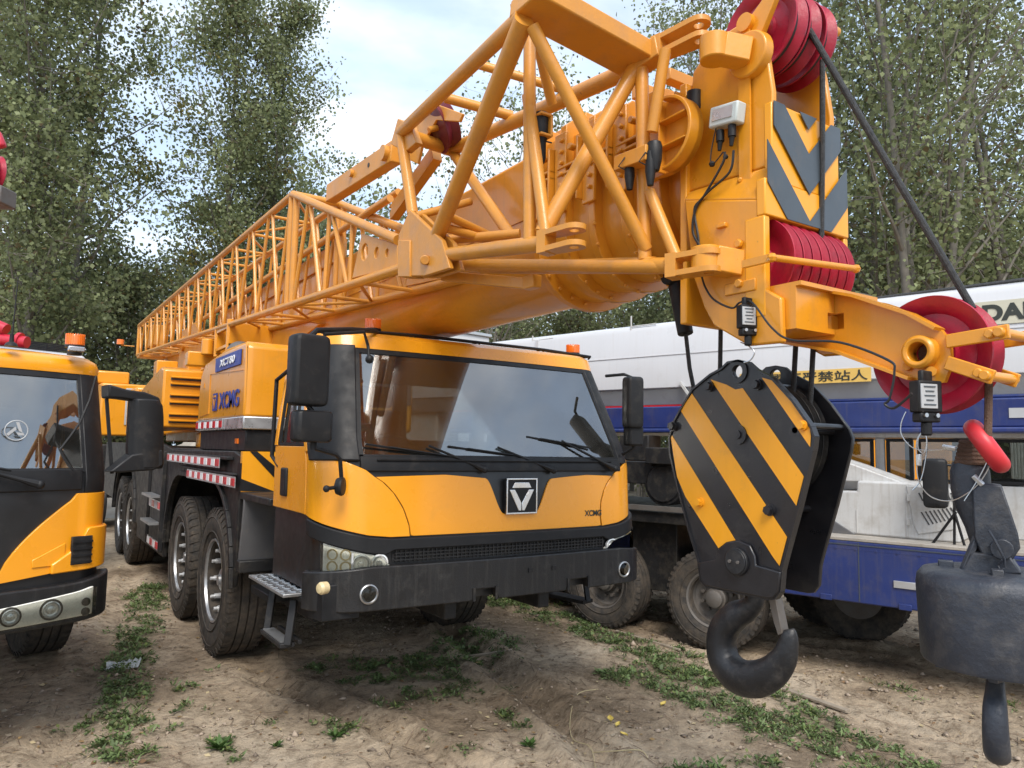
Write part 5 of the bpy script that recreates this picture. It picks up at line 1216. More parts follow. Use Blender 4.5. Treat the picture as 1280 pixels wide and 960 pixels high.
# pin holders with black rubber-booted pins
def pinbox(px, py, x, drop, par=FRM):
    m = MB(); c = F(px, py, x); m.cbox(c, .07, .10, .012); m.cbox(c+V((0,0,.10)), .07, .10, .012); m.cbox(c+V((.03,0,.05)), .012, .10, .11); o = m.build('pin_holder', JM, par, bevel=.003)
    m = MB(); m.lathe([(.03, .12), (.036, .10), (.034, .0), (.026, -.02), (.026, -.10), (.020, -.125), (.001, -.13)], c, (0,0,1), 16); m.build('spare_pin', BK, o); 
    m = MB(); m.tube(c+V((-.05,0,-.015)), c+V((.05,-.02,-.02)), .004, n=6); m.build('pin_clip', M_['cable'], o)
pinbox(676, 172, FO+.05, 0)
m = MB(); m.beam(F(775,207,FI-.06), F(815,192,FI-.06), .08, .07); ph = m.build('pin_holder', JM, FRM, bevel=.004)
for a, b_ in ((787,212), (813,206)):
    m = MB(); c = F(a, b_, FI-.07); m.lathe([(.020, .06), (.022, .02), (.024, -.03), (.014, -.095), (.001, -.10)], c, (0,0,1), 14); m.build('spare_pin', BK, ph); m = MB(); m.path([c+V((0,0,.04)), c+V((-.03,-.0,.05)), c+V((-.05,.02,.01)), c+V((-.01,.0,-.01))], .0035, 5); m.build('pin_clip', M_['cable'], ph)
m = MB(); m.lathe([(.03, .08), (.036, .06), (.034, .0), (.022, -.05), (.001, -.06)], F(818,200,FI-.05)+V((0,0,0)), (0,0,1), 14); m.build('rubber_stop', BK, ph)
# dark pulley and rocker of the frame
m = MB(); pc = F(553,158,FI-.12); i0 = len(m.v); m.lathe([(.02, -.04), (.05, -.04), (.14, -.03), (.165, -.05), (.17, -.045), (.135, 0), (.17, .045), (.165, .05), (.14, .03), (.05, .04), (.02, .04)], pc, (.85, -.2, .45), 36, close=True); m.build('jib_sheave', M_['dark_red'], FRM, smooth=40)
m = MB(); m.prism([F(a, b_, FI-.19) for a, b_ in ((498,172),(524,150),(540,128),(578,142),(574,152),(545,150),(528,178),(522,205),(500,195))], (.02,0,0)); m.prism([F(a, b_, FI-.06) for a, b_ in ((498,172),(524,150),(540,128),(578,142),(574,152),(545,150),(528,178),(522,205),(500,195))], (.02,0,0)); m.tube(pc-V((.1,0,.05)), pc+V((.1,0,.05)), .02); m.build('sheave_bracket', JM, FRM, bevel=.004)
m = MB(); a, b2 = F(546,192,FI-.02), F(492,268,FI-.02); m.beam(a, b2, .07, .11, up=(0,1,0)); rk = m.build('rocker_arm', JM, FRM, bevel=.006); m = MB(); m.tube(b2+V((-.2,0,.03)), b2+V((.2,0,.03)), .026, n=16); cut(rk, m)
m = MB(); a, b2 = F(496,190,FO+.14), F(414,243,FO+.14); m.beam(a, b2, .09, .15, up=(0,0,1)); lb = m.build('luffing_beam', JM, FRM, bevel=.008)
m = MB(); c = a.lerp(b2, .55); m.tube(c+V((-.07,0,.02)), c+V((.06,0,.02)), .03, n=14); c = a.lerp(b2, .06); m.tube(c+V((-.08,0,0)), c+V((.08,0,0)), .055, n=16); m.build('beam_pin', JM, lb)
m = MB(); c = a.lerp(b2, .30); m.tube(c+V((-.048,0,0)), c+V((-.044,0,0)), .018, n=14); m.build('pin_hole', M_['chassis'], lb)
# upper guy rods on top of the boom running back to the tower
m = MB(); m.tube(V((-.52, .9, 3.95)), V((-.52, 9.0, 3.95)), .03); m.tube(V((-.45, .9, 4.02)), V((-.45, 9.0, 4.02)), .03); m.box(-.42, -.38, 2.2, 7.5, ztop-.02, ztop+.16); m.build('stay_rod', JM, crane)
# ================================================================ HOOK BLOCK hanging from the boom head
HB0, HB1 = -.13, .11
blk = thing('hook_block', 'large hook block with diagonal yellow and black stripes hanging from the boom head ropes', 'hook block', (0, -2.2, .9))
def hb(px, py, x=HB0): return at(px, py, x=x)
def c8(a, b, x=HB0): return hb(800+a/1.81, 430+b/1.81, x)
outl = [(68,212),(80,172),(98,140),(120,103),(160,70),(186,56),(200,42),(222,38),(244,42),(262,58),(300,78),(346,128),(388,188),(396,210),(392,240),(360,370),(330,480),(322,512),(318,560),(306,576),(292,577),(152,548),(140,535),(134,492),(112,420),(86,320),(70,250)]
P0 = [c8(a, b) for a, b in outl]
m = MB(); m.prism(P0, (.022, 0, 0)); fpl = m.build('cheek_plate', M_['block'], blk, bevel=.004)
m = MB(); m.prism([p+V((HB1-HB0+.03, 0, 0)) for p in P0], (.022, 0, 0)); bpl = m.build('cheek_plate', M_['block'], blk, bevel=.004)
# rim flange
m = MB(); ring_ = [p.copy() for p in P0]; ctr = sum(P0, V())/len(P0)
for a, b2 in zip(P0, P0[1:]+P0[:1]):
    if (a-b2).length > .01: m.beam(a+V((.008,0,0)), b2+V((.008,0,0)), .010, .034, up=(1,0,0))
m.build('plate_edge', M_['block'], fpl)
m = MB(); yel = [[(70,212),(73,207),(216,444),(196,448),(178,462),(103,345),(84,300)], [(92,150),(118,112),(333,437),(316,502),(300,480)], [(160,80),(196,92),(216,103),(233,100),(371,300),(354,366)], [(276,76),(298,82),(344,130),(384,188),(387,208),(385,233)]]
for P_ in yel: m.prism([c8(a, b, HB0-.0015) for a, b in P_], (-.0015, 0, 0))
m.build('yellow_stripes', M_['stripe_y'], fpl)
m = MB(); m.prism([c8(a, b, HB0-.004) for a, b in ((136,494),(172,488),(180,464),(200,448),(226,444),(252,455),(264,480),(266,500),(322,516),(317,560),(305,574),(292,575),(152,546),(141,533))], (-.014, 0, 0)); tp = m.build('trunnion_plate', M_['block'], blk, bevel=.005)
m = MB(); c = c8(221, 492, HB0-.018); m.tube(c, c+V((-.016,0,0)), .062, n=32); m.tube(c+V((-.016,0,0)), c+V((-.022,0,0)), .056, n=32); m.build('trunnion_cap', M_['hook'], tp, bevel=.004)
m = MB()
for dy in (-.02, .025): m.tube(c+V((-.02, dy, 0)), c+V((-.03, dy, 0)), .008, n=6)
m.build('screws', M_['rim_dirty'], tp)
m = MB(); 
def bolt(mb, a, b, r=.020): c = c8(a, b, HB0-.0); mb.tube(c, c+V((-.014,0,0)), r*1.25, n=20); mb.tube(c+V((-.014,0,0)), c+V((-.032,0,0)), r, n=6)
for a, b in ((78,186), (296,376), (160,96), (268,92)): bolt(m, a, b)
m.build('bolts', M_['block'], fpl)
m = MB()
for a, b in ((138,358), (371,184)): bolt(m, a, b, .018)
m.build('yellow_bolts', M_['stripe_y'], fpl)
c = c8(222, 62, HB0-.001); m = MB(); m.lathe([(.030, .0), (.030, -.008), (.055, -.008), (.055, .0)], c, (1,0,0), 30, close=True); m.build('hole_boss', M_['block'], fpl)
m = MB(); m.tube(c+V((-.05,0,0)), c+V((.5,0,0)), .029, n=24)
for o_ in (fpl, bpl): cut(o_, m)
m = MB(); c = c8(225, 205, HB0); m.tube(c, c+V((-.012,0,0)), .045, n=28); m.tube(c+V((-.012,0,0)), c+V((-.02,0,0)), .02, n=14); m.build('sheave_pin', M_['block'], fpl)
for i in range(5):
    m = MB(); sheave(m, V((HB0+.045+i*.046, c.y-.02, c.z-.02)), .27, .040, .03); m.build('sheave', [M_['chassis'], M_['grease']], blk, smooth=40)
m = MB()
for a, b in ((78,186), (160,96), (268,92), (371,184), (138,358), (296,376), (350,195)): p = c8(a, b); m.tube(p, p+V((HB1-HB0+.05,0,0)), .014, n=10)
p = c8(221, 492); m.tube(p, p+V((HB1-HB0+.055,0,0)), .06, n=24); m.build('spacer_bolts', M_['block'], blk)
# hook: thick curved bar with changing section
XH = (HB0+HB1)/2+.01
hk = MB(); cl = [(258,560,.052),(256,585,.056),(240,602,.066),(215,615,.080),(190,642,.088),(182,680,.092),(192,722,.098),(222,752,.102),(262,758,.100),(300,742,.088),(326,712,.072),(336,680,.056),(338,655,.044),(336,645,.028)]
P_ = [c8(a, b, XH) for a, b, r in cl]; rs = [r for a, b, r in cl]
def smooth(P_, rs, k=5):
    out, ro = [], []
    for i in range(len(P_)-1):
        p0, p1, p2, p3 = P_[max(i-1, 0)], P_[i], P_[i+1], P_[min(i+2, len(P_)-1)]
        for j in range(k):
            t = j/k; out.append(.5*((2*p1)+(p2-p0)*t+(2*p0-5*p1+4*p2-p3)*t*t+(3*p1-p0-3*p2+p3)*t**3)); ro.append(rs[i]+(rs[i+1]-rs[i])*t)
    out.append(P_[-1]); ro.append(rs[-1]); return out, ro
def hookmesh(pts, rs, nrm, flat=.8, n=20):
    """swept bar lying in the plane with normal nrm; section narrower along nrm and pinched to the inner side"""
    nrm = V(nrm); rings = []
    for i in range(len(pts)):
        d = (pts[min(i+1, len(pts)-1)]-pts[max(i-1, 0)]).normalized(); s = d.cross(nrm).normalized()
        ring = []
        for k in range(n):
            a = 2*PI*k/n; cx_, cy_ = math.cos(a), math.sin(a)
            ring.append(pts[i]+s*(cx_*rs[i])+nrm*(cy_*rs[i]*flat*(1+.18*cx_)))
        rings.append(ring)
    m = MB(); m.loft(rings); return m
pp, rr_ = smooth(P_, [r*.83 for r in rs]); hk = hookmesh(pp, [r*1.0 for r in rr_], (1,0,0), .85)
ho = hk.build('hook', M_['hook'], blk, smooth=60)
m = MB(); p = c8(256, 545, XH); m.tube(p+V((0,0,.05)), p+V((0,0,-.03)), .062, n=24); m.build('hook_shank', M_['hook'], blk, bevel=.006)
m = MB(); m.prism([c8(a, b, XH-.03) for a, b in ((290,575),(306,575),(322,655),(312,660),(302,630))], (.05,0,0)); m.build('safety_latch', M_['rim_dirty'], blk, bevel=.003)

# ================================================================ OVERHAUL BALL with its own hook
DX = .14; BYc = -3.17
ball = thing('overhaul_ball', 'round dark iron headache ball with a slim hook below and a wedge socket on top', 'hook', (DX, BYc, .86))
bc = at(1243, 765, y=BYc); bz1 = at(1243, 712, y=BYc).z; bz0 = bz1-.345; bx, by = bc.x, bc.y
m = MB(); m.lathe([(.001, bz0), (.21, bz0), (.236, bz0+.006), (.243, bz0+.018), (.248, bz0+.16), (.253, bz0+.28), (.248, bz0+.315), (.230, bz0+.337), (.19, bz0+.346), (.001, bz0+.348)], (bx, by, 0), (0,0,1), 64); wt = m.build('ball_weight', M_['hookb'], ball, smooth=40)
m = MB()
for i in range(6): a = i*PI/3+.4; c = V((bx+.19*math.cos(a), by+.19*math.sin(a), bz0)); m.cbox(c, .05, .03, .02)
for i in range(4): a = i*PI/2+.5; c = V((bx+.15*math.cos(a), by+.15*math.sin(a), bz1)); m.cbox(c+V((0,0,.01)), .05, .035, .024, Matrix.Rotation(a, 4, 'Z'))
m.build('clamp_lugs', M_['hookb'], wt, bevel=.003)
# slim hook, seen from its edge
hz = bz0; cl = [(0, 0, .045), (0, -.05, .040), (-.035, -.10, .046), (-.085, -.15, .056), (-.095, -.22, .060), (-.06, -.285, .062), (.0, -.305, .058), (.055, -.275, .048), (.075, -.22, .036), (.072, -.18, .024)]
dv = V((.917, .40, 0))*.75+V((.40,-.917,0))*.06; P_ = [V((bx-.01, by, hz+.02))+dv*a+V((0, 0, b*1.04)) for a, b, r in cl]
pp, rr_ = smooth(P_, [r*.72 for a, b, r in cl]); m = hookmesh(pp, rr_, (.40, -.917, 0), .95); m.build('hook', M_['hookb'], ball, smooth=60)
# clevis and wedge socket
m = MB()
rt = V((.40, -.917, 0)); fw = V((-.917, -.40, 0))     # across the socket, and out of its flat face
BM = Matrix.Translation(V((bx, by, 0))) @ Matrix.Rotation(math.atan2(-.917, .40), 4, 'Z')
def bp_(px, py, off=0.0): return BM @ at(px, py, y=0, fr=BM)+fw*off
cheek = [(1204,703),(1199,690),(1216,660),(1217,612),(1226,602),(1250,604),(1262,640),(1273,668),(1275,684),(1268,697),(1276,710),(1276,716),(1205,716)]
m.prism([bp_(a, b, .05) for a, b in [(1216,612),(1228,603),(1252,606),(1262,635),(1272,665),(1275,683),(1265,698),(1248,703),(1228,692),(1218,670)]], fw*.018)
m.prism([bp_(a, b, -.05) for a, b in [(1216,612),(1228,603),(1252,606),(1262,635),(1272,665),(1275,683),(1265,698),(1248,703),(1228,692),(1218,670)]], fw*.018)
m.prism([bp_(a, b, -.07) for a, b in [(1202,714),(1216,688),(1262,692),(1277,714)]], fw*.15); so1 = m.build('clevis', M_['hookb'], ball, bevel=.006)
m = MB(); rings = []
for px0, px1, py, dpt in ((1190,1234,578,.045), (1187,1238,590,.05), (1188,1240,612,.05), (1194,1240,635,.045), (1206,1242,660,.04), (1216,1246,690,.035)):
    A, B = bp_(px0, py), bp_(px1, py); c = (A+B)/2; w_ = (B-A).length/2; rings.append([c+rt*(w_*math.cos(t))+fw*(dpt*math.sin(t)) for t in [i*PI/10 for i in range(20)]])
m.loft(rings); m.build('wedge_socket', M_['hookb'], ball, smooth=50)
m = MB(); c = bp_(1252, 683, .05); m.tube(c, c+fw*.06, .036, n=24); m.tube(bp_(1252, 683, -.07), c, .028, n=16); pin = m.build('clevis_pin', M_['hookb'], ball, bevel=.003)
m = MB(); m.path([bp_(1236,660,.10), bp_(1244,672,.12), bp_(1250,684,.125), bp_(1255,694,.12), bp_(1256,705,.11), bp_(1250,708,.11), bp_(1247,702,.11), bp_(1252,695,.12)], .004, 6); m.build('cotter_pin', M_['hookb'], pin)
m = MB(); m.beam(bp_(1222, 668, .04), bp_(1204, 712, .06), .03, .02); m.beam(bp_(1224, 640, .02), bp_(1214, 600, .02), .04, .03); m.build('stay', M_['hookb'], ball, bevel=.003)
# rope wound through the socket
m = MB(); 
for k in range(6): 
    z = bp_(1216, 578-k*5); m.path([z+rt*(-.055+.01*k*.3)+fw*.02, z+fw*.055, z+rt*.055+fw*.02], .010, 8)
m.path([bp_(1236, 500), bp_(1234, 540), bp_(1228, 565), bp_(1222, 580)], .013, 8); m.tube(bp_(1214, 550), bp_(1218, 585), .035, n=14); m.build('rope_tail', M_['rust'], ball)
# red ring weight of the limit switch, seen nearly edge on, with its thin cables
rg = thing('ring_weight', 'red ring shaped limit switch weight slipped over the rusty rope above the ball', 'weight', tuple(at(1234, 556, y=BYc)))
A, B = bp_(1217, 536, .02), bp_(1250, 580, .02); c = (A+B)/2+fw*.05; ax_l = (B-A).normalized(); vw = (V(CAM)-c).normalized(); oth = vw-ax_l*vw.dot(ax_l); oth.normalize(); rL = (B-A).length/2
m = MB(); m.path([c+ax_l*(rL*math.cos(t))+oth*(rL*math.sin(t)) for t in [i*2*PI/40 for i in range(40)]], .033, 16, closed=True); m.build('ring', M_['red_old'], rg, smooth=60)
def wirep(pts, y, r=.0022, nm='thin_cable', mt='steel', par=None):
    P_ = [bp_(a, b, BYc-y) for a, b in pts]; o_, _ = smooth(P_, [1]*len(P_), 6); m = MB(); m.path(o_, r, 6); return m.build(nm, M_[mt], par)
wirep([(1155,540),(1148,550),(1147,570),(1150,600),(1165,620),(1190,625),(1215,612),(1230,595),(1243,570)], BYc-.06, par=rg)
wirep([(1155,540),(1160,552),(1158,575),(1152,600),(1142,612)], BYc-.05, par=rg); wirep([(1206,625),(1222,600),(1235,575),(1240,562)], BYc-.07, par=rg)
wirep([(1133,515),(1127,530),(1128,545),(1142,560),(1165,563),(1190,560),(1210,552)], BYc-.02, par=rg); wirep([(1157,538),(1150,548),(1150,562),(1157,566),(1160,552),(1157,540)], BYc-.07, par=rg)
m = MB()
for (a, b, rz_) in ((1150, 575, 0), (1187, 560, 80), (1223, 600, 40)): m.cbox(bp_(a, b, .065), .018, .016, .045, Matrix.Rotation(R_(rz_), 4, V((-.917,-.40,0))))
m.build('cable_clamp', M_['silver'], rg, bevel=.003)
# ================================================================ LEFT CRANE (yellow and black cab, cut by the left edge)
LT = thing('mobile_crane', 'yellow and black crane cab at the left edge with a big black arm mirror', 'crane', (-3.59, .84, 0), R_(12), world=False)
FR = Matrix.Translation(V((-3.59, .84, 0))) @ Matrix.Rotation(R_(12), 4, 'Z')
def l(px, py, y=0): return at(px, py, y=y, fr=FR)
LYB = 1.25
def lyf(z): return 0 if z < 1.72 else (z-1.72)*.42
def SL(q, z, off=0.0, Rc=.17):
    hw = 1.28+off; y0 = lyf(z)-off; R = Rc+off; w0 = hw-R; a = abs(q); sg = 1 if q >= 0 else -1; ye = y0+.10+R
    if a <= 1: return V((sg*w0*a, y0+.10*a*a*a, z))
    if a <= 2: th = (a-1)*PI/2; return V((sg*(w0+R*math.sin(th)), y0+.10+R*(1-math.cos(th)), z))
    return V((sg*hw, ye+(a-2)*(LYB-ye), z))
def lp(mb, q0, q1, z0, z1, off=0.0, th=.012, nq=None, nz=4):
    nq = nq or max(2, int(abs(q1-q0)*10))
    def fn(u, v): q = q0+(q1-q0)*u; a = call(z0, q); b = call(z1, q); return SL(q, a+(b-a)*v, off)
    mb.grid(fn, nq, nz, th); return mb
m = MB(); lp(m, -3, 3, lambda q: 1.0, 1.76, 0, .02, nq=60, nz=6); m.build('cab_shell', M_['black_gloss'], LT)
m = MB(); lp(m, -1.02, 1.02, 1.64, 1.78, .02, .03, nq=30, nz=2); m.build('cowl', M_['black'], LT, bevel=.008)
# side wedge panel with its grille: right side in view, mirrored on the other
for sg in (-1, 1):
    def btm(q): a = abs(q); return lerp(1.095, 1.15, (a-.60)/.5)
    def tpz(q):
        a = abs(q)
        if a < .98: return lerp(1.10, 1.60, ((a-.595)/.385)**.62 if a > .595 else 0)
        return 1.62
    m = MB(); lp(m, sg*.60, sg*2.0, btm, tpz, .020, .02, nq=44, nz=8); cp = m.build('corner_panel', Y_, LT, bevel=.004)
    m = MB(); lp(m, sg*.86, sg*2.02, lambda q: 1.12+.02*min(1, abs(q)-.86), lambda q: lerp(1.18, 1.40, (abs(q)-.86)/.3), .045, .03, nq=20, nz=4); m.build('corner_flare', Y_, cp, bevel=.008)
    m = MB(); lp(m, sg*.96, sg*1.24, 1.165, 1.345, .052, .02, nq=8, nz=3); gg = m.build('side_grille', M_['chassis'], cp, bevel=.003)
    m = MB()
    for k in range(4): lp(m, sg*.965, sg*1.235, 1.172+k*.044, 1.184+k*.044, .062, .012, nq=5, nz=1)
    m.build('grille_slats', M_['black'], gg)
    m = MB(); lp(m, sg*.76, sg*.93, lambda q: 1.17, lambda q: lerp(1.22, 1.31, (abs(q)-.76)/.17), .028, .008, nq=6, nz=2); m.build('panel_emboss', Y_, cp, bevel=.004)
# bumper with the long lamp panel
m = MB(); lp(m, -1.9, 1.9, lambda q: .80 if abs(q) < 1 else .80+.03*(abs(q)-1), lambda q: lerp(1.05, 1.10, abs(q)-.9), .07, .09, nq=70, nz=5); bu = m.build('bumper', M_['bumper'], LT, bevel=.012)
for sg in (-1, 1):
    m = MB(); lp(m, sg*.52, sg*1.26, lambda q: .828+.02*(abs(q)-.5), lambda q: lerp(.945, 1.018, (abs(q)-.5)/.7), .082, .012, nq=16, nz=3); hl = m.build('headlight', M_['reflector'], bu, bevel=.006)
    for q, r_, k in ((.66, .046, 'chrome'), (.86, .052, 'chrome')):
        o = MB(); p = SL(sg*q, .898+.04*(q-.5), .086); nrm = (SL(sg*q, .9, .3)-SL(sg*q, .9, 0)).normalized(); o.lathe([(r_, -.0), (r_, .014), (r_*.88, .016), (r_*.75, .004), (r_*.5, .002), (r_*.48, .016), (r_*.2, .02), (.001, .02)], p, nrm, 26); o.build('lamp_bowl', M_[k], hl) if False else None
        hl2 = o.build('lamp_bowl', M_['bowl'], bu); o = MB(); o.lathe([(r_*1.02, -.002), (r_*1.02, .010), (r_*1.25, .010), (r_*1.25, -.002)], p, nrm, 30, close=True); o.build('lamp_ring', M_['lampdark'], bu)
    o = MB()
    for dz in (.0, .062): p = SL(sg*1.13, .865+dz, .084); nrm = (SL(sg*1.13, .9, .3)-SL(sg*1.13, .9, 0)).normalized(); o.lathe([(.026, 0), (.026, .012), (.02, .013), (.015, .003), (.001, .002)], p, nrm, 18)
    o.build('fog_light', M_['rim_dirty'], bu)
    o = MB(); lp(o, sg*.52, sg*1.26, lambda q: .828+.02*(abs(q)-.5), lambda q: lerp(.945, 1.018, (abs(q)-.5)/.7), .112, .004, nq=16, nz=3); o.build('lens', M_['lens'], bu)
m = MB(); lp(m, -1.06, 1.06, 1.775, 2.40, .0, .006, nq=26, nz=8); ws2 = m.build('windscreen', M_['glass'], LT)
m = MB(); lp(m, -1.09, 1.09, 1.76, 1.785, .008, .02, nq=26, nz=1); lp(m, -1.12, 1.12, 2.385, 2.43, .008, .02, nq=26, nz=1); [lp(m, sg*1.03, sg*1.10, 1.78, 2.40, .01, .02, nq=2, nz=6) for sg in (-1, 1)]; m.build('rubber_seal', M_['black'], ws2)
for sg in (-1, 1): m = MB(); lp(m, sg*1.09, sg*2.15, 1.62, 2.43, .014, .03, nq=10, nz=8); m.build('windscreen_pillar', M_['black'], LT, bevel=.006); m = MB(); lp(m, sg*2.15, sg*3, 1.0, 1.76, .012, .02, nq=6, nz=3); lp(m, sg*2.9, sg*3, 1.76, 2.42, .012, .02, nq=2, nz=3); dd = m.build('door', Y_, LT, bevel=.004); m = MB(); lp(m, sg*2.15, sg*2.9, 1.77, 2.40, .0, .006, nq=5, nz=3); m.build('side_window', M_['glass_dark'], dd)
rings = []
for z, off, in ((2.425, .015), (2.47, .02), (2.515, .0), (2.545, -.05), (2.565, -.16), (2.575, -.45)):
    ring = []
    for q in [i*.1 for i in range(-30, 31)]: p = SL(q, 2.43, off); p.z = z; ring.append(p)
    rings.append(ring)
m = MB(); m.loft(rings); m.build('roof', M_['yellow'], LT, smooth=50)
m = MB(); m.box(-1.26, 1.26, LYB-.02, LYB+.01, 1.0, 2.5); m.box(-1.2, 1.2, .15, LYB, 1.25, 1.3); m.prism([(-1.1, .12, 1.70), (-1.1, .5, 1.74), (-1.1, .5, 1.3), (-1.1, .12, 1.3)], (2.2,0,0)); m.build('cab_interior', M_['interior'], LT)
m = MB()
for sx in (-.6, .7): m.box(sx-.25, sx+.25, .75, 1.0, 1.3, 1.6); m.box(sx-.24, sx+.24, 1.0, 1.14, 1.5, 2.2)
m.build('seats', M_['beige'], LT, bevel=.04)
beacon(LT, V((l(93, 440, .35).x, .35, 2.60)), .056, .088); m = MB(); p = l(93, 440, .35); m.cbox((p.x-.01, .27, 2.585), .10, .03, .035); m.build('beacon_bracket', M_['steel'], LT, bevel=.006)
m = MB(); p = l(14, 432, .3); p.z = 2.565; m.tube(p, p+V((.01,0,.46)), .006, .003, n=6); m.lathe([(.04, 0), (.03, .02), (.014, .03), (.012, .08), (.001, .08)], p, (0,0,1), 14); m.build('aerial', BK, LT)
# mirror and its arm
m = MB(); top = [l(a, b, -.14) for a, b in ((136,480),(160,487),(182,490),(200,497),(203,508),(180,502),(152,498),(136,497))]; m.prism(top, (0, .16, 0))
sec = lambda px0, px1, py: None
rings = []
for py, x0, x1 in ((498,164,198),(506,163,204),(520,162,205),(560,160,205),(580,160,205),(586,160,203)):
    A, B = l(x0, py, -.12), l(x1, py, -.12); w_ = B.x-A.x; rings.append([V((A.x+w_*f, A.y+g, A.z)) for f, g in ((0,.0),(.12,-.045),(.4,-.065),(.75,-.06),(.95,-.03),(1,.02),(.95,.09),(.5,.11),(.05,.09))])
m.loft(rings)
m.prism([l(a, b, -.18) for a, b in ((137,590),(165,568),(204,562),(205,582),(192,588),(150,591))], (0, .15, 0)); mo = m.build('mirror', M_['black'], LT, bevel=.012)
m = MB(); m.beam(l(133, 495, -.05), l(140, 592, -.05), .015, .02); m.build('mirror_stay', BK, LT)
# wipers and their resting place
m = MB(); A, B = l(50, 606, -.05), l(-30, 585, -.04); m.path([A, A.lerp(B, .15), A.lerp(B, .3), B], [.024, .022, .014, .010], 8); m.sph(A, .028, 10); wo = m.build('wiper', BK, LT); m = MB(); m.path([l(14, 588, -.02), l(-40, 580, -.02)], .009, 6); m.build('wiper_blade', BK, wo)
m = MB(); m.path([l(75, 562, .02), l(88, 545, .03), l(100, 528, .05), l(112, 500, .08), l(120, 470, .11)], .007, 6); m.path([l(75, 562, .02), l(82, 575, .01), l(92, 588, .0)], .007, 6); m.build('washer_hose', BK, LT)
# round badge on the glass: circle with a three-pointed sign
m = MB(); c = l(24, 538, .05); c.y = lyf(c.z)-.006; Rg = .062
m.path([c+V((Rg*math.cos(t), .0, Rg*math.sin(t))) for t in [i*PI/14 for i in range(28)]], .0035, 5, closed=True)
for p_ in (((-.006,.052),(.012,.052),(.034,-.012),(.014,-.004)), ((-.052,-.022),(-.042,-.036),(.0,.006),(-.006,.024)), ((.012,-.030),(.046,-.030),(.038,-.014),(.0,-.012))): m.prism([c+V((a, .0, b)) for a, b in p_], (0,-.002,0))
m.build('glass_sticker', M_['label'], ws2)
# chassis and wheels
m = MB(); m.box(-.5, -.4, .1, 9, .75, 1.1); m.box(.4, .5, .1, 9, .75, 1.1); m.box(-1.25, 1.25, 1.4, 9, 1.45, 1.5); m.box(-1.2, 1.2, LYB, 2.1, .95, 2.2); m.build('chassis_frame', BODY, LT, bevel=.01)
m = MB(); m.box(-1.1, .9, 4.2, 7.4, 1.5, 2.6); m.build('machinery_hood', M_['yellow_box'], LT, bevel=.05)
m = MB(); m.box(-.35, .35, -1.0, 8.0, 3.9, 4.6); 
_w = at(52, 822, z=0, fr=FR); LWX, LWY = _w.x, _w.y+.25
lw = wheel_proto(LT, (LWX, LWY, .60), 0, .2, R=.60, W=.36, style='plain', rim='rim_dirty')
for x, y, rz in ((-LWX, LWY, PI), (LWX, 6.4, 0), (-LWX, 6.4, PI)): place_wheel(lw, LT, (x, y, .60), rz, .5)
m = MB(); m.prism([V((.55, .9, 1.0)), V((.55, 2.25, 1.0)), V((.55, 2.1, 1.40)), V((.55, 1.0, 1.40))], (.7,0,0)) if False else m.box(.55, 1.26, .75, 2.4, 1.36, 1.42); m.build('mudguard', BODY, LT, bevel=.01)

# ---- red crane head far left and the white van roof behind the cab
rc = thing('crane_boom', 'red crane boom head at the left edge with a red sheave above a grey bracket', 'crane', tuple(at(-40, 560, d=9)[:2])+(0,))
d0 = 9
m = MB(); c = at(-8, 216, d=d0); m.lathe([(.03,-.05),(.08,-.05),(.15,-.03),(.21,-.05),(.22,-.04),(.18,0),(.22,.04),(.21,.05),(.15,.03),(.08,.05),(.03,.05)], c, (.85,.4,0), 40, close=True); m.build('sheave', M_['red'], rc, smooth=40)
m = MB(); a, b = at(-60, 225, d=d0), at(12, 240, d=d0); m.beam(at(-60, 246, d=d0), at(11, 247, d=d0), .3, .22); m.build('bracket', M_['rim_dirty'], rc, bevel=.02)
m = MB(); m.beam(at(-6, 165, d=d0), at(2, 185, d=d0), .1, .12); m.beam(at(-110, 110, d=d0), at(-60, 420, d=d0+.4), .35, .5); m.build('boom_arm', M_['red_crane'], rc, bevel=.03)
m = MB(); m.tube(at(-30, 395, d=d0), at(8, 412, d=d0), .07, n=20); m.tube(at(-20, 422, d=d0), at(34, 428, d=d0), .07, n=20); m.box(*[0,0,0,0,0,0]) if False else None; m.tube(at(22, 424, d=d0), at(26, 425, d=d0), .085, n=20); m.build('winch_motor', M_['red_crane'], rc, smooth=50)
m = MB(); p = at(-60, 560, d=d0); m.box(p.x-.5, p.x+.4, p.y-.3, p.y+.8, 0, 3.0); m.build('boom_post', M_['red_crane'], rc, bevel=.03)
vn = thing('white_van', 'white van whose roof and black rack show above the left yellow cab', 'van', tuple(at(12, 560, d=11.2)[:2])+(0,), R_(20), world=False); vn.scale = (.85, .55, 1.045)
m = MB(); rings = []
for z, f in ((.5, .86), (1.4, .86), (2.2, .85), (3.00, .82), (3.12, .76), (3.15, .6)): rings.append([V((x*1.0*f, y*1.9*(f if z > 1.4 else 1), z)) for x, y in ((-1,-.93),(-.93,-1),(.93,-1),(1,-.93),(1,1),(-1,1))])
m.loft(rings); vb = m.build('van_body', M_['white'], vn, bevel=.03)
m = MB(); m.box(-.8, .8, -1.905, -1.86, 1.9, 2.7); m.box(1.0, 1.002, -1.5, 1.2, 1.9, 2.6); m.build('van_window', M_['glass_dark'], vb)
m = MB()
for x in (-.78, .78): m.beam((x, -1.1, 3.26), (x, 1.2, 3.26), .03, .03)
for i in range(7): m.beam((-.78, -1.1+i*.38, 3.26), (.78, -1.1+i*.38, 3.26), .025, .02)
for x in (-.78, -.3, .2, .78):
    for y in (-1.1, 1.1): m.beam((x, y, 3.10), (x, y, 3.27), .02, .02)
m.build('roof_rack', M_['black'], vn)
vw_ = wheel_proto(vn, (.86, -1.2, .38), 0, R=.38, W=.22, style='plain', rim='rim_dirty')
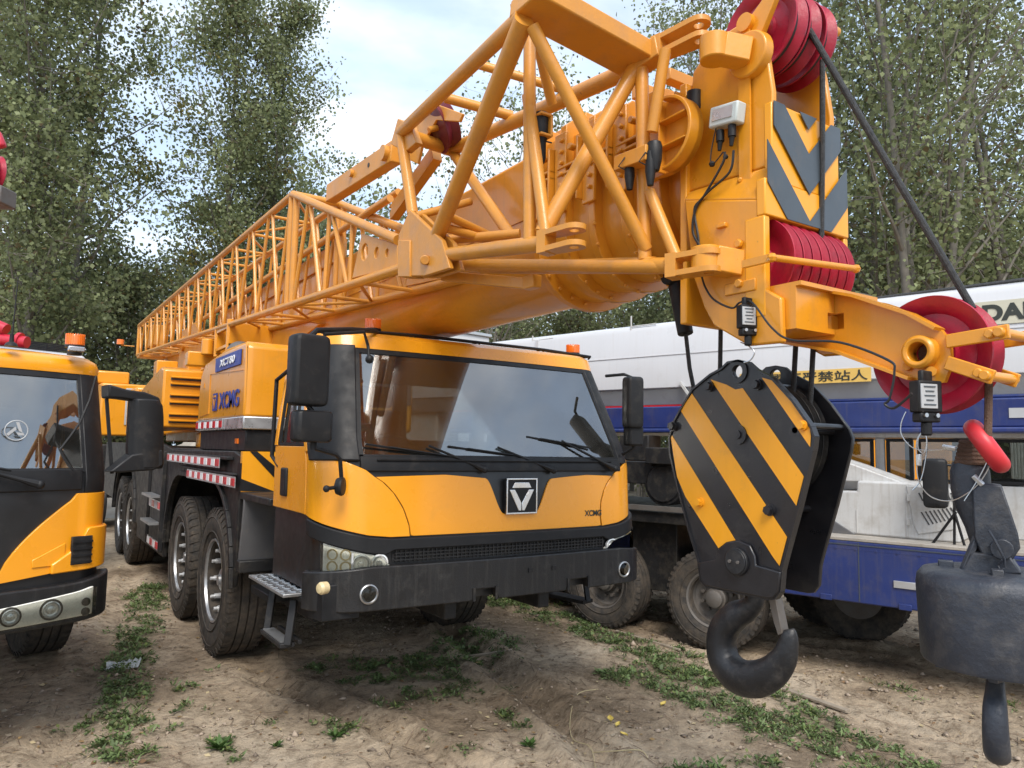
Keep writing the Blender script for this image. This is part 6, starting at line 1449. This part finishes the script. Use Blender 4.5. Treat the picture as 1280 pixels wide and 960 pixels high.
for x, y, rz in ((-.86, -1.2, PI), (.86, 1.2, 0), (-.86, 1.2, PI)): place_wheel(vw_, vn, (x, y, .38), rz)

yl = thing('crane_hood', 'yellow machine housing with a pale louvred end glimpsed behind the big black mirror', 'crane', tuple(at(148, 560, d=17)[:2])+(0,), R_(5), world=False)
m = MB(); m.box(-.42, .9, 0, 2.0, 2.1, 3.3); m.box(-.5, .2, .3, 1.6, 3.3, 3.6); yo = m.build('housing', M_['yellow_box'], yl, bevel=.04)
m = MB(); m.box(.08, .42, -.04, 0, 2.35, 3.2); m.build('end_panel', M_['label'], yo, bevel=.01)
m = MB(); m.box(-.5, 1.0, -.1, 2.2, .7, 1.9); [m.tube((-.55, y, .55), (-.2, y, .55), .55, n=24) for y in (.3, 1.6)]; m.build('undercarriage', BODY, yl, bevel=.02)
# ================================================================ BLUE AND WHITE TRUCK CRANE on the right
BT = thing('truck_crane', 'older blue and white truck crane on the right under a long white boom', 'crane', (4.14, .94, 0), R_(16), world=False)
FB = Matrix.Translation(V((4.14, .94, 0))) @ Matrix.Rotation(R_(16), 4, 'Z')
def b_(px, py, **k): return at(px, py, fr=FB, **k)
BL, WH = M_['blue'], M_['white_old']
# deck and skirt
y1, y2 = b_(985, 700, x=-1.15).y, -4.2
zt = 1.20; zb = .66
m = MB(); prof = [(y1+.12, zt), (y1+.02, .80), (y1+.05, zb), (y2, zb+.02), (y2, zt)]
m.prism([V((-1.17, a, b)) for a, b in prof], (.03, 0, 0)); m.prism([V((1.17, a, b)) for a, b in prof], (-.03, 0, 0)); m.box(-1.14, 1.14, y2, y2+.04, zb, zt); sk_ = m.build('deck_skirt', BL, BT, bevel=.012)
m = MB(); m.box(-1.17, 1.17, y2, .35, zt, zt+.03); m.build('deck_top', M_['deckplate'], BT, bevel=.006)
m = MB(); m.box(-1.185, -1.172, -1.78, -1.60, .84, .90); m.build('side_marker', M_['silver'], sk_, bevel=.003)
m = MB(); m.beam((-1.1, .0, .76), (-1.1, y1+.05, .80), .04, .06); m.beam((-1.1, y1+.1, .78), (-1.1, y1-.3, .70), .05, .07); m.build('deck_bracket', BL, BT, bevel=.008)
m = MB()
for yy in (-1.32, -2.35, -3.4): m.box(-1.174, -1.169, yy-.004, yy+.004, zb+.02, zt-.01)
m.box(-1.176, -1.169, y2, y1+.02, zt-.035, zt-.027); m.build('panel_seam', M_['slate'], sk_)
m = MB()
for i in range(14): m.tube((-1.17, y1-.1-i*.17, zt-.07), (-1.178, y1-.1-i*.17, zt-.07), .009, n=6)
m.box(-1.1715, -1.1695, y1-.1-13*.17, y1-.1, zt-.075, zt-.065); m.build('rivets', BL, sk_)
m = MB()
for yy in (y1-.35, y1-1.0): m.box(-1.185, -1.168, yy-.05, yy+.05, zb+.0, zb+.05)
m.build('skirt_bracket', BL, sk_, bevel=.004)
# chassis and dark running gear
m = MB(); m.box(-.5, -.38, y2+.2, 7.5, .62, .95); m.box(.38, .5, y2+.2, 7.5, .62, .95); m.box(-1.1, 1.1, 1.9, 7.5, .95, 1.3); m.box(-1.12, 1.12, .35, 7.5, 1.2, 1.32); m.box(-.9, .9, .6, 3.5, .45, 1.2); m.build('chassis_frame', BODY, BT, bevel=.01)
m = MB(); a, c_ = b_(792, 620, x=-1.12), b_(850, 628, x=-1.12); m.beam(V((-1.14, 2.2, 1.36)), V((-1.14, .25, 1.36)), .05, .05); m.build('edge_rail', M_['rim_dirty'], BT)
m = MB(); c0 = b_(829, 605, x=-.95); m.tube(c0, c0+V((.5,0,0)), .235, n=28); m.tube(c0+V((-.02,0,0)), c0, .2, n=28); m.build('air_tank', M_['chassis'], BT, bevel=.02)
m = MB(); p = b_(838, 570, x=-.8); m.cbox(p, .5, .35, .18); m.cbox(b_(805, 590, x=-.7), .5, .5, .25); m.cbox(b_(800, 560, x=-.4), .3, .4, .3); m.build('valve_box', M_['chassis'], BT, bevel=.01)
m = MB(); m.cbox(b_(800, 578, x=-.2), .3, .9, .10); m.build('yellow_bracket', M_['yellow_box'], BT, bevel=.01)
# wheels: second front axle set a little farther
bw_ = wheel_proto(BT, (-.98, .10, .49), PI+R_(4), .3, R=.50, W=.32, style='plain', rim='rim_dirty')
for x, y, rz in ((-.98, 1.42, PI), (.98, -.35, 0), (.98, 1.3, 0), (-.98, 5.0, PI), (.98, 5.0, 0), (-.98, 6.2, PI), (.98, 6.2, 0)): place_wheel(bw_, BT, (x, y, .49), rz, .7)
place_wheel(bw_, BT, (.55, -.85, .47), 0, .1)
m = MB()
for y in (.1, 1.42, 5, 6.2): m.tube((-.9, y, .49), (.9, y, .49), .08)
m.build('axle', BODY, BT)
# white engine cover with a louvred corner
q = lambda a, b: b_(a, b, x=-.86)
m = MB(); sil = [q(a, b) for a, b in ((1029,672),(1071,667),(1041,640),(1029,612),(1072,614),(1072,601),(1130,604),(1196,612),(1200,675),(1145,677))]
sil = [V((-.86, y, z)) for y, z in ((q(975,615).y, zt+.03), (q(975,615).y, q(1000,614).z), (q(1071,614).y, q(1071,614).z), (q(1071,601).y, q(1071,601).z), (q(1135,603).y, q(1135,603).z), (q(1195,640).y+.0, q(1190,618).z), (q(1200,675).y, zt+.03))]
m.prism(sil, (.75, 0, 0)); ec = m.build('engine_cover', WH, BT, bevel=.02, label='white engine cover with slanted louvres')
m = MB(); m.prism([q(a, b)+V((-.012,0,0)) for a, b in ((1133,607),(1188,612),(1192,662),(1148,668),(1142,655))], (.014,0,0)); lv = m.build('louvre_panel', WH, ec, bevel=.006)
m = MB()
for i in range(9):
    a0_, b0_ = 1149+i*5.5, 617+i*.3; a1_, b1_ = a0_+8, b0_+ (36 if i < 7 else 26); a, c2 = q(1152+i*5.2, 640-i*.8), q(1162+i*5.0, 656-i*1.2); m.beam(a+V((-.013,0,0)), c2+V((-.013,0,0)), .012, .004, up=(1,0,0)); 
    a, c2 = q(1149+i*5.0, 616), q(1154+i*5.0, 626); m.beam(a+V((-.013,0,0)), c2+V((-.013,0,0)), .012, .004, up=(1,0,0))
m.build('louvre_slots', M_['interior'], lv)
m = MB(); m.box(-.866, -.859, q(1071,640).y-.004, q(1071,640).y+.004, zt+.05, q(1071,640).z+.02); m.box(-.866, -.859, q(1133,640).y-.004, q(1133,640).y+.004, zt+.05, q(1133,615).z); [m.box(-.885, -.86, q(1136,w_).y-.012, q(1136,w_).y+.012, q(1136,w_).z-.03, q(1136,w_).z+.03) for w_ in (622, 652)]; m.build('cover_hinge', WH, ec)
m = MB(); m.prism([q(a, b)+V((-.02,0,0)) for a, b in ((1016,675),(1016,645),(1034,645),(1070,668))], (.2,0,0)); m.build('deck_wedge', M_['grey'], BT, bevel=.006)
m = MB(); s4 = [b_(a, b, x=-.5) for a, b in ((1038,568),(1075,580),(1140,604),(1045,600),(1030,572))]
m.prism([V((-.75, p.y, p.z)) for p in s4], (.45, 0, 0)); m.build('raised_lid', M_['white_old'], BT, bevel=.01)
# cab behind the cover
cx0, cx1 = -.12, 1.16; cy0, cy1 = -3.6, -.35
g = lambda a, b: b_(a, b, x=cx0)
zs0, zs1 = g(1060, 600).z, g(1060, 547).z
m = MB(); m.box(cx0, cx1, cy0, cy1, zt+.03, zs0); m.box(cx0, cx1, cy0, cy1, zs1, zs1+.06)
ypost = [g(a, 580).y for a in (1041, 1100, 1255)]
for yy, ww in ((cy1-.05, .10), (ypost[1], .09), (g(1180,580).y-.9, .08), (cy0+.04, .08)): m.box(cx0, cx0+.05, yy-ww/2, yy+ww/2, zs0, zs1); m.box(cx1-.05, cx1, yy-ww/2, yy+ww/2, zs0, zs1)
cb_ = m.build('cab_body', WH, BT, bevel=.012)
def win(y0, y1):
    m = MB(); z0, z1 = zs0+.01, zs1-.01; t = .03
    for a in ((y0, y1, z0, z0+t), (y0, y1, z1-t, z1), (y0, y0+t, z0+t, z1-t), (y1-t, y1, z0+t, z1-t)): m.box(cx0-.008, cx0+.03, *a)
    fo = m.build('window_frame', M_['black'], cb_, bevel=.004); m = MB(); m.box(cx0+.012, cx0+.018, y0+t, y1-t, z0+t, z1-t); m.build('pane', M_['glass'] if False else M_['glass_side'], fo)
win(ypost[1]+.06, cy1-.11); win(ypost[1]-.30, ypost[1]-.06); win(ypost[1]-1.25, ypost[1]-.34); win(cy0+.1, ypost[1]-1.3)
m = MB(); m.box(cx0+.05, cx1-.05, -2.4, -1.9, zt, 1.75); m.box(cx0+.5, cx0+.95, -1.9, -1.8, 1.4, 2.1); m.build('cab_seat', M_['interior'], cb_, bevel=.03)
m = MB(); c = b_(1262, 610, x=cx0+.35); m.path([c+V((0, .16*math.cos(t), .16*math.sin(t)*.5)) for t in [i*PI/10 for i in range(20)]], .011, 6, closed=True); m.beam(c+V((0,-.15,0)), c+V((0,.15,0)), .03, .02); m.tube(c, c+V((0,.0,-.3)), .02); m.build('steering_wheel', M_['black'], cb_)
# yellow things seen through the windows are another machine; blue roof beam
m = MB(); bx_ = -.45; z0b, z1b = b_(1100, 537, x=bx_).z, b_(1100, 501, x=bx_).z
m.box(bx_, cx1+.05, -4.3, 4.6, z0b+.02, z1b); m.box(bx_-.03, cx1, -4.3, 4.6, z0b-.03, z0b+.02); m.box(bx_+.06, bx_+.4, -4.1, -.2, z1b, z1b+.035); rb_ = m.build('blue_roof_beam', BL, BT, bevel=.015)
m = MB(); p0, p1 = b_(1261, 510, x=bx_-.004), b_(1290, 522, x=bx_-.004); m.box(bx_-.008, bx_-.002, min(p0.y, p1.y)-.3, p0.y, p1.z, p0.z); m.build('number_plate', M_['label'], rb_)
m = MB(); m.box(bx_+.10, bx_+.12, -4.2, 4.6, z1b, z1b+.045); m.build('red_strip', M_['red_reflect'], rb_)
# small mirror on a tripod arm
m = MB(); a = b_(1168, 604, x=-1.05); i0 = 0
rings = []
for f, zz in ((.7, -.5), (.95, -.46), (1, -.38), (1, .38), (.95, .46), (.7, .5)): rings.append([a+V((x*.06*f, y*.10*f, zz*.42)) for x, y in ((-1,-.5),(-.6,-1),(.6,-1),(1,-.5),(1,.8),(-1,.8))])
m.loft(rings); m.cbox(a+V((-.02,.05,0)), .05, .03, .06); mm_ = m.build('side_mirror', M_['grey'] if False else M_['black'], BT, bevel=.01, label='small black side mirror on a thin tripod')
m = MB(); t0 = b_(1193, 590, x=-1.05); 
for a_, c2 in (((1193,583),(1193,693)), ((1195,640),(1158,690)), ((1193,640),(1208,690)), ((1180,581),(1196,582))): m.tube(b_(*a_, x=-1.05), b_(*c2, x=-1.0), .011, n=8)
m.build('mirror_tripod', M_['black'], BT)
# ---- white telescopic boom with grey belly
X0, X1 = -.45, .35
m = MB(); ya, yb = -4.4, 6.2; z1w, z0w, zg = 3.50, 2.72, 2.52
sec = lambda y, dz=0: [V((X0, y, z0w+dz*.2)), V((X0, y, z1w-.09-dz)), V((X0+.03, y, z1w-.03-dz)), V((X0+.09, y, z1w-dz)), V((X1-.09, y, z1w-dz)), V((X1-.03, y, z1w-.03-dz)), V((X1, y, z1w-.09-dz)), V((X1, y, z0w+dz*.2)), V((X1-.08, y, z0w-.02+dz*.2)), V((X0+.08, y, z0w-.02+dz*.2))]
m.loft([sec(ya, -.05), sec(yb, .02)]); wb = m.build('boom_section', M_['white'], BT, bevel=.008)
m = MB(); m.prism([V((X0+.02, ya, z0w-.012)), V((X0+.10, ya, zg)), V((X1-.10, ya, zg)), V((X1-.02, ya, z0w-.012))], (0, yb-ya, 0)); m.build('boom_belly', M_['boom_grey'], wb, bevel=.01)
m = MB(); m.beam((X0-.004, ya, 3.12), (X0-.004, 4.5, 3.10), .006, .008); m.box(X0-.014, X0, 2.9, 2.95, z0w, z1w-.06); m.build('weld_seam', M_['white'], wb)
m = MB(); m.tube((X0+.08, ya, z1w+.09), (X0+.08, -1.0, z1w+.02), .012); m.tube((X0+.14, ya, z1w+.11), (X0+.14, -.6, z1w+.03), .012); m.build('boom_cable', M_['wire'], wb)
m = MB(); 
for px_, top_, bot_ in ((789, 395, 425), (666, 420, 434)): p = b_(px_, bot_, x=X0+.02); t = b_(px_, top_, x=X0+.02); m.tube(p, t, .010, n=6); m.tube(p.lerp(t, .55), p.lerp(t, .5)+V((.0,-.35,.02)), .008, n=6)
m.build('guide_post', M_['white_old'], wb)
m = MB(); a, c2 = b_(1097, 470, x=X0-.0), b_(1115, 480, x=X0); m.beam(b_(850, 478, x=X0-.02), b_(868, 503, x=X0-.02), .02, .03); m.build('hose_clip', M_['white_old'], wb)
# cream decal with its dark lettering
pA, pB = b_(1200, 384, x=X0-.004), b_(1210, 409, x=X0-.004)
dz0, dz1 = b_(1262, 404, x=X0-.02).z, b_(1262, 374, x=X0-.02).z
yD = b_(1192, 390, x=X0-.02).y
m = MB(); m.box(X0-.010, X0-.004, yD-1.75, yD+.05, dz0, dz1); dc = m.build('cream_decal', M_['cream'], wb)
wA = b_(1262, 390, x=X0-.02).y; wD = b_(1237, 390, x=X0-.02).y; lw_ = abs(wA-wD)
text_part('TADANO', 'boom_lettering', M_['decal_dark'], dc, (X0-.011, wD+2.30*lw_, dz0+(dz1-dz0)*.14), (0,-1,0), (0,0,1), (dz1-dz0)*.72, lw_*6.25, .004, bold=.045)
# warning strip in Chinese on the boom flank
z0s, z1s = b_(1030, 479, x=X0-.01).z, b_(1030, 462, x=X0-.01).z; ys0, ys1 = b_(925, 470, x=X0).y, b_(1089, 466, x=X0).y
m = MB(); m.box(X0-.008, X0-.003, ys1, ys0, z0s, z1s); wsn = m.build('warning_strip', M_['sign_yellow'], wb)
text_part('起重臂下严禁站人', 'warning_lettering', M_['decal_dark'], wsn, (X0-.009, ys0-.03, z0s+(z1s-z0s)*.12), (0,-1,0), (0,0,1), (z1s-z0s)*.76, abs(ys0-ys1)-.06, .004, bold=.01)
m = MB(); m.box(-.3, .2, 5.0, 7.3, 1.3, 2.6); m.box(-1.0, 1.0, 4.4, 7.4, 1.32, 1.7); m.build('turntable', M_['white_old'], BT, bevel=.03)
m = MB(); m.box(X0-.05, X1+.05, 6.1, 6.5, 2.3, 3.6); m.build('boom_foot', M_['white_old'], BT, bevel=.03)
# cabin roof seen under the yellow boom, far back
wc = thing('site_cabin', 'white cabin with a dark framed door, its top just under the yellow boom', 'cabin', tuple(at(582, 560, d=16)[:2])+(0,), R_(10), world=False)
m = MB(); m.box(-.62, .62, 0, 2.4, 0, 4.45); wcb = m.build('cabin_wall', M_['white'], wc, bevel=.02)
m = MB(); m.box(-.66, .66, -.05, 2.45, 4.45, 4.52); m.build('cabin_roof', M_['silver'], wc, bevel=.01)
m = MB(); m.box(.10, .52, -.012, .0, 2.0, 4.32); m.box(-.5, -.02, -.012, 0, 2.6, 4.1); dr = m.build('door_frame', M_['slate'], wcb); m = MB(); m.box(.13, .49, -.02, -.012, 2.03, 4.29); m.build('door', M_['white'], dr)
# yellow machine glimpsed through the windows of the blue cab
ym = thing('yellow_truck', 'yellow machine glimpsed through the side windows of the blue and white cab', 'truck', tuple(at(1100, 560, d=14)[:2])+(0,), R_(-58), world=False)
m = MB(); m.box(-.9, .9, -3.0, 3.0, .8, 1.4); m.box(-.9, .9, -2.6, -.2, 1.4, 2.6); m.box(-.7, .7, .0, 2.8, 1.4, 2.4); yb_o = m.build('body', M_['yellow_box'], ym, bevel=.05)
m = MB(); m.box(-.91, -.9, -2.2, -1.0, 1.8, 2.2); m.build('window', M_['glass_dark'], yb_o)
yw = wheel_proto(ym, (-.8, -1.8, .48), PI, R=.48, W=.3, style='plain', rim='rim_dirty')
for x, y, rz in ((.8, -1.8, 0), (-.8, 1.6, PI), (.8, 1.6, 0)): place_wheel(yw, ym, (x, y, .48), rz)
# ================================================================ SMALL THINGS ON THE GROUND, FENCE, EARTH BANK
def gz(p, dz=0): return V((p.x, p.y, float(hgt(p.x, p.y))+dz))
def gp(px, py, dz=0): return gz(at(px, py, z=0), dz)
# crumpled clear plastic sheet
m = MB(); P4 = [gp(131, 838), gp(172, 836), gp(176, 826), gp(134, 828)]
rr = random.Random(4); G = [[rr.uniform(0, .035) for j in range(9)] for i in range(13)]
def fn(u, v):
    a = P4[0].lerp(P4[1], u); b = P4[3].lerp(P4[2], u); p = a.lerp(b, v); i, j = round(u*12), round(v*8); return p+V((rr.uniform(-.008,.008), rr.uniform(-.008,.008), .012+G[i][j]))
m.grid(fn, 12, 8); pm, nt_, bb_ = newmat('clear_plastic'); bb_.inputs['Base Color'].default_value = (.55,.58,.60,1); bb_.inputs['Roughness'].default_value = .18; bb_.inputs['Alpha'].default_value = .6
tag(m.build('plastic_sheet', pm, None, smooth=0), 'crumpled piece of clear plastic lying on the weeds near the front wheels', 'litter')
# weathered planks and sticks
WD = mat('weathered_wood', (.30,.25,.19), .85, var=.25, scale=9, dirt=.3, bump=.4, bscale=60)
def stick(a, b, w, h, nm, lb, cat): p, q = gp(*a, .02), gp(*b, .02); m = MB(); m.beam(p, q, w, h); tag(m.build(nm, WD, None, bevel=.003), lb, cat)
stick((980,863), (1060,891), .055, .02, 'wooden_plank', 'weathered thin plank lying on the soil right behind the big hook', 'plank')
stick((770,790), (850,812), .03, .02, 'branch', 'thin brown branch lying among weeds in front of the dusty tyres', 'branch')
stick((583,818), (640,821), .03, .018, 'branch', 'short dead branch on the soil in front of the bumper right of the weeds', 'branch')
# loop of dry straw
def straw(pts, lb):
    P_ = [gp(a, b, .018) for a, b in pts]; o_, _ = smooth(P_, [1]*len(P_), 6); m = MB(); m.path(o_, .0032, 5); tag(m.build('dry_straw', mat('straw', (.45,.38,.22), .7), None), lb, 'straw')
straw([(745,862),(722,872),(713,890),(716,908),(738,922),(745,945),(752,958)], 'long curved dry straw arching over the rut in front of the yellow cab')
straw([(742,925),(770,938),(800,945),(810,952)], 'short pale straw lying beside the yellow leaves')
# three curled yellow leaves
YM = mat('yellow_leaf', (.55,.42,.10), .6, var=.2, scale=30)
for (a, b, s, lb) in ((763, 905, .055, 'curled yellow leaf nearest the loop of straw, topmost of three'), (772, 914, .045, 'yellow leaf in the middle of the three by the straw'), (780, 922, .040, 'pale brownish yellow leaf lowest of the three by the straw'), (829, 878, .05, 'single cream leaf lying below the weeds left of the big hook')):
    p = gp(a, b, .012); m = MB(); th = random.uniform(0, 3)
    def lf(u, v, p=p, s=s, th=th): w = math.sin(PI*min(1, u*.98+.01))*.42; x = (u-.5)*s*1.5; y = (v-.5)*2*w*s; return p+V((x*math.cos(th)-y*math.sin(th), x*math.sin(th)+y*math.cos(th), .25*s*(abs(v-.5)*2)**1.5+.2*s*u*u))
    m.grid(lf, 8, 4); tag(m.build('yellow_leaf', YM, None), lb, 'leaf')
# single weed plants
def plant(px, py, n, s, lb):
    p = gp(px, py); r = np.random.default_rng(int(px)); ang = np.linspace(0, 2*PI, n, endpoint=False)+r.uniform(0, .6, n); el = r.uniform(.25, 1.0, n)
    d = np.stack([np.cos(ang)*np.cos(el), np.sin(ang)*np.cos(el), np.sin(el)], 1); c = np.array(list(p))[None]+np.zeros((n, 3))+np.array([0,0,.004]); sz = s*(.7+.6*r.random(n)); nn = np.zeros((n, 3)); nn[:, 2] = 1
    co, q, lc = leaves(c, sz, np.array([.065,.125,.03])*(.7+.6*r.random((n, 1))), r, norm=nn, dirs=d, asp=.34)
    tag(link_me(fast_mesh('weed_plant', co, q, WEEDM, {'lc': lc})), lb, 'plant')
plant(662, 930, 12, .085, 'small leafy weed standing alone in the bare rut at bottom centre')
plant(275, 935, 26, .10, 'bushy weed rosette at the bottom left between the wheel tracks')
plant(420, 918, 14, .08, 'low weed plant on bare soil below the bumper, left of centre')
plant(345, 930, 12, .07, 'small grey green weed between two bushier ones at the bottom')
# earth bank behind the cranes and far-off thicket closing the view
def bank(name, x0, x1, y, h, w_, seed, m_, lb=None):
    n = 60; m = MB(); rg_ = np.random.default_rng(seed); hs = [h*(.6+.4*math.sin(i*.45+seed)+.25*rg_.random()) for i in range(n)]
    m.grid(lambda u, v: V((x0+(x1-x0)*u, y+(v-.5)*w_, .2+max(0, math.sin(PI*v))*hs[min(n-1, int(u*(n-1)))]*1.0-.3*(v in (0, 1)))), n-1, 8); return m.build(name, m_, None, smooth=70)
tag(bank('earth_bank', -14, 4, 21, 1.9, 7, 3, mat('pale_earth', (.36,.32,.27), .95, var=.3, scale=1.2, bump=.5, bscale=9, dirt=.3)), kind='structure')
r = np.random.default_rng(77); n = 52000
az = r.uniform(-1.15, 1.25, n); ds = r.uniform(44, 64, n); vx = np.sin(az+R_(33.7))*ds+CAM[0]; vy = np.cos(az+R_(33.7))*ds+CAM[1]
hh = (5.2+3.4*fbm(vx, vy, .13, 3, 91)*2); vz = hh*r.random(n)**.75
col = np.array([.050,.066,.030])*(.5+1.0*(fbm(vx+vz*2, vy+vz, .5, 2, 95)+.5))[:, None]*(.8+.4*r.random((n, 1)))
co, q, lc = leaves(np.stack([vx, vy, vz], 1), .42, col, r, asp=.9); tag(link_me(fast_mesh('far_thicket', co, q, LEAF, {'lc': lc})), 'far-off thicket of dark green scrub closing the view behind the trees', 'thicket', kind='stuff')
# pale post fence at the far right behind the blue crane
fn_ = thing('post_fence', 'pale railing with close thin posts at the right edge between blue roof and boom', 'fence', (11, 7, 0))
for i in range(14):
    m = MB(); p = at(1262+i*4, 497, d=16); m.tube((p.x, p.y, 0), (p.x, p.y, at(1262+i*4, 483, d=16).z), .03, n=6); m.build('post', M_['white_old'], fn_)
m = MB(); a, b = at(1255, 486, d=16), at(1330, 484, d=16); m.tube(a, b, .03, n=6); m.build('rail', M_['white_old'], fn_)
# ================================================================ pieces that stand apart become parts of their own
def pieces(me):
    n = len(me.vertices); par = list(range(n))
    def find(a):
        while par[a] != a: par[a] = par[par[a]]; a = par[a]
        return a
    for e in me.edges:
        a, b = find(e.vertices[0]), find(e.vertices[1])
        if a != b: par[a] = b
    root = [find(i) for i in range(n)]; ids = {r_: i for i, r_ in enumerate(dict.fromkeys(root))}; isl = np.array([ids[r_] for r_ in root]); k = len(ids)
    if k < 2 or k > 400: return None
    co = np.zeros(n*3); me.vertices.foreach_get('co', co); co = co.reshape(-1, 3); lo = np.full((k, 3), np.inf); hi = -lo
    np.minimum.at(lo, isl, co); np.maximum.at(hi, isl, co); size = (hi-lo).max(1)
    gap = np.maximum(0, np.maximum(lo[:, None]-hi[None], lo[None]-hi[:, None])); near = np.sqrt((gap**2).sum(2)) <= np.maximum(.018, .48*np.maximum(size[:, None], size[None]))
    cl = list(range(k))
    def f2(a):
        while cl[a] != a: cl[a] = cl[cl[a]]; a = cl[a]
        return a
    for a, b in zip(*np.nonzero(np.triu(near, 1))): cl[f2(a)] = f2(b)
    lab = np.array([f2(i) for i in range(k)]); u = sorted(set(lab))
    return (np.array([u.index(x) for x in lab])[isl], len(u)) if len(u) > 1 else None
ONE = {'bolts':'bolt', 'yellow_bolts':'yellow_bolt', 'screws':'screw', 'seats':'seat', 'clamp_lugs':'clamp_lug', 'spacer_bolts':'spacer_bolt', 'louvre_slots':'louvre_slot', 'tread_studs':'tread_stud', 'printed_lines':'printed_line', 'wheel_nuts':'wheel_nut'}
for o in list(bpy.data.objects):
    if o.type != 'MESH' or o.get('kind') or o.parent is None or o.data.users > 1 or len(o.data.vertices) > 40000 or o.name.split('.')[0] in ('crown', 'trunk', 'tyre'): continue
    got = pieces(o.data)
    if not got: continue
    lab, k = got; base = o.name.split('.')[0]; nm = ONE.get(base, base); ch = kids(o)
    for j in range(k-1, -1, -1):
        me = o.data.copy() if j else o.data; bm = bmesh.new(); bm.from_mesh(me); bm.verts.ensure_lookup_table()
        bmesh.ops.delete(bm, geom=[v for v in bm.verts if lab[v.index] != j], context='VERTS'); bm.to_mesh(me); bm.free()
        if j: c = o.copy(); c.data = me; c.name = nm; me.name = nm; COL.objects.link(c)
    if base != nm: o.name = nm
for o in bpy.data.objects:
    b = o.name.split('.')
    if b[0] in ONE: o.name = ONE[b[0]]
# ================================================================ CAMERA
cam = bpy.data.cameras.new('camera'); co_ = bpy.data.objects.new('camera', cam); COL.objects.link(co_)
cam.sensor_width = 36; cam.sensor_fit = 'HORIZONTAL'; cam.lens = FPX/1280*36; cam.clip_start = .05; cam.clip_end = 3000
m = Matrix([list(RW[0])+[CAM[0]], list(RW[1])+[CAM[1]], list(RW[2])+[CAM[2]], [0,0,0,1]])
co_.matrix_world = m; scene.camera = co_
vs = scene.view_settings; vs.view_transform = 'Standard'; vs.look = 'None'; vs.gamma = 1; vs.use_curve_mapping = False; vs.exposure = 1.05
scene.render.engine = 'CYCLES'
